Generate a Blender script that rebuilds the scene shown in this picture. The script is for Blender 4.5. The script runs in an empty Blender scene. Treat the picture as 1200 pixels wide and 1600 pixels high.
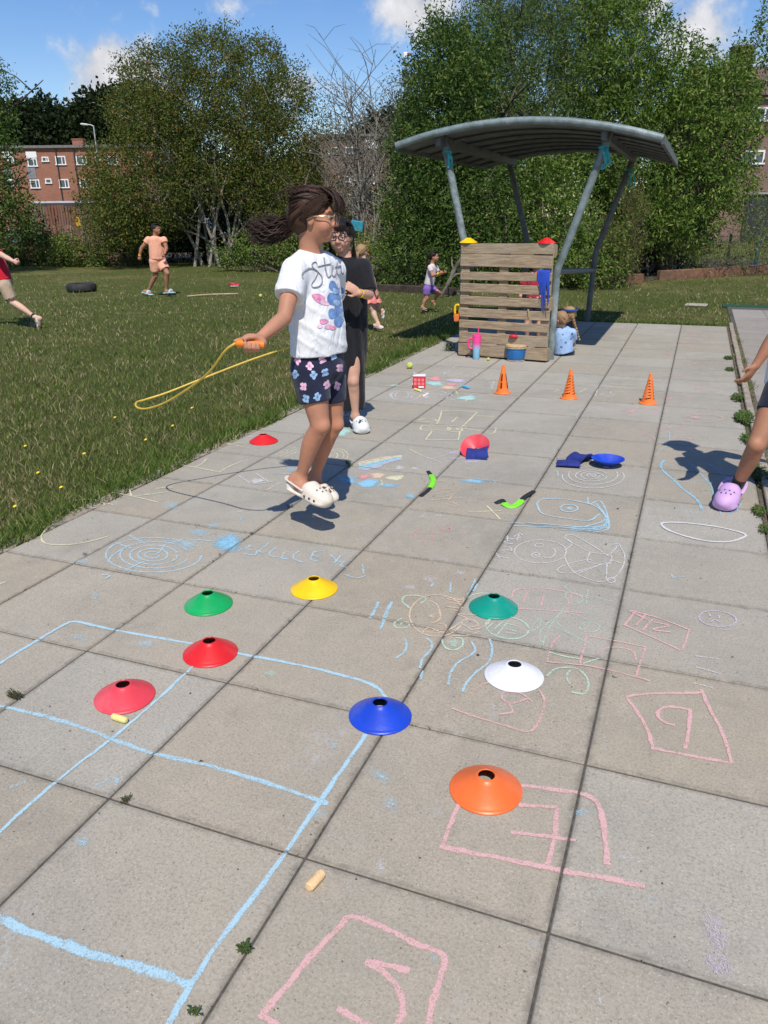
import bpy, math, random
import numpy as np
from mathutils import Vector, Matrix
from mathutils.bvhtree import BVHTree

S = bpy.context.scene
COL = S.collection

# ------------------------------------------------------------------ camera
FOC, PITCH, ROLL, YAW, EYE = 1206.1, .36422, .009964, -.374516, 1.48009
_c, _s = math.cos(YAW), math.sin(YAW); _cp, _sp = math.cos(PITCH), math.sin(PITCH); _cr, _sr = math.cos(ROLL), math.sin(ROLL)
RM = (np.array([[_cr, -_sr, 0], [_sr, _cr, 0], [0, 0, 1]]) @ np.array([[1, 0, 0], [0, _sp, _cp], [0, _cp, -_sp]])
      @ np.array([[_c, -_s, 0], [_s, _c, 0], [0, 0, 1]]))
CAM = np.array([0, 0, EYE])
cd = bpy.data.cameras.new('camera'); cam = bpy.data.objects.new('camera', cd); COL.objects.link(cam)
cd.sensor_fit = 'VERTICAL'; cd.sensor_height = 36; cd.lens = FOC / 1600 * 36
cd.clip_start = .05; cd.clip_end = 5000
m4 = Matrix.Identity(4)
for i in range(3):
    m4[i][0], m4[i][1], m4[i][2], m4[i][3] = RM[0][i], RM[1][i], -RM[2][i], CAM[i]
cam.matrix_world = m4
S.camera = cam

# ------------------------------------------------------------------ sky and sun
SUN_EL, SUN_AZ = math.radians(54), math.radians(156)      # azimuth clockwise from +Y (along the path)
SKY_STRENGTH = .125
w = bpy.data.worlds.new('World'); S.world = w; w.use_nodes = True
nt = w.node_tree; nt.nodes.clear()
def wn(t, **k):
    n = nt.nodes.new(t)
    for a, b in k.items(): setattr(n, a, b)
    return n
sky = wn('ShaderNodeTexSky', sky_type='NISHITA', sun_disc=False, sun_elevation=SUN_EL, sun_rotation=SUN_AZ)
sky.air_density = 1.0; sky.dust_density = .25; sky.ozone_density = 1.6; sky.altitude = 50
hs = wn('ShaderNodeHueSaturation'); hs.inputs['Saturation'].default_value = 1.3; hs.inputs['Hue'].default_value = .512
nt.links.new(sky.outputs[0], hs.inputs['Color'])
bg = wn('ShaderNodeBackground'); bg.inputs[1].default_value = SKY_STRENGTH
out = wn('ShaderNodeOutputWorld')
tc = wn('ShaderNodeTexCoord')
def vdir(px, py):
    d = RM.T @ np.array([(px - 600) / FOC, -(py - 800) / FOC, 1.]); return d / np.linalg.norm(d)
def mth(op, a, b=None, c=None):
    n = wn('ShaderNodeMath', operation=op)
    for i, x in enumerate((a, b, c)):
        if x is None: continue
        if isinstance(x, (int, float)): n.inputs[i].default_value = x
        else: nt.links.new(x, n.inputs[i])
    return n.outputs[0]
nz = wn('ShaderNodeTexNoise'); nz.inputs['Scale'].default_value = 17; nz.inputs['Detail'].default_value = 9; nz.inputs['Roughness'].default_value = .62
nt.links.new(tc.outputs['Generated'], nz.inputs['Vector'])
nz2 = wn('ShaderNodeTexNoise'); nz2.inputs['Scale'].default_value = 5.5; nz2.inputs['Detail'].default_value = 7; nz2.inputs['Roughness'].default_value = .6
mp = wn('ShaderNodeMapping'); mp.inputs['Scale'].default_value = (1, 1, 3.5)
nt.links.new(tc.outputs['Generated'], mp.inputs['Vector']); nt.links.new(mp.outputs[0], nz2.inputs['Vector'])
# each cloud: direction, angular half width and half height, fullness
CLOUDS = [((655, 14), .072, .036, 1.05), ((180, 135), .068, .075, 1.15), ((150, 190), .08, .042, 1.0), ((105, 222), .07, .022, .85),
          ((475, 135), .05, .035, .9), ((1085, 60), .065, .06, 1.0), ((1170, 105), .085, .06, .95), ((1010, 8), .06, .04, .95),
          ((230, 12), .07, .028, .5), ((350, 8), .06, .024, .62), ((440, 24), .13, .013, .5),
          ((20, 175), .05, .025, .7), ((-250, 60), .2, .06, .9), ((1500, 40), .2, .08, .9), ((-600, -300), .25, .09, .8), ((1500, -500), .3, .1, .8), ((300, -500), .25, .07, .7)]
dens = None
for (p, a, b, full) in CLOUDS:
    d = vdir(*p); up = np.array([0, 0, 1.]); r = np.cross(d, up); r /= np.linalg.norm(r); u = np.cross(r, d)
    def dot(v):
        n = wn('ShaderNodeVectorMath', operation='DOT_PRODUCT'); nt.links.new(tc.outputs['Generated'], n.inputs[0]); n.inputs[1].default_value = tuple(v); return n.outputs['Value']
    q = mth('ADD', mth('POWER', mth('MULTIPLY', dot(r), 1 / a), 2.), mth('POWER', mth('MULTIPLY', dot(u), 1 / b), 2.))
    front = mth('GREATER_THAN', dot(d), .2)
    v = mth('MULTIPLY', mth('MULTIPLY', mth('SUBTRACT', 1.0, mth('MULTIPLY', mth('SQRT', q), .62)), front), full)
    dens = v if dens is None else mth('MAXIMUM', dens, v)
cl = mth('ADD', dens, mth('MULTIPLY', mth('SUBTRACT', nz.outputs['Fac'], .52), 1.5))
ramp = wn('ShaderNodeMapRange', interpolation_type='SMOOTHSTEP'); ramp.inputs[1].default_value = .38; ramp.inputs[2].default_value = .85
nt.links.new(cl, ramp.inputs[0])
wisp = wn('ShaderNodeMapRange', interpolation_type='SMOOTHSTEP'); wisp.inputs[1].default_value = .5; wisp.inputs[2].default_value = .8; wisp.inputs[4].default_value = .32
nt.links.new(nz2.outputs['Fac'], wisp.inputs[0])
fac = mth('MAXIMUM', ramp.outputs[0], wisp.outputs[0])
mixc = wn('ShaderNodeMix', data_type='RGBA'); nt.links.new(fac, mixc.inputs[0]); nt.links.new(hs.outputs[0], mixc.inputs[6])
cc = wn('ShaderNodeMapRange'); cc.inputs[1].default_value = .35; cc.inputs[2].default_value = .75; cc.inputs[3].default_value = 4.2; cc.inputs[4].default_value = 7.2
nt.links.new(nz.outputs['Fac'], cc.inputs[0])
ccol = wn('ShaderNodeCombineColor'); nt.links.new(cc.outputs[0], ccol.inputs[0]); nt.links.new(mth('MULTIPLY', cc.outputs[0], 1.01), ccol.inputs[1]); nt.links.new(mth('MULTIPLY', cc.outputs[0], 1.06), ccol.inputs[2])
nt.links.new(ccol.outputs[0], mixc.inputs[7]); nt.links.new(mixc.outputs[2], bg.inputs[0]); nt.links.new(bg.outputs[0], out.inputs[0])

sl = bpy.data.lights.new('sun', 'SUN'); sl.energy = 4.3; sl.angle = math.radians(.53); sl.color = (1, .95, .87)
so = bpy.data.objects.new('sun', sl); COL.objects.link(so)
sdir = Vector((math.sin(SUN_AZ) * math.cos(SUN_EL), math.cos(SUN_AZ) * math.cos(SUN_EL), math.sin(SUN_EL)))
so.rotation_euler = sdir.to_track_quat('Z', 'Y').to_euler(); so.location = sdir * 60
S.view_settings.view_transform = 'Standard'; S.view_settings.look = 'None'; S.view_settings.exposure = .10; S.view_settings.gamma = 1

# ------------------------------------------------------------------ helpers
def ray(px, py): return RM.T @ np.array([(px - 600) / FOC, -(py - 800) / FOC, 1.])
def gp(px, py, z=0.):                    # point of the horizontal plane z seen at a photo pixel
    d = ray(px, py); return CAM + d * ((z - EYE) / d[2])
def at(px, py, Y):                       # point at distance Y along the path seen at a photo pixel
    d = ray(px, py); return CAM + d * (Y / d[1])
def atd(px, py, D):                      # point at depth D
    return CAM + ray(px, py) * D

def tag(o, label=None, cat=None, group=None, kind=None):
    if label: o['label'] = label
    if cat: o['category'] = cat
    if group: o['group'] = group
    if kind: o['kind'] = kind
    return o
def empty(name, loc=(0, 0, 0), label=None, cat=None, group=None, rotz=0):
    o = bpy.data.objects.new(name, None); COL.objects.link(o); o.location = loc; o.rotation_euler = (0, 0, rotz); o.empty_display_size = .1
    return tag(o, label, cat, group)
def mesh_raw(name, V, F, mat, parent=None, smooth=False, loc=None):
    me = bpy.data.meshes.new(name); V = np.asarray(V, np.float32)
    if isinstance(F, np.ndarray):
        n, k = F.shape
        me.vertices.add(len(V)); me.vertices.foreach_set('co', V.ravel())
        me.loops.add(n * k); me.loops.foreach_set('vertex_index', F.astype(np.int32).ravel())
        me.polygons.add(n); me.polygons.foreach_set('loop_start', np.arange(0, n * k, k, dtype=np.int32))
        me.update(calc_edges=True); me.validate()
    else:
        me.from_pydata([tuple(map(float, v)) for v in V], [], F); me.update()
    if smooth: me.polygons.foreach_set('use_smooth', [True] * len(me.polygons))
    for m in (mat if isinstance(mat, (list, tuple)) else [mat]): me.materials.append(m)
    o = bpy.data.objects.new(name, me); COL.objects.link(o)
    if parent: o.parent = parent
    if loc is not None: o.location = loc
    return o

class MB:
    """collects shapes (local coordinates) and links them as one mesh object"""
    def __init__(s): s.v = []; s.f = []
    def add(s, V, F):
        n = len(s.v); s.v += [tuple(map(float, p)) for p in V]; s.f += [tuple(i + n for i in q) for q in F]; return s
    def box(s, c, size, R=None, bev=0.):
        hx, hy, hz = [a / 2 for a in size]
        if bev <= 0:
            P = [(x, y, z) for x in (-hx, hx) for y in (-hy, hy) for z in (-hz, hz)]
            F = [(0, 1, 3, 2), (4, 6, 7, 5), (0, 4, 5, 1), (2, 3, 7, 6), (0, 2, 6, 4), (1, 5, 7, 3)]
        else:
            b = min(bev, hx * .9, hy * .9, hz * .9); P = []; idx = {}
            for sx in (-1, 1):
                for sy in (-1, 1):
                    for sz in (-1, 1):
                        for k, (ax, ay, az) in enumerate(((1, 0, 0), (0, 1, 0), (0, 0, 1))):
                            idx[sx, sy, sz, k] = len(P)
                            P.append((sx * (hx if ax else hx - b), sy * (hy if ay else hy - b), sz * (hz if az else hz - b)))
            F = []
            for k in range(3):
                a1, a2 = [(1, 2), (0, 2), (0, 1)][k]
                for sg in (-1, 1):
                    q = []
                    for (u, v) in ((-1, -1), (1, -1), (1, 1), (-1, 1)):
                        sgn = [0, 0, 0]; sgn[k] = sg; sgn[a1] = u; sgn[a2] = v; q.append(idx[(*sgn, k)])
                    F.append(q)
            for k in range(3):           # edges along axis k
                a1, a2 = [(1, 2), (0, 2), (0, 1)][k]
                for u in (-1, 1):
                    for v in (-1, 1):
                        q = []
                        for (t, kk) in ((-1, a1), (1, a1), (1, a2), (-1, a2)):
                            sgn = [0, 0, 0]; sgn[k] = t; sgn[a1] = u; sgn[a2] = v; q.append(idx[(*sgn, kk)])
                        F.append(q)
            for sx in (-1, 1):
                for sy in (-1, 1):
                    for sz in (-1, 1): F.append([idx[sx, sy, sz, k] for k in range(3)])
            # orient outwards
            G = []
            for q in F:
                p = [Vector(P[i]) for i in q]; n = (p[1] - p[0]).cross(p[2] - p[0]); cen = sum(p, Vector()) / len(p)
                G.append(q if n.dot(cen) > 0 else q[::-1])
            F = G
        if R is not None: P = [tuple(R @ Vector(p)) for p in P]
        return s.add([(p[0] + c[0], p[1] + c[1], p[2] + c[2]) for p in P], F)
    def tube(s, pts, r, n=10, cap=True, flat=1.):
        pts = [Vector(p) for p in pts]; N = len(pts); rs = r if isinstance(r, (list, tuple)) else [r] * N
        V = []; F = []; prev = None
        for i, p in enumerate(pts):
            t = (pts[min(i + 1, N - 1)] - pts[max(i - 1, 0)]).normalized()
            if prev is None: a = t.cross(Vector((0, 0, 1)) if abs(t.z) < .9 else Vector((1, 0, 0))).normalized()
            else: a = (prev - t * prev.dot(t)).normalized()
            prev = a; b = t.cross(a)
            for k in range(n):
                ph = 2 * math.pi * k / n; V.append(p + a * math.cos(ph) * rs[i] + b * math.sin(ph) * rs[i] * flat)
        for i in range(N - 1):
            for k in range(n):
                k2 = (k + 1) % n; F.append((i * n + k, i * n + k2, i * n + n + k2, i * n + n + k))
        if cap: F.append(tuple(range(n))[::-1]); F.append(tuple((N - 1) * n + k for k in range(n)))
        return s.add(V, F)
    def lathe(s, prof, n=40, c=(0, 0, 0), R=None, caps=(False, False), rmod=None):
        V = []; F = []
        for (r, z) in prof:
            for k in range(n):
                a = 2 * math.pi * k / n; rr = r * (rmod(a, z) if rmod else 1)
                v = Vector((rr * math.cos(a), rr * math.sin(a), z))
                if R is not None: v = R @ v
                V.append(v + Vector(c))
        for i in range(len(prof) - 1):
            for k in range(n):
                k2 = (k + 1) % n; F.append((i * n + k, i * n + k2, i * n + n + k2, i * n + n + k))
        if caps[0]: F.append(tuple(range(n))[::-1])
        if caps[1]: F.append(tuple((len(prof) - 1) * n + k for k in range(n)))
        return s.add(V, F)
    def ball(s, c, r, n=12, sc=(1, 1, 1)):
        pr = [(max(1e-4, math.sin(math.pi * i / n)), -math.cos(math.pi * i / n)) for i in range(n + 1)]
        V = []; F = []; m = n * 2
        for (a, z) in pr:
            for k in range(m):
                t = 2 * math.pi * k / m; V.append((c[0] + r * sc[0] * a * math.cos(t), c[1] + r * sc[1] * a * math.sin(t), c[2] + r * sc[2] * z))
        for i in range(n):
            for k in range(m):
                k2 = (k + 1) % m; F.append((i * m + k, i * m + k2, i * m + m + k2, i * m + m + k))
        return s.add(V, F)
    def build(s, name, mat, parent=None, smooth=False, loc=None, world=None):
        V = np.array(s.v)
        if world is not None: V = V - np.array(world)     # shapes were given in world coordinates, parent stands at `world`
        o = mesh_raw(name, V, s.f, mat, parent, smooth, loc)
        if smooth:
            try: o.data.set_sharp_from_angle(angle=math.radians(38))
            except Exception: pass
        return o

def rotm(ax, deg): return Matrix.Rotation(math.radians(deg), 3, ax)
def spline(P, k=6, closed=False):
    P = [np.array(p, float) for p in P]; n = len(P)
    if n < 3 and not closed:
        return [P[0] + (P[-1] - P[0]) * t for t in np.linspace(0, 1, k + 1)]
    o = []
    for i in range(n if closed else n - 1):
        p0, p1, p2, p3 = (P[(i - 1) % n], P[i], P[(i + 1) % n], P[(i + 2) % n]) if closed else (P[max(i - 1, 0)], P[i], P[i + 1], P[min(i + 2, n - 1)])
        for j in range(k):
            t = j / k; o.append(.5 * ((2 * p1) + (-p0 + p2) * t + (2 * p0 - 5 * p1 + 4 * p2 - p3) * t * t + (-p0 + 3 * p1 - 3 * p2 + p3) * t ** 3))
    o.append(P[0] if closed else P[-1]); return o

# ------------------------------------------------------------------ materials
class NT:
    def __init__(s, name):
        s.m = bpy.data.materials.new(name); s.m.use_nodes = True; s.t = s.m.node_tree; s.b = s.t.nodes['Principled BSDF']; s.o = s.t.nodes['Material Output']
        s.tc = None
    def n(s, t, **k):
        x = s.t.nodes.new(t)
        for a, b in k.items():
            if a.startswith('i_'): x.inputs[a[2:].replace('_', ' ')].default_value = b
            else: setattr(x, a, b)
        return x
    def L(s, a, b): s.t.links.new(a, b)
    def co(s, scale=None):
        if s.tc is None: s.tc = s.n('ShaderNodeTexCoord')
        if scale is None: return s.tc.outputs['Object']
        m = s.n('ShaderNodeMapping'); m.inputs['Scale'].default_value = scale if isinstance(scale, tuple) else (scale,) * 3
        s.L(s.tc.outputs['Object'], m.inputs['Vector']); return m.outputs[0]
    def noise(s, scale, det=4, rough=.55, co=None, dist=0.):
        x = s.n('ShaderNodeTexNoise'); x.inputs['Scale'].default_value = scale; x.inputs['Detail'].default_value = det; x.inputs['Roughness'].default_value = rough; x.inputs['Distortion'].default_value = dist
        s.L(co or s.co(), x.inputs['Vector']); return x.outputs['Fac']
    def math(s, op, a, b=None, c=None, clamp=False):
        x = s.n('ShaderNodeMath', operation=op, use_clamp=clamp)
        for i, v in enumerate((a, b, c)):
            if v is None: continue
            if isinstance(v, (int, float)): x.inputs[i].default_value = v
            else: s.L(v, x.inputs[i])
        return x.outputs[0]
    def rng(s, v, a, b, c=0., d=1., smooth=True):
        x = s.n('ShaderNodeMapRange', interpolation_type='SMOOTHSTEP' if smooth else 'LINEAR')
        for i, q in enumerate((a, b, c, d)): x.inputs[i + 1].default_value = q
        s.L(v, x.inputs[0]); return x.outputs[0]
    def mix(s, f, a, b, mode='MIX'):
        x = s.n('ShaderNodeMix', data_type='RGBA', blend_type=mode)
        for i, v in ((0, f), (6, a), (7, b)):
            if isinstance(v, (int, float)): x.inputs[i].default_value = v
            elif isinstance(v, tuple): x.inputs[i].default_value = (*v[:3], 1)
            else: s.L(v, x.inputs[i])
        return x.outputs[2]
    def bump(s, h, strength=.3, dist=.01, nrm=None):
        x = s.n('ShaderNodeBump'); x.inputs['Strength'].default_value = strength; x.inputs['Distance'].default_value = dist
        s.L(h, x.inputs['Height'])
        if nrm: s.L(nrm, x.inputs['Normal'])
        s.L(x.outputs[0], s.b.inputs['Normal']); return x.outputs[0]
    def col(s, v):
        if isinstance(v, tuple): s.b.inputs['Base Color'].default_value = (*v[:3], 1)
        else: s.L(v, s.b.inputs['Base Color'])
    def rough(s, v):
        if isinstance(v, (int, float)): s.b.inputs['Roughness'].default_value = v
        else: s.L(v, s.b.inputs['Roughness'])

def srgb(r, g, b):
    f = lambda c: (c / 255 / 12.92) if c / 255 <= .04045 else ((c / 255 + .055) / 1.055) ** 2.4
    return (f(r), f(g), f(b))
_mc = {}
def M(name, c, rough=.6, var=.12, scale=20., bump=0., bscale=80., metal=0., spec=.5, dirt=None):
    """plain surface with mottled colour and a fine bump"""
    if name in _mc: return _mc[name]
    k = NT(name); k.rough(rough); k.b.inputs['Metallic'].default_value = metal; k.b.inputs['Specular IOR Level'].default_value = spec
    n = k.noise(scale, 5, .6)
    a = tuple(max(0, x * (1 - var)) for x in c); b = tuple(min(1, x * (1 + var)) for x in c)
    cc = k.mix(k.rng(n, .3, .7), a, b)
    if dirt:
        cc = k.mix(k.rng(k.noise(scale * .35, 6, .7), .5, .72, 0, .8), cc, dirt)
    k.col(cc)
    if bump: k.bump(k.noise(bscale, 4, .6), bump, .01)
    _mc[name] = k.m; return k.m

OX, OY, T = -.132432, 1.306034, .6
PX0, PX1, PY0, PY1 = -2.94, .468, OY - .6 * 4, 12.12

def mat_concrete(name, warm, cool, dark=1.):
    k = NT(name); co = k.co()
    sep = k.n('ShaderNodeSeparateXYZ'); k.L(co, sep.inputs[0])
    fx = k.math('FLOOR', k.math('DIVIDE', k.math('SUBTRACT', sep.outputs[0], OX), T)); fy = k.math('FLOOR', k.math('DIVIDE', k.math('SUBTRACT', sep.outputs[1], OY), T))
    cmb = k.n('ShaderNodeCombineXYZ'); k.L(fx, cmb.inputs[0]); k.L(fy, cmb.inputs[1])
    wn_ = k.n('ShaderNodeTexWhiteNoise', noise_dimensions='2D'); k.L(cmb.outputs[0], wn_.inputs['Vector'])
    slab = wn_.outputs['Value']
    f = k.math('ADD', k.math('MULTIPLY', slab, .45), k.math('MULTIPLY', k.noise(.55, 3), .55))
    # near slabs are the warmer, sandier batch
    f = k.math('SUBTRACT', f, k.rng(sep.outputs[1], 1.6, 4.6, .2, -.2))
    c = k.mix(k.rng(f, .15, .75), warm, cool)
    vv = k.math('ADD', .9, k.math('MULTIPLY', slab, .2))
    br = k.n('ShaderNodeBrightContrast'); k.L(c, br.inputs[0])
    k.L(k.math('MULTIPLY', k.math('SUBTRACT', slab, .5), .055), br.inputs['Bright'])
    c = br.outputs[0]
    big = k.noise(2.2, 6, .62); c = k.mix(k.rng(big, .38, .68, 0, .35), c, tuple(x * .72 for x in cool))
    st_ = k.noise(.9, 8, .72, dist=.8); c = k.mix(k.rng(st_, .5, .66, 0, .38), c, tuple(x * .58 for x in cool)); st2 = k.noise(5.5, 7, .75, co=k.co((1, .7, 1))); c = k.mix(k.rng(st2, .56, .72, 0, .4), c, tuple(x * .55 for x in warm)); c = k.mix(k.rng(st2, .28, .42, .3, 0), c, tuple(min(1, x * 1.3) for x in cool))
    med = k.noise(14, 5, .65); c = k.mix(k.rng(med, .45, .75, 0, .3), c, tuple(x * 1.25 for x in warm))
    fine = k.noise(120, 4, .75); c = k.mix(k.rng(fine, .44, .66, 0, .5), c, tuple(x * .5 for x in warm))
    fine2 = k.noise(190, 3, .7); c = k.mix(k.rng(fine2, .56, .7, 0, .6), c, (.62, .57, .49))
    pit = k.n('ShaderNodeTexVoronoi'); pit.inputs['Scale'].default_value = 70; k.L(co, pit.inputs['Vector'])
    pm = k.math('MULTIPLY', k.math('LESS_THAN', pit.outputs['Distance'], .15), k.math('GREATER_THAN', k.noise(9, 2), .45))
    c = k.mix(k.math('MULTIPLY', pm, .38), c, (.08, .07, .06))
    # worn-in chalk dust
    dust = k.rng(k.noise(1.9, 7, .72, dist=.6), .52, .74, 0, .55); dust2 = k.rng(k.noise(3.1, 7, .75, co=k.co((1, 1.7, 1))), .56, .76, 0, .5)
    sc_ = k.rng(k.noise(60, 4, .8, co=k.co((1, .3, 1))), .45, .62)
    c = k.mix(k.math('MULTIPLY', dust, sc_), c, (.42, .44, .45)); c = k.mix(k.math('MULTIPLY', dust2, sc_), c, (.33, .42, .47))
    # grime along the joints
    ux = k.math('PINGPONG', k.math('SUBTRACT', sep.outputs[0], OX), T / 2); uy = k.math('PINGPONG', k.math('SUBTRACT', sep.outputs[1], OY), T / 2)
    e = k.math('ADD', k.math('MINIMUM', ux, uy), k.math('MULTIPLY', k.math('SUBTRACT', k.noise(26, 5, .7), .5), .05))
    c = k.mix(k.rng(e, .0, .022, .42, 0), c, (.09, .082, .068))
    k.col(c); k.rough(.88); k.b.inputs['Specular IOR Level'].default_value = .25
    h = k.math('SUBTRACT', k.math('ADD', fine, k.math('MULTIPLY', med, .8)), k.math('MULTIPLY', pm, .6))
    k.bump(h, .35, .004)
    return k.m
MAT_SLAB = mat_concrete('paving_concrete', srgb(171, 160, 141), srgb(165, 160, 147))
MAT_SIDE = mat_concrete('side_path_concrete', srgb(160, 148, 136), srgb(152, 146, 136))
MAT_JOINT = M('joint_grit', (.085, .076, .062), .95, .3, 60)

# ------------------------------------------------------------------ ground
def mat_lawn():
    k = NT('lawn_turf')
    n1 = k.noise(.35, 6, .6); n2 = k.noise(3.5, 6, .65); n3 = k.noise(45, 5, .75, co=k.co((1, 1, 1))); n4 = k.noise(160, 4, .8)
    c = k.mix(k.rng(n3, .3, .7), (.050, .070, .015), (.12, .14, .038))
    c = k.mix(k.rng(k.math('ADD', k.math('MULTIPLY', n1, .55), k.math('MULTIPLY', n2, .45)), .48, .62, 0, .8), c, (.20, .17, .07))
    c = k.mix(k.rng(n4, .5, .75, 0, .6), c, (.27, .23, .10))
    k.col(c); k.rough(.95); k.b.inputs['Specular IOR Level'].default_value = .1
    k.bump(k.math('ADD', n3, n4), .8, .03); return k.m
V = [(-900, -400, -.03), (900, -400, -.03), (900, 1500, -.03), (-900, 1500, -.03)]
tag(mesh_raw('lawn', V, [(0, 1, 2, 3)], mat_lawn()), kind='structure')

rnd = random.Random(4)
mb = MB()
cols = [(PX0 + .004, OX - 4 * T - .003)] + [(OX - (4 - i) * T + .003, OX - (3 - i) * T - .003) for i in range(5)]
y = PY0
while y < PY1 - .05:
    for (x0, x1) in cols:
        dz = -rnd.random() * .0016
        mb.box(((x0 + x1) / 2, y + T / 2, -.02 + dz), (x1 - x0, T - .006, .04), rotm('X', rnd.uniform(-.06, .06)) @ rotm('Y', rnd.uniform(-.06, .06)), bev=.003)
    y += T
paving = tag(mb.build('paving', MAT_SLAB), kind='structure')
jb = MB().box(((PX0 + PX1) / 2, (PY0 + PY1) / 2, -.0205), (PX1 - PX0, PY1 - PY0, .03)).build('joint_bed', MAT_JOINT, paving)

# edging of the lawn side, kerb on the right and the second path beyond it
mb = MB(); y = PY0
while y < PY1 + .1:
    mb.box((PX0 - .055, y + .45, -.026 + rnd.uniform(-.004, .004)), (.085, .893, .05), rotm('Z', rnd.uniform(-.3, .3)), bev=.006); y += .9
tag(mb.build('path_edging', M('edging_concrete', srgb(150, 138, 122), .9, .25, 25, .4, 120, dirt=(.1, .09, .06))), kind='structure')
mb = MB(); y = PY0
while y < 12.2:
    mb.box((PX1 + .055, y + .45, -.010 + rnd.uniform(-.005, .005)), (.052, .89, .06), rotm('Z', rnd.uniform(-.4, .4)), bev=.006); y += .9
tag(mb.build('kerb', M('kerb_concrete', srgb(158, 146, 130), .9, .22, 22, .4, 120, dirt=(.12, .1, .07))), kind='structure')
mb = MB(); y = PY0
for j in range(30):
    if y + .6 > 15.1: break
    for i in range(6):
        x0 = PX1 + .125 + i * .6
        mb.box((x0 + .3, y + .3, -.024 - rnd.random() * .003), (.592, .592, .04), rotm('X', rnd.uniform(-.12, .12)), bev=.003)
    y += .6
side = tag(mb.build('side_path', MAT_SIDE), kind='structure')
MB().box((PX1 + 1.9, (PY0 + 15) / 2, -.03), (3.66, 15 - PY0, .03)).build('joint_bed', MAT_JOINT, side)
MB().box((PX1 + .075, (PY0 + 12.2) / 2, -.022), (.145, 12.2 - PY0, .03)).build('joint_bed', M('soil', (.13, .10, .07), .98, .4, 60, .8, 90), side)

# ------------------------------------------------------------------ chalk
def mat_chalk(name, c, dens=.5):
    k = NT('chalk_' + name); co = k.co()
    n = k.noise(260, 4, .8); n2 = k.noise(22, 6, .75)
    at_ = k.n('ShaderNodeUVMap'); sp = k.n('ShaderNodeSeparateXYZ'); k.L(at_.outputs[0], sp.inputs[0])
    edge = k.math('SUBTRACT', 1., k.math('ABSOLUTE', k.math('SUBTRACT', k.math('MULTIPLY', sp.outputs[0], 2.), 1.)))
    v = k.math('ADD', k.math('ADD', k.math('MULTIPLY', n, 1.25), k.math('MULTIPLY', n2, .6)), k.math('MULTIPLY', k.math('MINIMUM', edge, .6), .8))
    v = k.math('SUBTRACT', v, k.math('MULTIPLY', k.math('SUBTRACT', 1., sp.outputs[1]), .55))
    a = k.rng(v, 1.395 - dens * .40, 1.635 - dens * .40, 0, .86)
    sep = k.n('ShaderNodeSeparateXYZ'); k.L(co, sep.inputs[0])
    ux = k.math('PINGPONG', k.math('SUBTRACT', sep.outputs[0], OX), T / 2); uy = k.math('PINGPONG', k.math('SUBTRACT', sep.outputs[1], OY), T / 2)
    a = k.math('MULTIPLY', a, k.rng(k.math('MINIMUM', ux, uy), .002, .006, .05, 1))
    k.col(c); k.rough(.95); k.b.inputs['Specular IOR Level'].default_value = .1
    k.L(a, k.b.inputs['Alpha'])
    return k.m
CH = {}
def chm(col, dens):
    C = dict(blue=(.44, .65, .74), pink=(.74, .45, .43), white=(.68, .67, .66), green=(.50, .68, .54), yellow=(.74, .70, .46), orange=(.74, .56, .40), lilac=(.60, .54, .68), aqua=(.44, .70, .66), sky=(.30, .58, .74), coral=(.78, .36, .36))
    key = (col, dens)
    if key not in CH: CH[key] = mat_chalk(col + '_%d' % int(dens * 100), C[col], dens)
    return CH[key]
_zc = [0]
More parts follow.
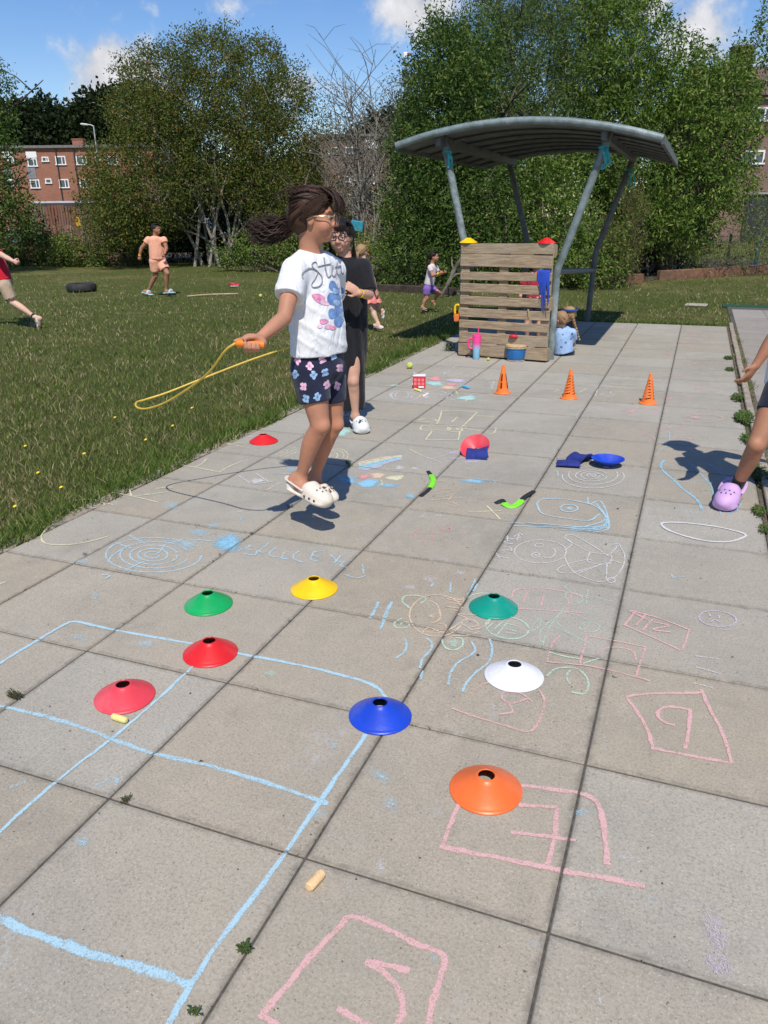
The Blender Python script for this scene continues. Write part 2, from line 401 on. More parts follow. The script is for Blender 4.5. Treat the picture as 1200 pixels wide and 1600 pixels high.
def chalk(strokes, col='white', wd=.012, dens=.5, reg=(0, 0, 1), z=.0016, closed=False, smooth=True):
    """strokes: lists of pixel points (or (n, points) in a zoomed region); lies on the slabs as thin chalk dust"""
    V = []; F = []; U = []; rr = random.Random(len(strokes) * 7 + _zc[0])
    if strokes[0] == 'S': strokes = [strokes]
    for st in strokes:
        if st[0] == 'S':
            _, cx, cy, rx, ry = st; zc = z + _zc[0] * .00005; _zc[0] = (_zc[0] + 1) % 30; n0 = len(V); NS = 28
            ph = [rr.uniform(0, 6.28) for _ in range(5)]; sk = rr.uniform(-.5, .5)
            for (q, uy) in ((0, 1.), (.55, .9), (1.0, .6), (1.45, 0.)):
                for k in range(NS):
                    a = 2 * math.pi * k / NS; m = 1 + .14 * math.sin(2 * a + ph[0]) + .12 * math.sin(3 * a + ph[1]) + .08 * math.sin(5 * a + ph[2]) + .06 * math.sin(9 * a + ph[3])
                    x_, y_ = math.cos(a) * rx * q * m, math.sin(a) * ry * q * m
                    p = gp(reg[0] + (cx + x_ + sk * y_) / reg[2], reg[1] + (cy + y_) / reg[2]); V.append((p[0], p[1], zc)); U.append((.5, uy))
            for r_ in range(3):
                for k in range(NS):
                    k2 = (k + 1) % NS; F.append((n0 + r_ * NS + k2, n0 + r_ * NS + k, n0 + (r_ + 1) * NS + k, n0 + (r_ + 1) * NS + k2))
            continue
        W = [gp(reg[0] + p[0] / reg[2], reg[1] + p[1] / reg[2])[:2] for p in st]
        wd_ = wd * (1 + min(.7, max(0, (np.mean([q[1] for q in W]) - 3) / 7))); P = spline(W, 7) if smooth else [np.array(a) for a in W]
        # resample and wobble like a hand
        zc = z + _zc[0] * .00004; _zc[0] = (_zc[0] + 1) % 40; ln = 0
        n0 = len(V)
        for i, p in enumerate(P):
            t = P[min(i + 1, len(P) - 1)] - P[max(i - 1, 0)]; L = np.linalg.norm(t); t = t / L if L > 1e-9 else np.array([1., 0])
            nn = np.array([-t[1], t[0]]); ww = wd_ * 1.2 * (.9 + .2 * rr.random()) * (1 + .15 * math.sin(i * .31 + zc * 9e4)) / 2; q = p + nn * rr.uniform(-.08, .08) * wd
            zc += .000004; V += [(*(q - nn * ww), zc), (*(q + nn * ww), zc)]; U += [(0., 1.), (1., 1.)]
            if i: a = n0 + 2 * i; F.append((a - 2, a, a + 1, a - 1))
    o = mesh_raw('chalk_marking', V, F, chm(col, dens), paving)
    uv = o.data.uv_layers.new(name='UVMap')
    for lp in o.data.loops: uv.data[lp.index].uv = U[lp.vertex_index]
    return o
def ell(cx, cy, rx, ry, a0=0, a1=360, n=18, tilt=0):
    o = []
    for i in range(n + 1):
        a = math.radians(a0 + (a1 - a0) * i / n); x, y_ = rx * math.cos(a), ry * math.sin(a); t = math.radians(tilt)
        o.append((cx + x * math.cos(t) - y_ * math.sin(t), cy + x * math.sin(t) + y_ * math.cos(t)))
    return o
def blob(cx, cy, rx, ry, n=6):
    """rubbed-in patch of chalk"""
    return [('S', cx, cy, rx, ry)]
A7 = (0, 820, 1.935); A8 = (580, 800, 1.935); A3 = (580, 540, 1.935); G2 = (600, 880, 4); G3 = (800, 800, 3); S6 = (600, 480, 4.286); S5 = (560, 620, 4); L7 = (220, 660, 4.615); R4 = (1040, 640, 7.275); F2 = (360, 560, 4); Q1 = (960, 490, 6); Q3 = (960, 620, 6); Q4 = (800, 640, 6); K8 = (0, 640, 2.143)
# near hopscotch frame, light blue
chalk([[(-60, 1080), (0, 1037), (60, 1000), (100, 977), (120, 972), (180, 985), (270, 1001), (330, 1012), (380, 1023), (470, 1040), (540, 1057), (580, 1070), (600, 1086), (605, 1100)],
       [(572, 1148), (500, 1252), (420, 1370), (330, 1490), (265, 1598), (230, 1660)]], 'blue', .019, .62)
chalk([[(-40, 1340), (0, 1300), (90, 1220), (180, 1150), (250, 1090), (303, 1040)]], 'blue', .015, .62)
chalk([[(0, 1103), (100, 1128), (180, 1157), (240, 1178), (320, 1195), (420, 1225), (500, 1252), (513, 1256)]], 'blue', .021, .5)
chalk([[(-60, 1415), (0, 1436), (60, 1462), (140, 1490), (230, 1515), (297, 1538)]], 'blue', .030, .55)
chalk([[(408, 1588), (440, 1550), (490, 1490), (530, 1450), (550, 1433), (600, 1450), (650, 1475), (692, 1493), (688, 1530), (675, 1570), (668, 1612), (655, 1650)], [(405, 1585), (430, 1600), (480, 1640)],
       [(570, 1503), (600, 1507), (640, 1518)], [(572, 1505), (600, 1520), (622, 1545), (630, 1570), (625, 1595), (610, 1612)], [(528, 1575), (560, 1595), (600, 1615)]], 'pink', .020, .58)
chalk([[(718, 1255), (703, 1290), (692, 1322)], [(810, 1258), (870, 1262)], [(870, 1262), (866, 1310), (855, 1352)], [(798, 1301), (850, 1307), (900, 1314)]], 'pink', .018, .55)
chalk([[(687, 1323), (760, 1338), (850, 1355), (880, 1362), (940, 1372), (1007, 1386)], [(812, 1228), (870, 1235), (915, 1243), (935, 1260), (945, 1300), (948, 1352)]], 'pink', .022, .58)
chalk([[(978, 1090), (1010, 1085), (1100, 1083)], [(978, 1090), (1000, 1120), (1015, 1150), (1020, 1172)], [(1020, 1170), (1080, 1182), (1143, 1193)], [(1095, 1078), (1110, 1110), (1130, 1150), (1143, 1193)],
       [(1077, 1110), (1050, 1105), (1030, 1110), (1028, 1121), (1040, 1130), (1054, 1134)], [(1078, 1108), (1076, 1140), (1070, 1171)]], 'pink', .016, .58)
chalk([[(705, 1107), (740, 1120), (790, 1135), (828, 1144), (845, 1120), (850, 1095), (842, 1078)], [(735, 1085), (750, 1073), (772, 1064)], [(832, 1098), (815, 1085), (790, 1082), (784, 1092), (800, 1100), (825, 1092)], [(795, 1100), (800, 1113), (780, 1117)]], 'pink', .012, .4)
chalk([[(785, 300), (870, 322), (960, 357)], [(962, 355), (950, 390), (938, 420)], [(765, 343), (850, 380), (935, 420)], [(800, 300), (765, 345)], [(830, 310), (800, 345)], [(780, 300), (830, 325)], [(855, 335), (898, 345), (852, 357), (905, 365)], [(850, 325), (820, 360)]], 'pink', .012, .5, A8)
chalk([[(645, 376), (740, 392), (832, 411)], [(828, 412), (812, 460), (800, 500)], [(795, 498), (842, 513)], [(530, 455), (640, 465), (720, 480), (840, 512)], [(570, 376), (545, 405), (530, 456)], [(650, 376), (640, 420), (630, 465)], [(690, 435), (702, 415), (745, 410), (790, 422), (800, 450)]], 'pink', .011, .42, A8)
chalk([[(425, 262), (440, 236), (520, 232), (600, 245), (660, 262)], [(472, 245), (458, 276)], [(522, 250), (512, 286)], [(606, 245), (590, 302)], [(440, 293), (530, 298), (640, 306)]], 'pink', .012, .42, A8)
chalk([[(585, 225), (610, 245), (660, 255), (730, 272)], [(655, 235), (650, 280)], [(585, 262), (590, 245), (615, 245), (640, 265), (620, 280), (600, 275), (588, 258)], [(570, 310), (590, 305), (640, 320), (660, 340), (640, 358)], [(560, 330), (575, 350), (640, 390), (660, 400)], ell(660, 350, 30, 15), [(500, 330), (512, 320), (508, 345), (485, 362), (490, 345), (510, 322)],
       [(585, 290), (545, 340), (525, 380), (520, 405), (540, 425)], [(555, 320), (520, 350), (508, 380), (520, 400)], [(540, 345), (600, 370), (640, 400)]], 'green', .008, .32, A8)
chalk([[(530, 497), (560, 475), (610, 472), (642, 490), (656, 520), (645, 550), (606, 546)], [(602, 478), (590, 500), (600, 522)], [(540, 425), (580, 437), (630, 445)], [(700, 440), (640, 460)]], 'green', .012, .42, A8)
# turtle
chalk([ell(330, 330, 170, 130, 20, 340, 24), [(280, 235), (330, 262), (352, 330), (340, 360), (300, 378)], [(370, 210), (470, 230), (500, 215)], [(390, 225), (480, 245)], [(410, 250), (490, 262)], [(400, 275), (470, 285)], [(430, 295), (460, 300)], [(240, 435), (280, 405), (330, 425), (370, 435)], [(500, 225), (480, 290), (460, 320), (520, 350), (480, 375), (520, 400), (545, 420)],
       [(480, 375), (430, 405), (375, 445), (360, 470)], [(470, 320), (540, 325), (640, 330)], [(545, 420), (600, 410), (650, 380), (665, 340)], [(430, 455), (520, 455), (600, 430)]], 'orange', .009, .5, G2)
chalk([blob(305, 335, 30, 18, 3)[0], [(340, 380), (380, 385), (390, 420), (350, 440), (330, 410), (300, 430)], [(240, 430), (350, 440)], [(500, 350), (560, 360), (590, 390), (540, 400)]], 'orange', .010, .42, G2)
chalk([[(165, 285), (120, 250), (115, 225), (145, 205), (215, 205), (262, 225), (230, 255)], [(115, 345), (70, 370), (65, 395), (95, 408), (155, 400), (150, 375), (120, 372), (100, 390)], [(360, 475), (375, 520), (420, 545), (470, 535), (495, 500), (480, 470), (450, 470)], ell(770, 405, 135, 68, 0, 350, 22, 8), [(520, 220), (570, 195), (640, 190), (690, 200)]], 'green', .011, .52, G2)
chalk([blob(435, 500, 45, 28, 4)[0], [(690, 370), (640, 410)], [(740, 370), (660, 440)], [(780, 360), (700, 460)], [(770, 380), (830, 395)], [(760, 410), (830, 430)], [(760, 435), (825, 445)]], 'green', .010, .4, G2)
chalk([[(135, 470), (140, 520), (120, 565), (75, 595)], [(265, 470), (300, 505), (290, 550), (240, 600), (225, 660)], [(240, 675), (228, 730)], [(545, 495), (570, 545), (540, 580), (470, 620), (420, 680), (400, 765)], [(660, 475), (675, 540), (655, 620), (570, 690), (510, 760), (490, 810)], [(45, 245), (0, 340), (-15, 400)], [(-40, 265), (-70, 330)], [(585, 130), (560, 180)], [(575, 100), (520, 215)], [(310, 125), (295, 150)], [(415, 125), (415, 185)]], 'blue', .013, .48, G2)
chalk([[(1125, 145), (1150, 170), (1180, 190)], blob(290, 100, 60, 30, 4)[0], blob(150, 150, 65, 20, 3)[0], blob(470, 60, 70, 18, 3)[0]], 'white', .012, .2, G2)
# figure lying on the slab, with a name beside it
chalk([ell(133, 187, 122, 54), ell(128, 158, 20, 9), ell(110, 204, 18, 11), blob(110, 204, 9, 6, 2)[0], [(190, 172), (203, 185), (195, 207), (172, 217), (148, 213)], [(255, 185), (248, 210), (260, 245), (300, 290), (390, 325), (440, 325), (490, 300), (522, 250), (528, 205), (510, 170), (485, 155)], [(252, 178), (280, 150), (250, 125), (258, 110), (300, 115), (430, 192)], [(262, 130), (290, 150), (360, 188)], [(365, 192), (355, 235), (445, 245), (462, 205), (365, 192)], [(260, 245), (350, 225), (370, 228)], [(250, 250), (215, 268), (225, 285), (290, 285), (425, 245)], [(425, 245), (310, 290)], [(445, 245), (440, 320)], [(440, 200), (455, 210)], [(460, 200), (490, 165), (470, 155), (500, 152), (508, 165)], ell(465, 322, 18, 12), [(430, 235), (455, 245), (470, 230), (510, 242)]], 'white', .008, .42, G3)
chalk([[(388, 140), (378, 125)], [(376, 132), (415, 142)], [(395, 118), (412, 116), (425, 118), (418, 108), (400, 106)], [(405, 98), (428, 97), (402, 92), (426, 86)], [(402, 80), (430, 84)], [(412, 90), (412, 72)], [(418, 80), (440, 82), (450, 75), (440, 70), (432, 76)], [(440, 88), (448, 66), (458, 72)]], 'white', .008, .45, A8)
# other faces, ovals
chalk([ell(963, 503, 88, 36, 0, 360, 20, 6), [(915, 485), (930, 490), (922, 478)], [(965, 485), (972, 497), (960, 500)], [(930, 518), (950, 508), (978, 522)], [(990, 555), (1025, 553)]], 'lilac', .008, .42, G3)
chalk([[(700, 55), (760, 50), (860, 58), (980, 75), (1090, 105), (1075, 125), (1020, 140), (930, 140), (830, 120), (740, 90), (700, 62), (715, 50)]], 'white', .014, .9, G3)
chalk([[(860, 678), (920, 685), (985, 695)], [(862, 730), (920, 745), (980, 762)], [(850, 805), (940, 826)]], 'white', .011, .25, G3)
chalk([[(740, 290), (760, 310), (800, 320)], [(740, 310), (810, 305)]], 'blue', .012, .25, G3)
# spiral target and the shaky word beside it
chalk([ell(250 * 1.86, 92, 145, 52, 0, 330), ell(468, 92, 105, 40, 20, 340), ell(465, 92, 72, 29, 0, 350), ell(462, 92, 45, 19, 10, 370), ell(460, 92, 22, 10, 0, 300), [(460, 92), (480, 85), (500, 60)], [(390, 32), (440, 58)], [(350, 55), (400, 72)], [(330, 70), (345, 60)], [(500, 60), (560, 45), (640, 50)], [(440, 110), (400, 128), (380, 140)], [(310, 152), (332, 155), (318, 165), (325, 160)], [(330, 110), (345, 90), (390, 62)]], 'blue', .013, .42, A7)
chalk([blob(690, 55, 45, 24, 7)[0], blob(685, 60, 35, 20, 6)[0]], 'sky', .016, .62, A7)
chalk([blob(600, 25, 50, 14, 3)[0], blob(560, 60, 60, 25, 3)[0], blob(250, 110, 40, 8, 2)[0], blob(640, 5, 30, 8, 2)[0]], 'blue', .014, .22, A7)
chalk([[(720, 80), (760, 62), (745, 75), (775, 78), (770, 92), (735, 88)], [(815, 55), (785, 80), (800, 85)], [(835, 70), (815, 92), (870, 105)], [(860, 85), (850, 102)], [(905, 82), (888, 92), (890, 105), (915, 115)], [(950, 82), (940, 105), (962, 112)], [(950, 82), (980, 80)], [(945, 95), (965, 97)], [(1000, 92), (1020, 112)], [(1030, 95), (1010, 118)], [(1020, 115), (1040, 112), (1030, 125), (1050, 130)], [(1042, 152), (1080, 162), (1105, 155)], [(1095, 120), (1100, 150)]], 'blue', .013, .4, A7)
chalk([[(1145, 235), (1118, 285)], [(1185, 235), (1150, 320)]], 'blue', .016, .42, A7)
chalk([[(160, 0), (135, 20), (125, 40), (140, 58), (200, 62), (270, 52), (330, 35)]], 'yellow', .012, .55, A7)
chalk([[(0, 180), (20, 173)]], 'yellow', .012, .5, A7)
chalk([blob(815, 452, 22, 10, 3)[0]], 'green', .012, .3, A7)
chalk([blob(240, 345, 35, 20, 3)[0], blob(430, 360, 60, 12, 2)[0], blob(1010, 665, 20, 18, 3)[0], blob(290, 215, 18, 14, 2)[0]], 'blue', .016, .16, A7)
chalk([[(30, 100), (80, 80)], [(290, 95), (340, 70), (360, 85)], blob(250, 262, 30, 18, 2)[0], blob(960, 178, 40, 16, 2)[0]], 'blue', .02, .2, (0, 1180, 1.935))
chalk([blob(30, 65, 40, 35, 3)[0], blob(60, 150, 30, 40, 3)[0], blob(190, 620, 14, 30, 3)[0], blob(640, 175, 50, 14, 2)[0]], 'blue', .02, .14, (580, 1180, 1.935))
chalk([blob(1045, 560, 55, 110, 7)[0], blob(1050, 640, 50, 40, 5)[0]], 'lilac', .03, .16, (580, 1180, 1.935))
chalk([blob(30, 340, 25, 30, 3)[0], blob(690, 740, 10, 16, 2)[0], blob(770, 310, 40, 12, 2)[0]], 'white', .018, .16, (580, 1180, 1.935))
# left of the jumping girl
chalk([[(245, 300), (300, 275), (350, 255)], [(245, 302), (390, 325), (570, 362)], [(385, 328), (440, 300), (475, 265)], [(565, 362), (650, 315), (735, 282)]], 'yellow', .011, .6, L7)
chalk([[(375, 278), (440, 290), (530, 312)], [(440, 292), (500, 285), (562, 277)], [(440, 292), (432, 262)], [(250, 305), (310, 302), (350, 318), (315, 330), (260, 330)], [(330, 310), (380, 320)], [(520, 265), (580, 262)]], 'yellow', .012, .5, K8)
chalk([[(710, 388), (785, 440)], [(830, 370), (920, 430)], [(775, 452), (870, 440), (965, 425)], blob(840, 425, 55, 20, 4)[0]], 'white', .010, .5, L7)
chalk([[(960, 240), (1120, 180)], [(1000, 245), (1120, 195)], [(1040, 250), (1130, 210)], [(905, 490), (1010, 435)], [(615, 155), (700, 150), (790, 148)], [(620, 158), (700, 170), (790, 188)], [(690, 650), (740, 640)], [(100, 490), (160, 470), (220, 465)]], 'yellow', .010, .42, L7)
chalk([blob(830, 205, 18, 5, 2)[0], blob(920, 195, 12, 5, 2)[0], blob(790, 105, 20, 5, 2)[0]], 'white', .012, .35, L7)
chalk([[(960, 370), (1110, 375)], blob(1085, 345, 28, 18, 4)[0]], 'sky', .014, .42, L7)
chalk([blob(535, 738, 45, 20, 4)[0], blob(420, 790, 60, 25, 4)[0], blob(220, 600, 80, 40, 3)[0], blob(720, 690, 40, 25, 3)[0]], 'blue', .016, .22, L7)
chalk([ell(640, 608, 95, 45, -80, 80, 10), ell(620, 608, 90, 38, -80, 85, 10), ell(600, 608, 70, 34, -80, 85, 10), ell(600, 605, 28, 16, 0, 330)], 'yellow', .010, .42, F2)
chalk([[(470, 385), (380, 385), (310, 378), (298, 368), (340, 352)]], 'yellow', .010, .42, F2)
# rainbow smears
for i, c_ in enumerate(('orange', 'yellow', 'green', 'sky', 'blue', 'lilac')):
    chalk([[(800, 655 + i * 8), (900, 632 + i * 9), (1000, 616 + i * 6), (1070, 610 + i * 4)], [(830, 660 + i * 8), (950, 632 + i * 8)]], c_, .028, .5, F2)
chalk(blob(838, 740, 38, 16, 5), 'coral', .016, 0.70, F2); chalk(blob(920, 733, 48, 16, 5), 'orange', .016, 0.78, F2); chalk(blob(1030, 748, 50, 16, 5), 'yellow', .016, 0.78, F2)
chalk(blob(862, 782, 58, 24, 7), 'sky', .018, 0.93, F2); chalk(blob(985, 795, 70, 16, 4), 'sky', .014, 0.50, F2); chalk(blob(730, 760, 70, 32, 6), 'sky', .02, 0.46, F2); chalk(blob(1120, 862, 30, 12, 3), 'sky', .014, 0.46, F2)
chalk(blob(690, 460, 50, 28, 6), 'aqua', .02, 0.78, F2)
chalk([[(940, 760), (950, 785), (920, 800)], [(1120, 570), (1200, 610)]], 'yellow', .010, .45, F2); chalk([blob(1060, 685, 40, 16, 4)[0], blob(1150, 690, 30, 10, 3)[0]], 'white', .010, .35, F2)
# middle of the path
chalk([[(520, 90), (510, 130), (490, 172)], [(745, 95), (700, 140), (648, 190)], [(520, 88), (640, 88), (745, 97)], [(620, 128), (582, 160)], [(400, 182), (388, 198), (405, 212), (480, 210), (560, 212)], [(400, 182), (480, 180), (640, 186), (680, 190)], [(560, 190), (565, 215), (640, 218), (645, 195)], [(660, 200), (760, 215)], [(860, 195), (850, 225), (820, 235)], [(460, 218), (420, 270)], [(420, 270), (520, 270), (625, 270)], [(635, 218), (625, 270)], [(370, 150), (430, 135), (490, 150), (380, 160)], [(740, 118), (830, 125), (848, 122)]], 'yellow', .012, .55, S5)
chalk([blob(570, 202, 15, 8, 2)[0], blob(620, 205, 18, 8, 2)[0]], 'yellow', .012, .5, S5)
chalk([[(322, 330), (400, 370), (520, 412)], [(450, 390), (560, 360), (640, 328)]], 'white', .010, .4, S5); chalk([blob(600, 350, 80, 14, 4)[0], blob(620, 385, 60, 8, 3)[0]], 'lilac', .018, .36, S5); chalk([blob(720, 406, 70, 7, 3)[0]], 'lilac', .016, .5, S5)
chalk([[(460, 590), (520, 578), (590, 575)], [(480, 610), (540, 600), (580, 590), (630, 585), (560, 620), (500, 625)], [(440, 648), (560, 638), (665, 632)], [(600, 605), (560, 650)], [(540, 670), (630, 688), (590, 660)], [(490, 530), (540, 525)]], 'orange', .010, .36, S5)
chalk(blob(725, 527, 75, 15, 5), 'sky', .012, 0.65, S5); chalk(blob(325, 622, 32, 14, 3), 'sky', .012, 0.56, S5); chalk([[(795, 515), (850, 545)], [(840, 520), (860, 540)]], 'blue', .01, .36, S5)
chalk([[(685, 718), (780, 718), (895, 714)], [(803, 682), (850, 730), (888, 768)]], 'yellow', .010, .62, S5)
chalk([[(560, 878), (480, 855), (400, 855), (345, 850), (360, 880), (440, 892)], [(345, 850), (385, 818)], [(455, 870), (470, 890), (455, 905)], [(490, 790), (520, 830), (570, 838), (575, 810), (545, 800)]], 'coral', .009, .36, S5)
chalk([blob(500, 745, 40, 8, 2)[0], blob(400, 750, 30, 12, 3)[0]], 'white', .012, .22, S5)
# circles by the blue bowl and the wave scribble
chalk([ell(740, 620, 40, 16), ell(735, 622, 90, 35, 0, 340), ell(745, 622, 150, 52, 10, 340), ell(760, 615, 230, 90, -20, 200), ell(760, 630, 290, 110, -20, 190)], 'white', .009, .42, Q4)
chalk([blob(740, 620, 30, 12, 3)[0]], 'lilac', .012, .4, Q4); chalk([[(760, 600), (840, 612), (850, 632)], [(425, 580), (432, 630)]], 'aqua', .01, .42, Q4)
chalk([[(415, 537), (520, 540), (640, 550), (700, 545), (715, 520)], [(500, 480), (520, 465), (580, 465), (660, 480), (695, 500), (705, 530), (640, 550)], [(500, 480), (520, 510), (600, 525), (660, 530), (690, 510)], ell(598, 493, 26, 11), blob(600, 494, 12, 6, 2)[0], [(655, 460), (660, 480), (690, 470), (710, 500), (720, 545)], [(680, 478), (712, 520), (715, 555), (670, 565)], [(600, 552), (660, 560), (720, 548)], [(430, 545), (560, 550), (690, 556)], [(640, 555), (700, 550), (718, 530)]], 'blue', .012, .5, A3)
chalk([[(500, 548), (600, 550), (700, 548)], [(560, 556), (640, 560), (700, 556)], [(640, 545), (690, 552), (715, 538)]], 'sky', .014, .38, A3)
# right column: blue arrow shape, bands, pink loops
chalk([[(470, 595), (440, 630), (440, 670), (480, 720), (560, 785), (620, 850), (700, 910), (770, 965), (800, 1010), (815, 1060)]], 'sky', .015, .55, Q3)
chalk([[(710, 625), (770, 690), (830, 750), (900, 830), (930, 930), (960, 990), (985, 1060), (990, 1100)], [(880, 630), (1000, 720), (1120, 820), (1190, 880)], [(1150, 940), (1180, 1010), (1150, 1060), (1060, 1100)], [(470, 680), (600, 690), (860, 715)], [(510, 805), (640, 800), (900, 792)], [(810, 875), (970, 872)]], 'sky', .011, .42, Q3)
chalk([[(240, 305), (290, 270), (380, 252), (460, 262), (510, 300)], [(280, 340), (400, 320), (520, 290), (600, 295), (660, 320), (665, 342)], [(30, 385), (90, 355), (180, 350), (290, 350), (380, 400), (340, 410)], [(430, 320), (560, 285), (720, 278)], [(520, 415), (620, 370), (680, 380), (720, 445)], [(560, 385), (640, 385), (770, 405)]], 'pink', .009, .32, Q3)
chalk([[(480, 320), (515, 340), (515, 410)], [(490, 430), (480, 470), (440, 495), (380, 545)], [(540, 372), (470, 380)]], 'blue', .008, .32, Q3)
chalk([[(0, 255), (-130, 265), (-330, 220), (-340, 150), (-240, 110), (-60, 120)], [(-60, 150), (40, 155), (210, 195)]], 'white', .008, .26, Q3)
for (c_, y_) in ((760, 205), (170, 145)):
    chalk([ell(c_ + 70, y_, 180, 36, -160, 165, 16), blob(c_, y_ - 8, 60, 16, 3)[0]], 'pink', .010, .4, Q3)
for (cx, cy, rx, ry) in ((830, 705, 155, 32), (560, 800, 135, 34), (590, 575, 60, 14), (760, 320, 110, 20), (800, 210, 130, 18), (480, 195, 110, 14), (350, 300, 130, 14), (800, 470, 120, 18), (560, 385, 130, 18), (640, 265, 100, 14), (-130, 690, 100, 20), (-90, 760, 90, 22)):
    chalk([ell(cx, cy, rx, ry, -150, 130, 14), blob(cx - rx * .3, cy, rx * .4, ry * .5, 2)[0]], 'pink' if cx > 400 else 'white', .009, .3, Q1)
chalk([[(560, 600), (640, 605), (790, 612)], [(690, 605), (760, 580)], [(560, 690), (580, 668), (640, 672), (740, 668)], [(560, 690), (600, 695), (750, 695)], [(440, 650), (420, 710)], [(262, 685), (340, 645)]], 'yellow', .011, .42, (860, 500, 6))
chalk([[(230, 515), (340, 525), (470, 550), (380, 540)]], 'aqua', .011, .4, (860, 500, 6))
chalk([ell(290, 272, 70, 9, 0, 340), [(490, 285), (590, 295)], [(0, 640), (80, 665), (10, 672)], [(40, 680), (75, 645)], [(120, 790), (310, 795)]], 'yellow', .010, .4, (860, 500, 6))
# smears near the chalk box
chalk(blob(345, 480, 45, 14, 5), 'coral', .02, 0.78, S6); chalk(blob(340, 512, 60, 14, 6), 'aqua', .02, 0.78, S6); chalk(blob(485, 492, 55, 13, 5), 'lilac', .02, 0.78, S6); chalk(blob(450, 520, 45, 9, 4), 'coral', .018, 0.65, S6); chalk(blob(430, 540, 55, 12, 5), 'orange', .02, 0.78, S6); chalk(blob(555, 610, 70, 12, 6), 'aqua', .02, 0.85, S6); chalk(blob(65, 525, 35, 7, 3), 'aqua', .016, 0.56, S6)
chalk([ell(120, 590, 45, 22), ell(140, 592, 100, 36, 0, 330), ell(120, 592, 70, 28, 0, 340), ell(200, 590, 90, 32, -60, 60, 8), [(185, 575), (240, 590), (330, 580), (400, 590)], [(280, 575), (340, 560), (400, 570), (410, 585), (340, 592)], [(420, 610), (440, 580), (460, 595)], [(590, 585), (570, 605), (690, 592)], [(640, 625), (690, 628)], [(400, 612), (480, 625)], [(460, 410), (500, 390), (640, 405)], [(370, 440), (410, 432), (400, 450), (440, 430)], [(520, 440), (480, 460)], [(540, 468), (600, 445), (620, 458), (570, 470)], [(840, 540), (880, 538)], [(740, 500), (720, 540), (760, 552)], [(680, 490), (740, 475)]], 'white', .011, .42, S6)
chalk([[(545, 600), (550, 635)], [(480, 560), (500, 600)], [(240, 605), (265, 585)], [(700, 590), (780, 595)]], 'yellow', .012, .42, S6)
chalk([[(240, 605), (268, 582)], [(262, 610), (292, 588)]], 'coral', .014, .5, S6); chalk([[(278, 612), (300, 590)]], 'white', .014, .5, S6)
# ------------------------------------------------------------------ grass
def mat_leaf(name, c1, c2, c3=None, p3=.1, trans=.34, rough=.6, spec=.14):
    k = NT(name); g = k.n('ShaderNodeNewGeometry'); r = g.outputs['Random Per Island']
    c = k.mix(r, c1, c2)
    if c3: c = k.mix(k.math('GREATER_THAN', k.math('FRACT', k.math('MULTIPLY', r, 37.7)), 1 - p3), c, c3)
    c = k.mix(k.rng(k.noise(.9, 3), .35, .7, 0, .35), c, tuple(x * .7 for x in c1))
    k.col(c); k.rough(rough); k.b.inputs['Specular IOR Level'].default_value = spec
    if trans:
        tr = k.n('ShaderNodeBsdfTranslucent'); k.L(c, tr.inputs[0]); mx = k.n('ShaderNodeMixShader'); mx.inputs[0].default_value = trans
        k.L(k.b.outputs[0], mx.inputs[1]); k.L(tr.outputs[0], mx.inputs[2]); k.L(mx.outputs[0], k.o.inputs[0])
    return k.m
rg = np.random.default_rng(11)
def blades(P, h, wd, lean, seed=0):
    r = np.random.default_rng(seed); n = len(P); a = r.uniform(0, 2 * np.pi, n); b = r.uniform(0, 2 * np.pi, n)
    side = np.stack([np.cos(a), np.sin(a), 0 * a], 1) * (wd / 2)[:, None]
    ln = np.stack([np.cos(b), np.sin(b), 0 * b], 1) * (h * lean * r.uniform(.2, 1.3, n))[:, None]
    up = np.stack([0 * h, 0 * h, h], 1)
    V = np.stack([P - side, P + side, P + side * .8 + up * .55 + ln * .35, P - side * .8 + up * .55 + ln * .35, P + up * .95 + ln], 1).reshape(-1, 3)
    i = np.arange(n)[:, None] * 5
    F = np.concatenate([i + [0, 1, 2], i + [0, 2, 3], i + [3, 2, 4]], 0)
    return V, F
def on_lawn(P):
    x, y = P[:, 0], P[:, 1]
    return ((x < PX0 - .085) | ((y > PY1 + .0) & (x < PX1 + .1)) | ((y > 15.02))) & (np.hypot(x, y) < 27)
N = 190000
px = rg.uniform(-260, 1460, N); py = 418 + (900 - 418) * rg.power(1.15, N)
d = (np.stack([(px - 600) / FOC, -(py - 800) / FOC, np.ones(N)], 1)) @ RM
t = (-.03 - EYE) / d[:, 2]; P = CAM + d * t[:, None]; P[:, :2] += rg.normal(0, .03, (N, 2))
P = P[on_lawn(P)]; dist = np.hypot(P[:, 0], P[:, 1])
patch = np.sin(P[:, 0] * 1.9 + 2 * np.sin(P[:, 1] * 1.1)) * np.sin(P[:, 1] * 2.3 + 1.3 * np.sin(P[:, 0] * .9))
h = rg.uniform(.022, .055, len(P)) * (1 + .25 * patch) * np.where(rg.random(len(P)) < .04, 1.8, 1)
V, F = blades(P, h, np.clip(.0016 * dist * .55, .004, .014) * rg.uniform(.7, 1.3, len(P)), .9, 1)
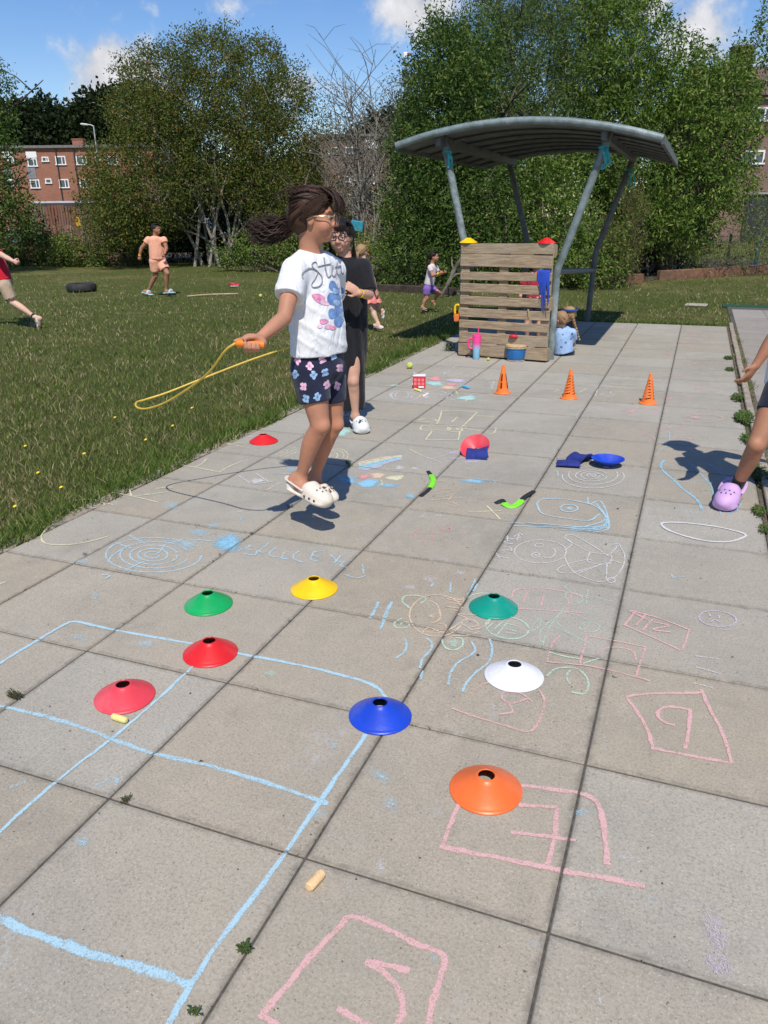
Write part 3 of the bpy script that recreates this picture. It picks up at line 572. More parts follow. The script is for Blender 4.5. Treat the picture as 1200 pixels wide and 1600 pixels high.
def mat_grass():
    k = NT('grass_blades'); g = k.n('ShaderNodeNewGeometry'); r = g.outputs['Random Per Island']; c = k.mix(r, (.085, .130, .023), (.17, .215, .055))
    dry = k.rng(k.math('ADD', k.math('MULTIPLY', k.noise(.55, 4), .55), k.math('MULTIPLY', k.noise(2.3, 4, .6), .45)), .40, .62, .08, .66)
    r2 = k.math('FRACT', k.math('MULTIPLY', r, 53.3)); c = k.mix(k.math('LESS_THAN', r2, dry), c, k.mix(r, (.22, .19, .075), (.46, .39, .21))); k.col(c); k.rough(.6); k.b.inputs['Specular IOR Level'].default_value = .1
    tr = k.n('ShaderNodeBsdfTranslucent'); k.L(c, tr.inputs[0]); mx = k.n('ShaderNodeMixShader'); mx.inputs[0].default_value = .3; k.L(k.b.outputs[0], mx.inputs[1]); k.L(tr.outputs[0], mx.inputs[2]); k.L(mx.outputs[0], k.o.inputs[0]); return k.m
G1 = mat_grass()
tag(mesh_raw('grass', V, F, G1), kind='stuff')
N = 26000
y = rg.uniform(.5, 12, N); x = PX0 + .012 - np.abs(rg.normal(0, .12, N)) - .05 * (.5 + .5 * np.sin(y * 3.1 + 2 * np.sin(y * 7.7))); cl_ = .5 + .5 * np.sin(y * 5.3 + np.sin(y * 13)) ; keep = rg.random(N) < .35 + .65 * cl_
P = np.stack([x, y, 0 * x - .03], 1)[keep]; n = len(P)
h = rg.uniform(.03, .10, n) * np.where(rg.random(n) < .06, 1.5, 1); V, F = blades(P, h, rg.uniform(.004, .009, n), .8, 2)
N2 = 3500; x2 = rg.uniform(-3.0, .45, N2); P2 = np.stack([x2, PY1 + .02 + np.abs(rg.normal(0, .12, N2)), 0 * x2 - .03], 1)
V2, F2_ = blades(P2, rg.uniform(.03, .08, N2), rg.uniform(.006, .012, N2), .8, 3)
N3 = 5200; y3 = rg.uniform(.4, 12, N3); x3 = PX1 + .075 + rg.normal(0, .028, N3) + .02 * np.sin(y3 * 9); k3 = rg.random(N3) < .25 + .75 * (np.sin(y3 * 4.3 + np.sin(y3 * 11)) > .1); P3_ = np.stack([x3, y3, 0 * x3 - .012], 1)[k3]
V3, F3_ = blades(P3_, rg.uniform(.012, .05, len(P3_)), rg.uniform(.003, .008, len(P3_)), 1.1, 5); tag(mesh_raw('kerb_grass', V3, F3_, G1), kind='stuff')
# moss and seedlings in the joints, grit on the slabs
N4 = 5200; jl = rg.random(N4) < .55; lx = OX - T * rg.integers(0, 5, N4); ly = OY + T * rg.integers(-3, 18, N4); x4 = np.where(jl, lx + rg.normal(0, .003, N4), rg.uniform(PX0, PX1, N4)); y4 = np.where(jl, rg.uniform(.2, 12, N4), ly + rg.normal(0, .003, N4)); k4 = (np.sin(x4 * 7.1 + 3 * np.sin(y4 * 2.3)) * np.sin(y4 * 6.3 + 2 * np.sin(x4 * 3.1))) > .45
P4_ = np.stack([x4, y4, 0 * x4 - .006], 1)[k4]; V4, F4_ = blades(P4_, rg.uniform(.006, .013, len(P4_)), rg.uniform(.003, .006, len(P4_)), 1.2, 6); tag(mesh_raw('joint_moss', V4, F4_, mat_leaf('moss', (.05, .055, .025), (.09, .085, .04), None, trans=0)), kind='stuff')
N5 = 1500; d5 = rg.uniform(.6, 1, N5); pp = np.stack([rg.uniform(PX0, PX1, N5), 12 * rg.random(N5) ** 1.8 + .5, 0 * d5], 1); sz = rg.uniform(.0012, .0042, N5)[:, None, None] * np.where(rg.random(N5) < .06, 2., 1.)[:, None, None]; tet = np.array([[1, 0, 0], [-.6, .8, 0], [-.5, -.8, 0], [.1, .1, .8]])
V5 = (pp[:, None] + (tet[None] + rg.normal(0, .25, (N5, 4, 3))) * sz); V5[..., 2] = np.abs(V5[..., 2]); i5 = np.arange(N5)[:, None] * 4; F5 = np.concatenate([i5 + [0, 1, 3], i5 + [1, 2, 3], i5 + [2, 0, 3]]); tag(mesh_raw('grit', V5.reshape(-1, 3), F5, mat_leaf('grit_bits', (.06, .045, .03), (.34, .29, .22), (.5, .46, .3), .1, trans=0)), kind='stuff')
tag(mesh_raw('verge_grass', np.concatenate([V, V2]), np.concatenate([F, F2_ + len(V)]), mat_leaf('verge_blades', (.065, .125, .018), (.13, .20, .035), (.36, .32, .14), .14, .3, .5, .15)), kind='stuff')

# ------------------------------------------------------------------ trees
BARK = M('bark_brown', (.10, .082, .06), .95, .4, 14, .8, 40, dirt=(.05, .045, .035))
BARK_P = M('bark_pale', (.27, .24, .19), .9, .35, 10, .6, 40, dirt=(.10, .09, .06))
def leaf_mesh(C, D, L, nper, ll, lw, spread, droop, seed):
    """twigs at C pointing along D, nper leaves each"""
    r = np.random.default_rng(seed); m = len(C)
    t = r.uniform(0, 1, (m, nper)); J = r.normal(0, spread, (m, nper, 3))
    P = C[:, None] + D[:, None] * (t * L)[..., None] + J
    a = D[:, None] * .6 + r.normal(0, .75, (m, nper, 3)); a[..., 2] -= droop; a /= np.linalg.norm(a, axis=2, keepdims=True)
    s = np.cross(a, r.normal(0, 1, (m, nper, 3)) + np.array([0, 0, .8])); s /= np.linalg.norm(s, axis=2, keepdims=True) + 1e-9
    l = ll * r.uniform(.65, 1.25, (m, nper, 1)); w_ = lw * r.uniform(.7, 1.25, (m, nper, 1))
    up = np.cross(a, s)
    V = np.stack([P, P + a * l * .5 + s * w_ * .5 + up * w_ * .12, P + a * l, P + a * l * .5 - s * w_ * .5 + up * w_ * .12], 2).reshape(-1, 3)
    F = np.arange(len(V)).reshape(-1, 4); return V, F
def puffs(c, rad, n, pr, seed, zmin=None):
    """sub-lobes filling an ellipsoid"""
    r = np.random.default_rng(seed); o = []
    while len(o) < n:
        v = r.uniform(-1, 1, 3); q = np.linalg.norm(v)
        if q > 1 or q < .25: continue
        p = np.array(c) + v * np.array(rad) * .88
        if zmin is not None and p[2] < zmin: continue
        o.append((p, r.uniform(*pr)))
    return o
def crown_pts(pf, per, seed, up=.3, inner=.35):
    r = np.random.default_rng(seed); C = []; D = []
    for (p, R_) in pf:
        n = max(3, int(per * R_ ** 2)); v = r.normal(0, 1, (n, 3)); v /= np.linalg.norm(v, axis=1, keepdims=True)
        q = R_ * (inner + (1 - inner) * r.random((n, 1)) ** .6); C.append(p + v * q * np.array([1, 1, .85]))
        d_ = v + r.normal(0, .4, (n, 3)); d_[:, 2] += up; d_ /= np.linalg.norm(d_, axis=1, keepdims=True); D.append(d_)
    return np.concatenate(C), np.concatenate(D)
def stems(base, targets, r0, seed, sub=3, sp=1.6):
    rr = random.Random(seed); mb = MB()
    for tg in targets:
        b = np.array(base) + np.array([rr.uniform(-1, 1), rr.uniform(-1, 1), 0]) * r0 * sp; tg = np.array(tg); L = np.linalg.norm(tg - b)
        m1 = b + (tg - b) * np.array([.18, .18, .38]) + np.array([rr.uniform(-1, 1), rr.uniform(-1, 1), 0]) * L * .05
        m2 = b + (tg - b) * np.array([.55, .55, .7]) + np.array([rr.uniform(-1, 1), rr.uniform(-1, 1), rr.uniform(-.3, .3)]) * L * .06
        P = spline([b - [0, 0, .15], m1, m2, tg], 6); n = len(P); rad = r0 * rr.uniform(.7, 1.1)
        mb.tube(P, [rad * (1 - .85 * i / (n - 1)) + .006 for i in range(n)], 7)
        for j in range(sub):
            i = rr.randrange(n // 3, n - 2); p = P[i]; e = p + np.array([rr.uniform(-1, 1), rr.uniform(-1, 1), rr.uniform(.1, 1)]) * L * .28
            q = spline([p, (p + e) / 2 + np.array([rr.uniform(-1, 1), rr.uniform(-1, 1), rr.uniform(-1, 1)]) * L * .03, e], 4)
            mb.tube(q, [rad * .45 * (1 - .8 * k / (len(q) - 1)) + .004 for k in range(len(q))], 5)
            for u in range(2):
                p2 = q[rr.randrange(2, len(q) - 1)]; e2 = p2 + np.array([rr.uniform(-1, 1), rr.uniform(-1, 1), rr.uniform(0, 1)]) * L * .14
                mb.tube([p2, (p2 + e2) / 2 + np.array([0, 0, .02 * L]), e2], [rad * .2 + .003, rad * .14 + .003, .003], 4)
    return mb
def tree(name, label, cat, base, pf, per, leafmat, bark, ll, lw, L, nper, spread, droop, seed, r0=.08, nst=6, sub=3, up=.3, inner=.35, group=None, extra=None, targets=None, shoots=60, shl=.6, sp=1.6):
    base = np.array([base[0], base[1], -.03]); root = empty(name, base, label, cat, group)
    C, D = crown_pts(pf, per, seed, up, inner)
    if extra is not None: C = np.concatenate([C, extra[0]]); D = np.concatenate([D, extra[1]])
    rs = np.random.default_rng(seed + 7); top = np.argsort(-C[:, 2])[:len(C) // 2]; cen = C.mean(0)
    if shoots:
        out = np.linalg.norm((C - cen) / (C.std(0) + 1e-6), axis=1); pick = np.argsort(-out + rs.normal(0, .25, len(C)))[:shoots]
        sc, sd = [], []
        for i in pick:
            d_ = D[i] * .6 + np.array([0, 0, .75 * (C[i, 2] > cen[2] - .5)]) + rs.normal(0, .25, 3); d_ /= np.linalg.norm(d_); ln = shl * rs.uniform(.4, 1.1); q = max(2, int(ln / .11))
            for u in range(q): sc.append(C[i] + d_ * ln * u / q); sd.append(d_)
        C = np.concatenate([C, sc]); D = np.concatenate([D, sd])
    V, F = leaf_mesh(C, D, L, nper, ll, lw, spread, droop, seed + 1)
    mesh_raw('crown', V - base, F, leafmat, root)
    rr = random.Random(seed); tg = targets or [pf[i][0] for i in sorted(rr.sample(range(len(pf)), min(nst, len(pf))))]
    stems(base, tg, r0, seed, sub, sp).build('trunk', bark, root, True, world=base)
    return root
LEAF_A = mat_leaf('leaf_olive', (0.067, 0.098, 0.020), (0.159, 0.183, 0.041), (0.317, 0.183, 0.049), .07)
LEAF_B = mat_leaf('leaf_dark', (0.037, 0.081, 0.015), (0.104, 0.171, 0.032), (0.207, 0.244, 0.073), .14)
LEAF_C = mat_leaf('leaf_willow', (0.063, 0.120, 0.027), (0.159, 0.226, 0.059), (0.268, 0.305, 0.110), .15)
LEAF_D = mat_leaf('leaf_cherry', (0.055, 0.116, 0.017), (0.159, 0.238, 0.039), (0.293, 0.342, 0.085), .16)
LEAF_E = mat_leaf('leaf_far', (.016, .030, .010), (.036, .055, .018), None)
LEAF_F = mat_leaf('leaf_pale', (.11, .115, .06), (.17, .16, .09), (.08, .11, .04), .35)
LEAF_G = mat_leaf('leaf_bush', (0.085, 0.159, 0.024), (0.183, 0.256, 0.055), (0.317, 0.268, 0.110), .12)
LEAF_H = mat_leaf('leaf_straw', (.15, .14, .05), (.24, .20, .08), (.08, .11, .03), .4)
def gb(px, py): return gp(px, py)[:2]

# multi-stemmed tree left of the middle
b = gb(338, 414); D0 = 26.0
pf = []
for (x, y_, r_) in ((250, 120, 1.0), (330, 95, 1.0), (400, 110, .95), (440, 160, .9), (210, 175, .9), (300, 160, 1.2), (380, 175, 1.2), (250, 230, 1.2), (180, 260, .9), (335, 240, 1.2), (425, 235, 1.1), (470, 290, .8), (190, 315, .9), (240, 310, 1.0), (160, 300, .6), (430, 310, 1.0), (470, 340, .7), (215, 120, .5), (190, 105, .35), (290, 75, .6), (360, 72, .6), (455, 120, .5), (480, 190, .6), (235, 90, .4), (410, 75, .4), (470, 150, .4), (300, 290, .8), (380, 290, .8), (185, 350, .8), (215, 365, .7), (250, 350, .7), (160, 330, .7), (450, 365, .8), (480, 385, .7), (420, 350, .6), (280, 340, .5), (400, 200, 1.), (270, 190, 1.), (150, 270, .6)):
    for dd in (-1.0, 1.0) if r_ > .7 else (0,):
        pf.append((atd(x, y_, D0 + dd * 1.1), r_))
tree('multi_stem_tree', 'broad multi-stemmed tree with pale bare stems and small olive leaves, left of the bare tree', 'tree', b, pf, 330, LEAF_A, BARK_P, .095, .045, .35, 8, .07, .1, 21, .055, 13, 5, .35, .35, sp=12, shoots=160, shl=.5,
     targets=[pf[i][0] for i in (0, 2, 4, 6, 8, 10, 12, 14, 16, 18, 20, 22, 24, 26)])
# olive tree between the multi-stem tree and the bare tree
pf = [(atd(x, y_, 25 + dd), r_) for (x, y_, r_, dd) in ((490, 250, .6, 0), (505, 300, .8, .3), (475, 330, .8, -.3), (520, 350, .8, .5), (490, 385, .9, 0), (530, 395, .8, .4), (455, 380, .7, -.4), (510, 225, .4, 0), (550, 330, .5, .6), (545, 285, .4, 0))]
tree('olive_tree', 'small yellowish-olive tree between the multi-stemmed tree and the bare tree', 'tree', gb(505, 428), pf, 420, mat_leaf('leaf_yellow', (0.104, 0.104, 0.027), (0.183, 0.159, 0.049), (0.244, 0.146, 0.049), .12), BARK, .075, .04, .3, 7, .07, .15, 31, .06, 5, 3)
# nearly bare tree
b = gb(577, 432); rr = random.Random(8); tg = []
for i in range(26): tg.append(atd(rr.uniform(505, 645), rr.uniform(125, 250), 21.5 + rr.uniform(-.9, .9)))
pf = [(atd(x, y_, 21.5), .5) for (x, y_) in ((525, 160), (545, 200), (600, 180), (570, 260), (610, 260), (560, 330), (600, 340), (630, 150), (640, 200), (520, 220), (560, 235), (600, 245), (590, 300), (540, 290), (622, 310), (575, 285), (545, 250), (610, 215))]
tree('bare_tree', 'nearly leafless tree of thin pale upright twigs against the sky', 'tree', b, pf, 260, LEAF_F, M('bark_grey', (.17, .155, .125), .9, .3, 10, .4, 40), .065, .03, .3, 6, .09, 0, 41, .022, 26, 7, .4, .2, targets=tg, sp=14, shoots=40)
# tall dark laurel-like column at the left end of the hedge
pf = []
for (x, y_, r_) in ((690, 100, .55), (680, 170, .75), (720, 150, .8), (665, 250, .8), (720, 240, .9), (650, 320, .75), (700, 320, .9), (655, 390, .7), (710, 395, .8), (640, 220, .45), (695, 70, .4), (740, 90, .6), (665, 130, .4), (650, 180, .35), (760, 320, .8), (760, 395, .8)):
    for dd in (-.35, .9): pf.append((atd(x, y_, 18.6 + dd), r_))
tree('dark_tree', 'tall dark narrow tree with long leaves at the left end of the green screen', 'tree', gb(690, 437), pf, 470, LEAF_B, BARK, .12, .040, .35, 7, .06, .45, 51, .07, 8, 3, shoots=140, shl=.7)
# tall willow behind the shelter, taller than the frame
pf = []
for (x, y_, r_) in ((760, 60, .8), (800, 10, .8), (860, 20, .8), (900, 60, .8), (830, 80, 1.0), (770, 140, .9), (850, 150, 1.1), (910, 140, .9), (790, 210, 1.0), (880, 215, 1.0), (735, 110, .5), (770, -30, .5), (850, -50, .6), (930, 20, .5), (910, -20, .4), (730, 170, .6), (820, 280, 1.0), (900, 290, 1.0), (750, 250, .8)):
    for dd in (-.5, 1.0): pf.append((atd(x, y_, 20.6 + dd), r_))
tree('willow_tree', 'tall feathery grey-green willow behind the shelter, reaching above the frame', 'tree', gb(840, 432), pf, 400, LEAF_C, BARK, .13, .026, .5, 8, .06, .15, 61, .09, 10, 4, .9, shoots=260, shl=1.1)
# cherry on the right
pf = []
for (x, y_, r_) in ((980, 110, .8), (1030, 70, .6), (1010, 160, 1.0), (1080, 130, .8), (1130, 150, .8), (960, 200, .9), (1060, 210, 1.0), (1120, 230, .9), (990, 270, 1.0), (1080, 290, 1.0), (1140, 290, .6), (1010, 345, .7), (1075, 350, .6), (950, 40, .7), (1000, 20, .4), (940, 120, .8), (1160, 200, .45), (920, 240, .8), (1150, 120, .35), (1040, 340, .6), (960, 300, .8)):
    for dd in (-.7, .8): pf.append((atd(x, y_, 20.2 + dd), r_))
ex = []; exd = []
for (x0, y0, x1, y1) in ((1060, 120, 1115, 70), (1130, 140, 1195, 55), (1150, 130, 1198, 90), (1100, 130, 1150, 75), (1010, 60, 1040, 10), (1150, 170, 1200, 120), (1075, 110, 1085, 60), (1140, 100, 1190, 40)):
    for k in range(26):
        t_ = k / 25; ex.append(atd(x0 + (x1 - x0) * t_, y0 + (y1 - y0) * t_, 20.2) + rr.gauss(0, .05)); exd.append(np.array([.5, 0, .3]))
tree('cherry_tree', 'spreading fruit tree with drooping long leaves on the right, in front of the brick house', 'tree', gb(1035, 428), pf, 370, LEAF_D, BARK, .125, .042, .35, 7, .06, .55, 71, .10, 9, 4, .2, .35, extra=(np.array(ex), np.array(exd)), shoots=150, shl=.8)
# hedge shrubs behind the shelter
def shrub(name, label, px, py, D, pl, leafmat, ll, lw, per, seed, droop=.3, L=.3, up=.3, group=None):
    pf = [(atd(x, y_, D + dd), r_) for (x, y_, r_, dd) in pl]
    b = gp(px, py)[:2]
    return tree(name, label, 'shrub', b, pf, per, leafmat, BARK, ll, lw, L, 7, .055, droop, seed, .03, 7, 2, up, .3, group)
shrub('hedge_shrub', 'dense dark shrub behind the left side of the shelter', 790, 447, 17.6, [(740, 330, .6, 0), (780, 300, .6, .2), (745, 390, .6, 0), (790, 370, .7, -.1), (770, 425, .5, -.3), (815, 330, .5, .3), (720, 430, .4, -.3), (820, 420, .5, 0), (730, 270, .4, .4)], LEAF_B, .10, .04, 560, 81)
shrub('hedge_shrub', 'dense mid-green shrub between the two back posts of the shelter', 870, 447, 17.4, [(850, 330, .6, .2), (890, 350, .6, 0), (860, 395, .6, -.1), (900, 410, .6, 0), (840, 280, .5, .5), (885, 290, .5, .4), (920, 380, .45, 0), (870, 430, .45, -.3), (925, 430, .35, -.2)], LEAF_D, .10, .04, 560, 82)
shrub('hedge_shrub', 'small bright shrub with the light on it, right of the shelter back post', 930, 450, 16.9, [(905, 440, .35, 0), (930, 425, .4, 0), (940, 395, .35, .1), (915, 400, .35, 0), (955, 430, .3, 0)], LEAF_G, .08, .035, 560, 83)
pf = [(atd(x, y_, 17.2), r_) for (x, y_, r_) in ((965, 420, .3), (985, 390, .28), (970, 370, .25), (990, 350, .2), (955, 395, .25), (985, 330, .14), (975, 430, .3))]
tree('feathery_shrub', 'feathery straw-tipped upright shrub beside the shelter', 'shrub', gb(975, 443), pf, 1500, LEAF_H, BARK, .07, .014, .4, 9, .03, -.6, 91, .02, 6, 3, 1.8)
shrub('low_bush', 'leafy light bush at the foot of the multi-stemmed tree', 445, 424, 23.5, [(400, 400, .5, 0), (430, 395, .5, 0), (455, 405, .5, 0), (370, 410, .35, .4), (480, 410, .45, -.2), (465, 385, .35, 0)], LEAF_G, .085, .05, 420, 101, .2)
shrub('low_bush', 'low bush in front of the bare tree behind the running girls', 590, 440, 18.6, [(545, 420, .45, 0), (575, 415, .5, 0), (610, 410, .55, 0), (560, 385, .4, .4), (620, 370, .5, .3), (600, 435, .3, -.2), (535, 390, .35, .4), (640, 430, .4, 0)], LEAF_G, .085, .035, 450, 102, .2)
shrub('low_bush', 'dark ivy-like bush at the foot of the slatted fence', 70, 413, 27.6, [(45, 400, .5, 0), (75, 395, .55, 0), (30, 385, .5, .2), (95, 400, .45, 0), (60, 375, .4, .4), (20, 405, .4, 0)], LEAF_B, .10, .05, 420, 103)
shrub('low_bush', 'pale tangled bush against the slatted fence beside the girl in peach', 160, 414, 27.2, [(120, 400, .5, 0), (150, 395, .55, 0), (185, 400, .5, 0), (205, 405, .4, 0), (140, 375, .4, .4), (175, 375, .4, .4), (110, 385, .35, 0)], LEAF_H, .11, .03, 380, 104, .1, .4, .6)
shrub('low_bush', 'bright green bush between two darker bushes by the slatted fence', 128, 415, 26.8, [(105, 405, .35, 0), (130, 402, .4, 0), (150, 408, .3, 0)], LEAF_G, .09, .05, 460, 105)
shrub('low_bush', 'rank light-green growth along the wire fence on the right', 1120, 428, 20.0, [(1060, 410, .35, 0), (1090, 415, .3, 0), (1120, 405, .4, 0), (1155, 400, .45, 0), (1190, 400, .4, 0), (1130, 370, .4, .4), (1175, 360, .45, .4), (1210, 380, .5, .4), (1225, 410, .4, 0)], mat_leaf('leaf_light', (0.110, 0.159, 0.037), (0.195, 0.244, 0.073), (0.317, 0.281, 0.122), .2), .10, .022, 330, 106, .1, .4, .8)
# left edge tree and its dark base
pf = [(atd(x, y_, 24 + dd), r_) for (x, y_, r_, dd) in ((-20, 170, .6, 0), (-60, 220, 1.2, .5), (-20, 250, .9, 0), (15, 300, .5, 0), (-40, 320, 1.0, 0), (10, 330, .7, .2), (-5, 200, .5, 0), (0, 130, .4, 0), (-50, 120, .8, 0), (35, 330, .4, 0), (-30, 380, .8, 0), (30, 360, .4, .2))]
tree('garden_tree', 'dark leafy tree cut by the left edge, beside the brick flats', 'tree', gb(-25, 418), pf, 380, LEAF_B, BARK, .11, .05, .4, 7, .07, .3, 111, .10, 7, 3)
# far trees above the flats
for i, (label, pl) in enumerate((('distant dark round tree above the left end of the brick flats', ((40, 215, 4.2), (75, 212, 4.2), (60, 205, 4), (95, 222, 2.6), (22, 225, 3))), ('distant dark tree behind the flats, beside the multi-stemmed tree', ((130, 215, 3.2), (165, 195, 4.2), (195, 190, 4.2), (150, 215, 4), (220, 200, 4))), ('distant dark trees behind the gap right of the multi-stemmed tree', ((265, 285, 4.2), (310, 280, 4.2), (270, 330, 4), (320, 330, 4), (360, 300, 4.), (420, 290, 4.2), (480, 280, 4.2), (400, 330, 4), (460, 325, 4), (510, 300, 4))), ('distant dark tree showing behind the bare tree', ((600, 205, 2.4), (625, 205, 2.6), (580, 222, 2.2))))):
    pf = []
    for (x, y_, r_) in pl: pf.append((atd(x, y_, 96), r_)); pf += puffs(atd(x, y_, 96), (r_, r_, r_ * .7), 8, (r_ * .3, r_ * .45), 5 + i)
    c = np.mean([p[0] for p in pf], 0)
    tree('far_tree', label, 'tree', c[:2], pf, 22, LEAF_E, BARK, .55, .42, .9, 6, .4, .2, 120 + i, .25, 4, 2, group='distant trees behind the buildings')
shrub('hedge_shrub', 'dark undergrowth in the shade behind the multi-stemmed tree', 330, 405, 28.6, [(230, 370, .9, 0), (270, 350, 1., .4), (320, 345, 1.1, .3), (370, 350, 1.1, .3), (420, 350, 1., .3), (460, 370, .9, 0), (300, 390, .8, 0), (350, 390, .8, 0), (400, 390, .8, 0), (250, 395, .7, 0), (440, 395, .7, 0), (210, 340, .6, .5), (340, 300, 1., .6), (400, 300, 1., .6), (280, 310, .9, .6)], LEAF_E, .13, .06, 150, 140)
shrub('hedge_shrub', 'dark undergrowth filling the gap behind the olive tree and bare tree', 545, 425, 23.5, [(500, 395, .7, 0), (540, 380, .8, .3), (580, 385, .8, .3), (620, 380, .8, .2), (520, 420, .5, 0), (600, 420, .5, 0), (560, 340, .6, .5), (610, 330, .6, .5), (500, 340, .6, .5), (640, 300, .6, .6)], LEAF_A, .10, .045, 260, 141)
# second row of foliage that closes the screen low down
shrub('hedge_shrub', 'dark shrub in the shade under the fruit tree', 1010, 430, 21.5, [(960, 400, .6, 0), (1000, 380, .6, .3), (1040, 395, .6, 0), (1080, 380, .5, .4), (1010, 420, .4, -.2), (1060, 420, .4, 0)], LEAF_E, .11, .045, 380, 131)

# ------------------------------------------------------------------ buildings and fences
EX = np.array([_c * 1., -_s * 1., 0.])     # horizontal direction parallel to the picture plane (right)
EX = RM[0] * np.array([1, 1, 0]); EX /= np.linalg.norm(EX); EY = np.array([-EX[1], EX[0], 0])   # away from the viewer
class Frame:
    """local frame on a plane facing the viewer: x right, y away, z up"""
    def __init__(s, px, D, py=350):
        p = atd(px, py, D); s.o = np.array([p[0], p[1], 0.]); s.D = D; s.rz = math.atan2(EX[1], EX[0])
    def uv(s, px, py):
        d = ray(px, py); t = ((s.o - CAM) @ EY) / (d @ EY); q = CAM + d * t
        return float((q - s.o) @ EX), float(q[2])
def mat_brick(name, c1, c2, mortar, sc=1.):
    k = NT(name); sep = k.n('ShaderNodeSeparateXYZ'); k.L(k.co(), sep.inputs[0]); cb = k.n('ShaderNodeCombineXYZ'); k.L(k.math('ADD', sep.outputs[0], sep.outputs[1]), cb.inputs[0]); k.L(sep.outputs[2], cb.inputs[1])
    br = k.n('ShaderNodeTexBrick'); br.inputs['Scale'].default_value = sc; br.inputs['Brick Width'].default_value = .225; br.inputs['Row Height'].default_value = .075; br.inputs['Mortar Size'].default_value = .008
    br.inputs['Color1'].default_value = (*c1, 1); br.inputs['Color2'].default_value = (*c2, 1); br.inputs['Mortar'].default_value = (*mortar, 1); k.L(cb.outputs[0], br.inputs['Vector'])
    c = k.mix(k.rng(k.noise(.6, 5), .35, .7, 0, .35), br.outputs['Color'], tuple(x * .6 for x in c1)); k.col(c); k.rough(.9); return k.m
BRICK = mat_brick('red_brick', (.36, .125, .065), (.27, .09, .05), (.28, .22, .18)); BRICK2 = mat_brick('brown_brick', (.22, .12, .09), (.17, .09, .07), (.25, .21, .18))
WHITE = M('white_upvc', (.78, .78, .77), .4, .05, 8); GLASS = M('window_glass', (.05, .06, .07), .08, .3, 3, spec=.8)
ROOFG = M('flat_roof_felt', (.16, .155, .15), .8, .2, 4)
def window(root, fr, x, y, w_, h_, depth=0., mull=1):
    """white frame with a darker pane, on the facade plane (pixels)"""
    u0, z1 = fr.uv(x - w_ / 2, y - h_ / 2); u1, z0 = fr.uv(x + w_ / 2, y + h_ / 2); W, H = u1 - u0, z1 - z0; cx, cz = (u0 + u1) / 2, (z0 + z1) / 2; t = .09
    f = MB(); f.box((cx, depth - .03, z1 - t / 2), (W, .08, t)); f.box((cx, depth - .04, z0 + t / 2), (W + .1, .12, t)); hh = H - 2 * t
    for q in (-1, 1): f.box((cx + q * (W - t) / 2, depth - .03, cz), (t, .078, hh))
    for j in range(mull): f.box((u0 + W * (j + 1) / (mull + 1) * (1.25 if mull == 1 else 1), depth - .028, cz), (t * .8, .072, hh))
    o = f.build('window', WHITE, root); MB().box((cx, depth - .012, cz), (W - 2 * t, .03, hh)).build('pane', GLASS, o); return o
fr = Frame(110, 72); root = empty('brick_flats', fr.o, 'long red-brick three-storey flats with white windows behind the slatted fence', 'building', rotz=fr.rz)
u0, zt = fr.uv(-90, 233); u1, _ = fr.uv(238, 233)
MB().box(((u0 + u1) / 2, 5, zt / 2), (u1 - u0, 10, zt)).build('wall', BRICK, root)
rf = MB().box(((u0 + u1) / 2, 5, zt + .1), (u1 - u0 + .5, 10.5, .22)).build('roof', ROOFG, root)
cu, cz = fr.uv(106, 229); MB().box((cu, 3, zt + .5), (1.0, .8, .8)).box((cu, 3, zt + .94), (1.1, .9, .08)).build('chimney', BRICK, rf)
for (x, y_, w_, h_) in ((17, 249, 12, 14), (51, 254, 17, 13), (71, 249, 12, 8), (95, 251, 18, 14), (127.5, 251, 18, 14), (55, 287.5, 17, 14), (76, 283, 11, 8), (100.5, 287, 17, 14), (133, 287, 18, 14), (154, 283, 10, 8), (17, 287, 12, 14), (153, 249, 10, 8), (176, 251, 17, 14), (178, 287, 17, 14), (-30, 251, 18, 14), (-30, 287, 18, 14), (215, 251, 17, 14), (217, 287, 17, 14)):
    window(root, fr, x, y_, w_, h_, 0., 1 if w_ > 11 else 0)
for x in (49, 12):
    a, z1 = fr.uv(x - 9, 237); b_, z0 = fr.uv(x + 9, 246.5); MB().box(((a + b_) / 2, -.03, (z0 + z1) / 2), (b_ - a, .07, z1 - z0)).build('panel', WHITE, root)
    a, z1 = fr.uv(x - 7, 262); b_, z0 = fr.uv(x + 9, 279); MB().box(((a + b_) / 2, -.03, (z0 + z1) / 2), (b_ - a, .07, z1 - z0)).build('panel', M('grey_cladding', (.2, .2, .21), .6, .2, 4), root)
for x in (88, 116, 166):
    a, _ = fr.uv(x, 240); MB().tube([(a, -.08, .2), (a, -.08, zt - .1)], .06, 8).build('drainpipe', M('black_pipe', (.03, .03, .03), .4), root)
# second block glimpsed through the bare tree
fr = Frame(570, 70); root = empty('brown_flats', fr.o, 'brown-brick flats with white panels glimpsed through the bare tree', 'building', rotz=fr.rz)
u0, zt = fr.uv(500, 214); u1, _ = fr.uv(760, 214)
MB().box(((u0 + u1) / 2, 5, zt / 2), (u1 - u0, 10, zt)).build('wall', BRICK2, root); MB().box(((u0 + u1) / 2, 5, zt + .1), (u1 - u0 + .5, 10.5, .22)).build('roof', ROOFG, root)
for (x, y_, w_, h_) in ((548, 235, 17, 11), (583, 241, 12, 14), (520, 236, 14, 12), (560, 278, 14, 10), (579, 280, 12, 16), (625, 240, 16, 12), (625, 280, 16, 12), (545, 280, 10, 10)): window(root, fr, x, y_, w_, h_, 0., 1)
a, z1 = fr.uv(569, 219); b_, z0 = fr.uv(592, 232); MB().box(((a + b_) / 2, -.03, (z0 + z1) / 2), (b_ - a, .07, z1 - z0)).build('panel', WHITE, root)
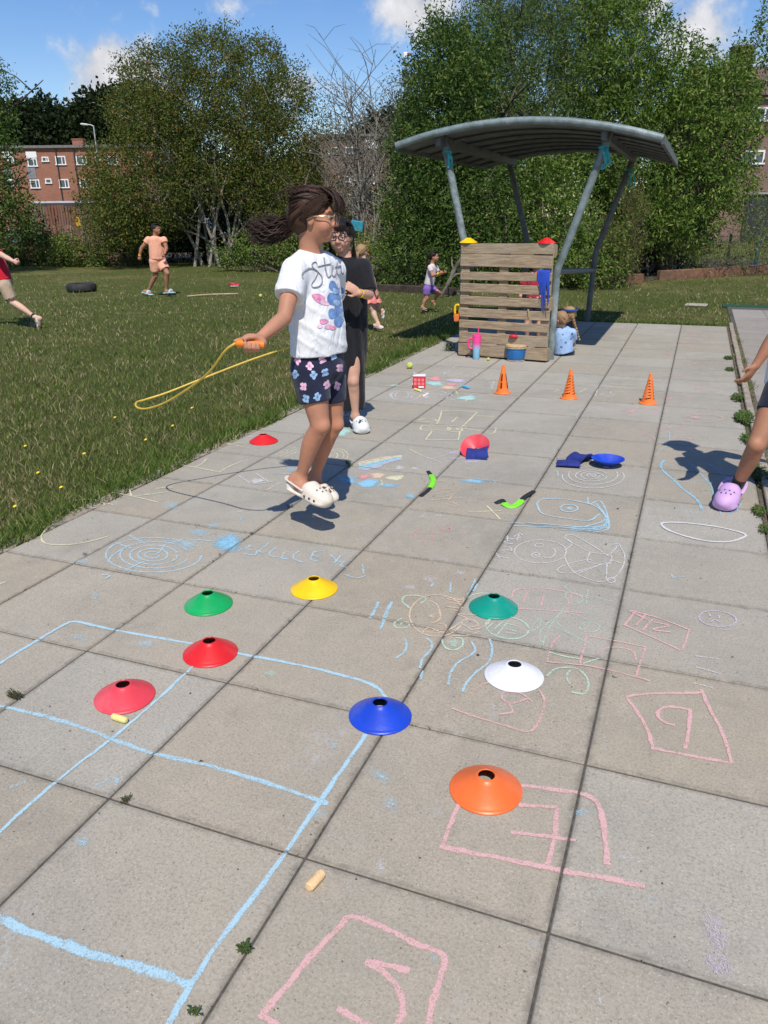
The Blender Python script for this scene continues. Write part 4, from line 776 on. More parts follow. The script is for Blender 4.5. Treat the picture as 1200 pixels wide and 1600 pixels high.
for (x, w_) in ((566, 10), (583, 10), (545, 6)):
    a, z1 = fr.uv(x - w_ / 2, 302); b_, z0 = fr.uv(x + w_ / 2, 307); MB().box(((a + b_) / 2, -.03, (z0 + z1) / 2), (b_ - a, .07, z1 - z0)).build('panel', WHITE, root)
# house on the right edge
fr = Frame(1185, 44); root = empty('brick_house', fr.o, 'brown-brick house with white windows at the right edge behind the fruit tree', 'building', rotz=fr.rz)
u0, zt = fr.uv(1120, 150); u1, _ = fr.uv(1330, 150)
MB().box(((u0 + u1) / 2, 4, zt / 2), (u1 - u0, 8, zt)).build('wall', BRICK2, root)
V = [(u0 - .3, -.35, zt), (u1 + .3, -.35, zt), (u1 + .3, 8.3, zt), (u0 - .3, 8.3, zt), (u0 - .3, 4, zt + 2.), (u1 + .3, 4, zt + 2.)]
rf = mesh_raw('roof', V, [(0, 1, 5, 4), (2, 3, 4, 5), (0, 4, 3), (1, 2, 5), (0, 3, 2, 1)], M('roof_tiles', (.13, .085, .07), .85, .3, 6), root)
cu, _ = fr.uv(1184, 120); MB().box((cu, 2.6, zt + 1.6), (1.0, .7, 2.2)).box((cu, 2.6, zt + 2.74), (1.12, .82, .1)).build('chimney', BRICK2, rf)
for (x, y_, w_, h_) in ((1190, 179, 34, 22), (1175, 246, 34, 22), (1260, 179, 34, 22), (1260, 246, 34, 22)): window(root, fr, x, y_, w_, h_, 0., 1)
a, z1 = fr.uv(1166, 304); b_, _ = fr.uv(1215, 304); dr = MB().box(((a + b_) / 2, -.05, z1 / 2), (b_ - a, .1, z1)).build('garage_door', M('dark_door', (.025, .025, .028), .5, .2, 6), root)
MB().box(((a + b_) / 2, -.11, z1 + .05), (b_ - a + .3, .2, .1)).build('lintel', M('lintel', (.3, .28, .26), .8), root)
# garage with canopy behind the slatted fence
fr = Frame(110, 36); root = empty('garage', fr.o, 'low grey garage with a pale flat roof between the slatted fence and the flats', 'garage', rotz=fr.rz)
u0, zt = fr.uv(58, 322); u1, zr = fr.uv(158, 313)
MB().box(((u0 + u1) / 2, 2.4, zt / 2), (u1 - u0, 4.4, zt)).build('wall', M('render_grey', (.34, .30, .26), .9, .2, 3), root)
MB().box(((u0 + u1) / 2, 2.2, zt + .12), (u1 - u0 + .3, 5, .16)).build('roof', M('pale_roof', (.52, .52, .54), .7, .12, 3), root)
MB().box(((u0 + u1) / 2, -.32, zt + .02), (u1 - u0 + .2, .05, .2)).build('fascia', M('dark_fascia', (.05, .04, .04), .7), root)
# slatted fence
fr = Frame(120, 30.5); root = empty('slat_fence', fr.o, 'red-brown fence of upright weathered slats with a yellow notice', 'fence', rotz=fr.rz)
u0, zt = fr.uv(40, 322); u1, _ = fr.uv(205, 322); mb = MB(); rr = random.Random(3); x = u0
while x < u1:
    w_ = rr.uniform(.07, .10); mb.box((x + w_ / 2, rr.uniform(-.006, .006), zt / 2 + rr.uniform(-.05, .04)), (w_, .02, zt), rotm('Y', rr.uniform(-1, 1))); x += w_ + rr.uniform(.012, .035)
k = NT('fence_slats'); g = k.n('ShaderNodeNewGeometry'); c = k.mix(g.outputs['Random Per Island'], (.22, .075, .04), (.20, .15, .11)); c = k.mix(k.rng(k.noise(3, 5, .7, co=k.co((6, 6, .6))), .4, .7, 0, .6), c, (.09, .05, .035)); k.col(c); k.rough(.9)
mb.build('slats', k.m, root)
WOOD_D = M('fence_post_wood', (.13, .07, .045), .9, .3, 12)
for z_ in (.4, zt * .8): MB().box(((u0 + u1) / 2, .05, z_), (u1 - u0, .06, .08)).build('rail', WOOD_D, root)
n = 4
for i in range(n + 1): MB().box((u0 + (u1 - u0) * i / n, .12, zt / 2), (.09, .09, zt + .1)).build('post', WOOD_D, root)
a, z1 = fr.uv(118, 338); b_, z0 = fr.uv(127, 354)
fr2 = fr; sg = MB().box((0, 0, 0), (b_ - a, .015, z1 - z0), bev=.004).build('notice', M('notice_yellow', (.55, .33, .03), .5, .15, 6)); sg.location = fr.o + EX * (a + b_) / 2 - EY * .03 + np.array([0, 0, (z0 + z1) / 2]); sg.rotation_euler = (0, 0, fr.rz); tag(sg, 'small yellow notice fixed to the slatted fence', 'sign')
# dark gate posts and board on the far left
fr = Frame(25, 29); root = empty('notice_board', fr.o, 'grey board on dark posts under the left edge tree', 'notice board', rotz=fr.rz)
a, z1 = fr.uv(9, 358); b_, z0 = fr.uv(36, 381)
MB().box(((a + b_) / 2, 0, (z0 + z1) / 2), (b_ - a, .04, z1 - z0), bev=.01).build('board', M('board_grey', (.25, .25, .25), .7, .15, 6), root)
for q in (a + .05, b_ - .05): MB().box((q, .055, z1 / 2), (.07, .07, z1)).build('post', WOOD_D, root)
root = empty('timber_gate', Frame(30, 29.8).o, 'dark red timber gate boards behind the grey board', 'gate', rotz=fr.rz)
for i in range(9): MB().box((-1.2 + i * .27, 0, .55 + .02 * (i % 2)), (.25, .03, 1.15)).build('plank', M('gate_red', (.12, .045, .03), .9, .3, 8), root)
MB().box((-.1, .04, .85), (2.4, .04, .1)).build('rail', WOOD_D, root)
# parked dark car under the tree
car = empty('parked_car', Frame(262, 30).o, 'dark blue car parked in the shade behind the girl in peach', 'car', rotz=Frame(262, 30).rz)
prof = [(-2.1, .35), (-2.15, .75), (-2.05, .98), (-1.55, 1.05), (-1.1, 1.5), (-.6, 1.66), (.7, 1.68), (1.35, 1.58), (1.85, 1.1), (2.1, .98), (2.12, .4), (1.75, .3), (-1.7, .3)]
V = []; n = len(prof)
for (y_, sc_, sh) in ((-.85, .98, 0), (-.80, 1., 0), (.80, 1., 0), (.85, .98, 0)):
    for (x, z_) in prof: V.append((x * sc_, y_ * (1 if z_ < 1.1 else .86), .3 + (z_ - .3) * (1 if abs(y_) < .82 else .985)))
F = [tuple(range(n)), tuple(range(3 * n, 4 * n))[::-1]]
for q in range(3):
    for i in range(n): F.append((q * n + i, (q + 1) * n + i, (q + 1) * n + (i + 1) % n, q * n + (i + 1) % n))
CARP = M('car_paint', (.012, .018, .032), .22, .1, 3, spec=.7)
mesh_raw('body', V, F, CARP, car)
MB().box((-.35, -.745, 1.32), (.95, .02, .34)).box((.75, -.745, 1.32), (.95, .02, .34)).build('side_window', M('car_glass', (.03, .04, .05), .05, .1, 3, spec=.9), car)
for sx in (-1.35, 1.35):
    for sy in (-.78, .78):
        wv = MB().tube([(sx, sy - .1, .33), (sx, sy + .1, .33)], .33, 26).build('wheel', M('tyre_rubber', (.02, .02, .02), .85, .2, 20), car)
        MB().tube([(sx, sy - .115, .33), (sx, sy + .115, .33)], .2, 16).build('rim', M('alloy', (.45, .46, .48), .3, .1, 9, metal=.9), wv)
for sx, nm in ((-2.13, 'headlight'), (2.09, 'tail_light')):
    for sy in (-.6, .6): MB().box((sx, sy, .8), (.06, .3, .14), bev=.02).build(nm, M('lamp_' + nm, (.5, .5, .5) if nm == 'headlight' else (.3, .02, .02), .2), car)
# wire fence on the right, low wall of timber
fr = Frame(1150, 20.8); root = empty('mesh_fence', fr.o, 'green wire-mesh fence on the right below the fruit tree', 'fence', rotz=fr.rz); mb = MB(); u0, zt = fr.uv(1070, 368); u1, _ = fr.uv(1290, 368)
for i in range(int((u1 - u0) / .055)): mb.box((u0 + i * .055, 0, zt / 2), (.007, .007, zt))
for j in range(7): mb.box(((u0 + u1) / 2, -.007, .06 + j * (zt - .1) / 6), (u1 - u0, .008, .012))
mb.build('mesh_panel', M('fence_green', (.04, .075, .06), .5), root)
for i in range(4): MB().box((u0 + (u1 - u0) * i / 3, .035, zt / 2), (.05, .05, zt + .06)).build('post', M('fence_green', (.04, .075, .06), .5), root)
fr = Frame(1190, 20.6); pst = MB().tube([(0, 0, -.05), (0, 0, .78)], .045, 14).ball((0, 0, .79), .05, 6).build('bollard', M('teal_paint', (.015, .11, .17), .45, .2, 10), smooth=True); pst.location = fr.o; tag(pst, 'slim teal post by the wire fence at the right edge', 'post')
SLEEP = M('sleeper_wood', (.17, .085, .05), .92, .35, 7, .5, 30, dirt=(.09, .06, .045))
def sleeper(label, pts, hgt, thick=.12, mat=None):
    mb = MB()
    for a_, b_ in zip(pts[:-1], pts[1:]):
        a_ = np.array(a_); b_ = np.array(b_); dv = b_ - a_; L = np.linalg.norm(dv); mb.box(((a_[0] + b_[0]) / 2, (a_[1] + b_[1]) / 2, hgt / 2 - .05), (L - .01, thick, hgt + .06), rotm('Z', math.degrees(math.atan2(dv[1], dv[0]))), bev=.012)
    tag(mb.build('timber_edging', mat or SLEEP), label, 'timber edging', 'timber sleepers edging the planting')
sleeper('low red-brown timber edging in front of the fruit tree', [gb(1028, 436), gb(1115, 431), gb(1215, 424)], .22)
sleeper('short tilted timber edging right of the shelter back post', [gb(955, 441), gb(1004, 440)], .2)
sleeper('dark shaded timber edging behind the running girls', [gb(575, 452), gb(640, 455), gb(712, 459)], .14, .12, M('dark_sleeper', (.05, .034, .024), .95, .4, 7, .5, 30))  # wood colour darkened to paint in the shade this edging lies in
tag(mesh_raw('soil_bed', [(*gb(540, 440), -.022), (*gb(640, 452), -.022), (*gb(720, 455), -.022), (*gb(960, 449), -.022), (*gb(1030, 434), -.022), (*gb(1260, 419), -.022), (4, 30, -.022), (-28, 36, -.022), (*gb(-60, 408), -.022), (*gb(330, 409), -.022)], [tuple(range(10))[::-1]], M('bed_soil', (.05, .036, .024), .98, .4, 8, .8, 30)), kind='structure')
# lamp posts
def lamp_post(label, px, pyt, D, head):
    p = atd(px, pyt, D); root = empty('street_lamp', (p[0], p[1], 0), label, 'street lamp', rotz=fr.rz); G = M('galvanised', (.42, .44, .46), .5, .15, 6, metal=.4)
    mb = MB().tube([(0, 0, -.05), (0, 0, 1.2), (0, 0, p[2])], [.09, .07, .05], 10); mb.build('pole', G, root, True)
    if head: MB().tube([(.02, 0, p[2] - .08), (-.2, 0, p[2] + .04), (-.45, 0, p[2] + .08)], .035, 8).build('arm', G, root, True); MB().box((-.72, 0, p[2] + .08), (.6, .26, .14), rotm('Y', 6), bev=.05).build('lamp_head', M('lamp_head', (.62, .63, .63), .4), root)
    return root, p
lamp_post('tall grey street lamp in front of the distant trees', 146, 196, 62, True)
p = atd(633, 92, 32); root = empty('camera_mast', (p[0], p[1], 0), 'thin mast with a white security camera rising behind the dark tree', 'camera mast', rotz=fr.rz)
MB().tube([(0, 0, -.05), (0, 0, p[2])], [.07, .045], 10).build('pole', M('galvanised', (.42, .44, .46), .5, .15, 6, metal=.4), root, True)
MB().box((.02, 0, p[2] + .12), (.2, .18, .24), bev=.04).build('camera_housing', WHITE, root); MB().box((.2, -.02, p[2] + .16), (.16, .1, .1), bev=.02).build('bracket', M('mast_red', (.35, .05, .04), .5), root)
# coloured play house behind the girls
fr = Frame(565, 19.5); root = empty('play_frame', fr.o, 'small wooden play frame with a teal top showing behind the girl in black', 'play frame', rotz=fr.rz)
a, z1 = fr.uv(548, 345); b_, z0 = fr.uv(568, 362); MB().box(((a + b_) / 2, 0, (z0 + z1) / 2), (b_ - a, .35, z1 - z0), rotm('Y', 8), bev=.02).build('roof_panel', M('teal_panel', (.02, .22, .30), .45, .2, 8), root)
a2, z3 = fr.uv(558, 377); b2, z2 = fr.uv(577, 400); MB().box(((a2 + b2) / 2, .02, (z2 + z3) / 2), (b2 - a2, .04, z3 - z2), bev=.01).build('side_panel', M('orange_wood', (.42, .20, .06), .7, .25, 9), root)
for q in (a + .03, b_, b2 + .05): MB().box((q, .12, z1 / 2), (.06, .06, z1 - .02)).build('post', WOOD_D, root)
# ------------------------------------------------------------------ distance-field modelling (people, soft things)
class SDF:
    def __init__(s): s.ops = []
    def cap(s, a, b, ra, rb=None, k=.015, sub=False):
        a = np.array(a, float); b = np.array(b, float); rb = ra if rb is None else rb; R = max(ra, rb); lo = np.minimum(a, b) - R; hi = np.maximum(a, b) + R
        def f(P):
            ab = b - a; t = np.clip(((P - a) @ ab) / max(ab @ ab, 1e-12), 0, 1); return np.linalg.norm(P - a - t[..., None] * ab, axis=-1) - (ra + (rb - ra) * t)
        s.ops.append((f, lo, hi, k, sub)); return s
    def ell(s, c, r, X=None, k=.015, sub=False):
        """ellipsoid; X rows are its axes"""
        c = np.array(c, float); r = np.array(r, float); X = np.eye(3) if X is None else np.array(X); R = r.max(); m = r.min()
        def f(P):
            q = (P - c) @ X.T; k0 = np.linalg.norm(q / r, axis=-1); k1 = np.linalg.norm(q / (r * r), axis=-1); return k0 * (k0 - 1) / np.maximum(k1, 1e-6)
        s.ops.append((f, c - R, c + R, k, sub)); return s
    def slab(s, pts, side, k=.02):
        """chain of elliptic sections: pts = [(centre, half width, half depth), ...]; side = width direction"""
        segs = []; lo = np.full(3, 1e9); hi = -lo
        for (a, wa, da), (b, wb, db) in zip(pts[:-1], pts[1:]):
            a = np.array(a, float); b = np.array(b, float); ax = b - a; L = np.linalg.norm(ax); ax = ax / L; sd = np.array(side) - ax * (np.array(side) @ ax); sd /= np.linalg.norm(sd); nn = np.cross(ax, sd); R = max(wa, wb, da, db)
            segs.append((a, ax, L, sd, nn, wa, wb, da, db)); lo = np.minimum(lo, np.minimum(a, b) - R); hi = np.maximum(hi, np.maximum(a, b) + R)
        def f(P):
            o = None
            for (a, ax, L, sd, nn, wa, wb, da, db) in segs:
                q = P - a; h = q @ ax; t = np.clip(h / L, 0, 1); ww = wa + (wb - wa) * t; dd = da + (db - da) * t; rem = h - t * L; mn = np.minimum(ww, dd)
                u = q @ sd; v = q @ nn; k0 = np.sqrt((u / ww) ** 2 + (v / dd) ** 2 + (rem / mn) ** 2); k1 = np.sqrt((u / ww ** 2) ** 2 + (v / dd ** 2) ** 2 + (rem / mn ** 2) ** 2)
                d = k0 * (k0 - 1) / np.maximum(k1, 1e-6); o = d if o is None else np.minimum(o, d)
            return o
        s.ops.append((f, lo, hi, k, False)); return s
    def chain(s, pts, k=.018):
        """one tapering limb through (point, radius) pairs"""
        A = [(np.array(p, float), r_) for p, r_ in pts]; lo = np.min([p - r_ for p, r_ in A], 0); hi = np.max([p + r_ for p, r_ in A], 0)
        def f(P):
            o = None
            for (a, ra), (b, rb) in zip(A[:-1], A[1:]):
                ab = b - a; t = np.clip(((P - a) @ ab) / max(ab @ ab, 1e-12), 0, 1); d = np.linalg.norm(P - a - t[..., None] * ab, axis=-1) - (ra + (rb - ra) * t); o = d if o is None else np.minimum(o, d)
            return o
        s.ops.append((f, lo, hi, k, False)); return s
    def cut(s, p, n):
        """keep the side of the plane away from n"""
        s.ops.append(('cut', np.array(p, float), np.array(n, float) / np.linalg.norm(n))); return s
    def mesh(s, h, disp=None):
        lo = np.min([o[1] for o in s.ops if o[0] != 'cut' and not o[4]], 0) - 3 * h - .01; hi = np.max([o[2] for o in s.ops if o[0] != 'cut' and not o[4]], 0) + 3 * h + .01
        n = np.ceil((hi - lo) / h).astype(int) + 1; ax = [lo[i] + h * np.arange(n[i]) for i in range(3)]
        F = np.full(n, .2, np.float32)
        def grid(i0, i1): return np.stack(np.meshgrid(ax[0][i0[0]:i1[0]], ax[1][i0[1]:i1[1]], ax[2][i0[2]:i1[2]], indexing='ij'), -1)
        for o in s.ops:
            if o[0] == 'cut':
                d = (ax[0][:, None, None] - o[1][0]) * o[2][0] + (ax[1][None, :, None] - o[1][1]) * o[2][1] + (ax[2][None, None, :] - o[1][2]) * o[2][2]; F = np.maximum(F, d.astype(np.float32)); continue
            f, a, b, k, sub = o; mg = .05
            i0 = np.clip(np.floor((a - mg - lo) / h).astype(int), 0, n); i1 = np.clip(np.ceil((b + mg - lo) / h).astype(int) + 1, 0, n)
            if (i1 <= i0).any(): continue
            sl_ = tuple(slice(i0[i], i1[i]) for i in range(3)); d = f(grid(i0, i1)).astype(np.float32); g = F[sl_]
            if sub: d = -d; q = np.clip(k - np.abs(g - d), 0, None) / k; F[sl_] = np.maximum(g, d) + q * q * k * .25
            else: q = np.clip(k - np.abs(g - d), 0, None) / k; F[sl_] = np.minimum(g, d) - q * q * k * .25
        if disp is not None: F += disp(grid([0, 0, 0], n)).astype(np.float32) * (np.abs(F) < .06)
        # surface nets
        sgn = F < 0; c = None; a8 = [(i, j, k) for i in (0, 1) for j in (0, 1) for k in (0, 1)]; m = n - 1
        def sub_(A, o): return A[o[0]:o[0] + m[0], o[1]:o[1] + m[1], o[2]:o[2] + m[2]]
        cnt = sum(sub_(sgn, o).astype(np.int8) for o in a8); act = (cnt > 0) & (cnt < 8); idx = -np.ones(m, np.int32); I = np.argwhere(act); idx[act] = np.arange(len(I))
        acc = np.zeros((len(I), 3)); num = np.zeros(len(I))
        for o in a8:
            for d_ in range(3):
                if o[d_]: continue
                p = list(o); p[d_] = 1; A = F[I[:, 0] + o[0], I[:, 1] + o[1], I[:, 2] + o[2]]; B = F[I[:, 0] + p[0], I[:, 1] + p[1], I[:, 2] + p[2]]; cr = (A < 0) != (B < 0)
                t = np.where(cr, A / np.where(cr, A - B, 1), 0); q = np.tile(np.array(o, float), (len(I), 1)); q[:, d_] += t; acc[cr] += q[cr]; num[cr] += 1
        V = lo + h * (I + acc / num[:, None]); Q = []
        for d_ in range(3):
            e = [slice(1, m[i]) for i in range(3)]; e[d_] = slice(0, m[d_]); e2 = list(e); e2[d_] = slice(1, m[d_] + 1); A = sgn[tuple(e)]; B = sgn[tuple(e2)]; X = np.argwhere(A != B)
            off = np.array([1, 1, 1]); off[d_] = 0; X = X + off; fl = A[tuple((X - off).T)]; u, v = [(1, 2), (2, 0), (0, 1)][d_]
            def cell(du, dv): Y = X.copy(); Y[:, u] -= du; Y[:, v] -= dv; return idx[Y[:, 0], Y[:, 1], Y[:, 2]]
            q = np.stack([cell(1, 1), cell(0, 1), cell(0, 0), cell(1, 0)], 1); q[~fl] = q[~fl][:, ::-1]; Q.append(q)
        Q = np.concatenate(Q); Q = Q[(Q >= 0).all(1)]
        # light relaxation
        for it in range(3):
            S_ = np.zeros_like(V); N_ = np.zeros(len(V))
            for i in range(4):
                a, b = Q[:, i], Q[:, (i + 1) % 4]; np.add.at(S_, a, V[b]); np.add.at(N_, a, 1); np.add.at(S_, b, V[a]); np.add.at(N_, b, 1)
            V = V * .6 + .4 * S_ / np.maximum(N_, 1)[:, None]
        return V, Q
    def build(s, name, h, mat, parent=None, base=(0, 0, 0), disp=None):
        V, Q = s.mesh(h, disp); return mesh_raw(name, V - np.array(base), Q, mat, parent, True)

def nrm(v): v = np.array(v, float); return v / np.linalg.norm(v)
def frame_from(f, up=(0, 0, 1)):
    f = nrm(f); r = nrm(np.cross(f, up)); return f, r, np.cross(r, f)      # forward, right (own right side), up

# ------------------------------------------------------------------ plastic marker cones
def plastic(name, c, rough=.38, trans=0.): return M('plastic_' + name, c, rough, .10, 9, .06, 60, spec=.45, dirt=tuple(.75 * x + .10 for x in c))
PL = dict(orange=(.80, .15, .03), white=(.74, .74, .78), blue=(.012, .055, .48), teal=(.004, .27, .19), red=(.66, .018, .02), rose=(.70, .055, .075), green=(.006, .33, .085), yellow=(.86, .52, .006))
def cone_prof():
    o = [(.1, 0), (.1, .0035), (.0965, .0065)]
    for i in range(8):
        t0, t1 = i / 8, (i + .82) / 8; f = lambda t: (.0965 + (.031 - .0965) * t, .0065 + (.0475 - .0065) * (t ** .93))
        a, b = f(t0), f(t1); o += [a, (b[0], b[1])]
    o += [(.029, .0505), (.0262, .0525), (.0238, .0527), (.0225, .051), (.0235, .048), (.03, .044), (.0925, .0045), (.0975, .0)]
    return o
CONE_MESH = {}
def marker_cone(label, col, loc, R=None, group='training marker cones'):
    if col not in CONE_MESH:
        tmp = MB().lathe(cone_prof() + [cone_prof()[0]], 56); o = tmp.build('marker_cone', plastic(col, PL[col]), None, True); CONE_MESH[col] = o.data; first = o
    else: first = bpy.data.objects.new('marker_cone', CONE_MESH[col]); COL.objects.link(first)
    first.location = tuple(loc); q_ = rnd.uniform(-.025, .025); first.scale = (1 + q_, 1 - q_, 1 + rnd.uniform(-.05, .05))
    first.rotation_euler = (R.to_euler() if R is not None else (0, 0, rnd.uniform(0, 6)))
    return tag(first, label, 'marker cone', group)
for (px, py, col, label) in ((759, 1234, 'orange', 'orange marker cone, nearest of the flat cones on the paving'), (803, 1057, 'white', 'white marker cone on the paving'), (594, 1119, 'blue', 'blue marker cone standing upright on the light blue chalk line'),
                             (771, 950, 'teal', 'teal marker cone beside the chalk turtle'), (329, 1021, 'red', 'bright red marker cone where two chalk lines meet'), (195, 1089, 'rose', 'pinkish red marker cone beside a yellow chalk stick'),
                             (326, 945, 'green', 'green marker cone on the paving'), (491, 921, 'yellow', 'yellow marker cone on the paving'), (412, 690, 'red', 'red marker cone near the lawn edge, left of the jumping girl')):
    g = gp(px, py); marker_cone(label, col, (g[0], g[1], .001))
g = gp(950, 716, .052); marker_cone('blue marker cone turned upside down like a bowl beside two bean bags', 'blue', (g[0], g[1], .0535), rotm('X', 180))
ax_ = nrm(np.array([-.12, -.79, 1.05])); g = gp(742, 697, .062)
Rz_ = Vector((0, 0, -1)).rotation_difference(Vector(ax_)).to_matrix(); marker_cone('pinkish red marker cone tipped on its side against a blue bean bag', 'rose', g, Rz_)

# ------------------------------------------------------------------ bean bags
BAG = M('bean_bag_cloth', (.016, .03, .20), .85, .25, 26, .5, 260)
def bean_bag(label, c, rz, tilt=(0, 0), size=(.13, .105, .032), sag=0., seed=0):
    n = 22; V = []; F = []; r_ = random.Random(seed); ph = [r_.uniform(0, 6) for _ in range(6)]
    for sgn in (1, -1):
        for j in range(n + 1):
            for i in range(n + 1):
                u, v = -1 + 2 * i / n, -1 + 2 * j / n; hgt = ((1 - abs(u) ** 2.4) * (1 - abs(v) ** 2.4)) ** .45 * size[2] / 2
                hgt *= 1 + .16 * math.sin(3.1 * u + ph[0]) * math.sin(2.7 * v + ph[1]) + .08 * math.sin(7 * u + 4 * v + ph[2])
                pin = 1 - .06 * (1 - abs(u)) if abs(v) > .99 else 1; z_ = sgn * hgt + sag * (u * u - v * v) * .02
                V.append((u * size[0] / 2 * (1 - .07 * (1 - v * v) * abs(u)), v * size[1] / 2 * (1 - .07 * (1 - u * u) * abs(v)), z_))
    m = (n + 1) ** 2
    for j in range(n):
        for i in range(n):
            a = j * (n + 1) + i; F.append((a, a + 1, a + n + 2, a + n + 1)); F.append((m + a, m + a + n + 1, m + a + n + 2, m + a + 1))
    o = mesh_raw('bean_bag', V, F, BAG, None, True); o.location = tuple(c); o.rotation_euler = (math.radians(tilt[0]), math.radians(tilt[1]), rz); tag(o, label, 'bean bag', 'blue bean bags')
    return o
g = gp(888, 728); bean_bag('flat blue bean bag, left one of the pair beside the blue bowl', (g[0], g[1], .017), .15, (0, 0), (.155, .11, .030), 0, 1)
g = gp(905, 722); bean_bag('crumpled blue bean bag lying between the flat bag and the blue bowl', (g[0] + .005, g[1] + .03, .024), -.65, (4, -8), (.15, .12, .038), 1.2, 2)
g = gp(746, 712); bean_bag('blue bean bag leaning in the tipped pink cone', (g[0] + .012, g[1] - .045, .034), .15, (24, -9), (.15, .12, .038), 1.2, 3)

# ------------------------------------------------------------------ tall slotted cones
def slalom_cone(label, px, py, mode, rot):
    g = gp(px, py); root = empty('slalom_cone', (g[0], g[1], .001), label, 'cone', 'tall orange cones in a row', rot)
    n, m = 72, 60; H = .232; V = []; F = []
    def rad(t): return .056 * (1 - t) + .0125 * t
    for lay in (0, .0025):
        for j in range(m + 1):
            t = j / m
            for i in range(n): a = 2 * math.pi * i / n; r_ = rad(t) - lay; V.append((r_ * math.cos(a), r_ * math.sin(a), .008 + t * H))
    def hole(i, j):
        a = ((i + .5) / n * 4) % 1.0; t = (j + .5) / m                # four panels round the cone
        if not (.12 < a < .88): return False
        if mode == 'upright': return .36 < a < .64 and .16 < t < .72 and not (.40 < t < .43)
        if not (.13 < t < .84): return False
        return ((t * 9.5 - a * .8) % 1.0) < .40
    for l in (0, 1):
        for j in range(m):
            for i in range(n):
                if hole(i, j): continue
                b = l * (m + 1) * n; q = (b + j * n + i, b + j * n + (i + 1) % n, b + (j + 1) * n + (i + 1) % n, b + (j + 1) * n + i); F.append(q if l == 0 else q[::-1])
    mesh_raw('body', V, F, plastic('cone_orange', (.86, .19, .025)), root, True)
    MB().lathe([(.011, H + .004), (.0125, H + .008), (.0115, H + .014), (.007, H + .018), (.001, H + .0195)], 24).build('tip', plastic('cone_orange', (.86, .19, .025)), root, True)
    MB().lathe([(.052, .012), (.060, .009), (.071, .007), (.0735, .004), (.0735, 0), (.05, 0), (.052, .012)], 40, rmod=lambda a, z: 1 + .05 * abs(math.cos(2 * a)) if z < .008 else 1).build('base', plastic('cone_orange', (.86, .19, .025)), root, True)
slalom_cone('tall orange cone with one upright slot, nearest the chalk box', 785, 614, 'upright', .62)
slalom_cone('tall orange cone with slanting slots, middle of the row of three', 889, 622, 'slant', .5)
slalom_cone('tall orange cone with slanting slots, nearest the right kerb', 1012, 630, 'slant', .75)

# ------------------------------------------------------------------ small things on the paving
GRN = M('neon_green_foam', (.20, .72, .03), .7, .08, 20, .3, 120); BLK = M('black_foam', (.018, .018, .018), .7, .2, 20, .3, 120)
def band(label, pts, split, wd):
    P = [gp(x, y_, .004 + z_) for (x, y_, z_) in pts]; P = spline(P, 6); g = P[len(P) // 2]; root = empty('snap_band', (g[0], g[1], 0), label, 'snap band', 'green and black snap bands', 0)
    n = len(P); i0, i1 = int(n * split[0]), int(n * split[1])
    def strip(a, b, w_, t_):
        V = []; F = []
        for i in range(a, b):
            t = nrm(P[min(i + 1, n - 1)] - P[max(i - 1, 0)]); s_ = nrm(np.cross(t, [0, 0, 1])); u_ = np.cross(s_, t)
            for (x, z_) in ((-1, -1), (-.7, 1), (.7, 1), (1, -1)): V.append(P[i] + s_ * x * w_ / 2 + u_ * z_ * t_ / 2)
        for i in range(b - a - 1):
            for k_ in range(4): F.append((i * 4 + k_, i * 4 + (k_ + 1) % 4, i * 4 + 4 + (k_ + 1) % 4, i * 4 + 4 + k_))
        F += [(0, 3, 2, 1), tuple((b - a - 1) * 4 + k_ for k_ in range(4))]
        return V, F
    for nm, (a, b), w_, m_ in (('grip', (i0, i1), wd, GRN), ('end_strip', (0, i0 + 1), wd * .72, BLK), ('end_strip', (i1 - 1, n), wd * .72, BLK)):
        V, F = strip(a, b, w_, .008 if nm == 'grip' else .005); mesh_raw(nm, np.array(V) - np.array([g[0], g[1], 0]), F, m_, root)
band('green and black snap band lying nearly straight, left of the pair', [(669, 736, 0), (673, 741, .004), (677, 749, .006), (674, 758, .004), (668, 766, .002), (657, 775, 0)], (.24, .72), .036)
band('green and black snap band curled up at both ends, right of the pair', [(774, 786, 0), (785, 781, .012), (789, 787, .006), (799, 791, 0), (810, 786, .006), (819, 776, .014), (834, 767, .004)], (.3, .76), .040)
def mat_ball():
    k = NT('tennis_felt'); n = k.noise(260, 3); c = k.mix(n, (.36, .44, .03), (.55, .62, .08)); k.col(c); k.rough(.95); k.bump(n, .6, .003); return k.m
BALL = mat_ball(); SEAM = M('ball_seam', (.75, .75, .65), .8)
def tennis_ball(label, px, py, r_=.033, z0=0., wear=None):
    g = gp(px, py, z0 + r_); o = MB().ball((0, 0, 0), r_, 14).build('tennis_ball', BALL, None, True); o.location = tuple(g); o.rotation_euler = (rnd.uniform(0, 3), rnd.uniform(0, 3), 0); tag(o, label, 'ball')
    P = []
    for i in range(49):
        t = 2 * math.pi * i / 48; a = .44 * math.pi * math.sin(2 * t) * .5; P.append(Vector((math.cos(t) * math.cos(a) if 1 else 0, math.sin(t) * math.cos(a), math.sin(a))) * r_ * .995)
    MB().tube(P, r_ * .05, 5).build('seam', SEAM, o, True)
tennis_ball('yellow-green tennis ball on the paving near the chalk box', 640, 571); tennis_ball('bright yellow ball lying out on the lawn', 407, 462, .035, -.02); tennis_ball('tiny yellow-green ball at the foot of the pallet', 763, 561, .018)
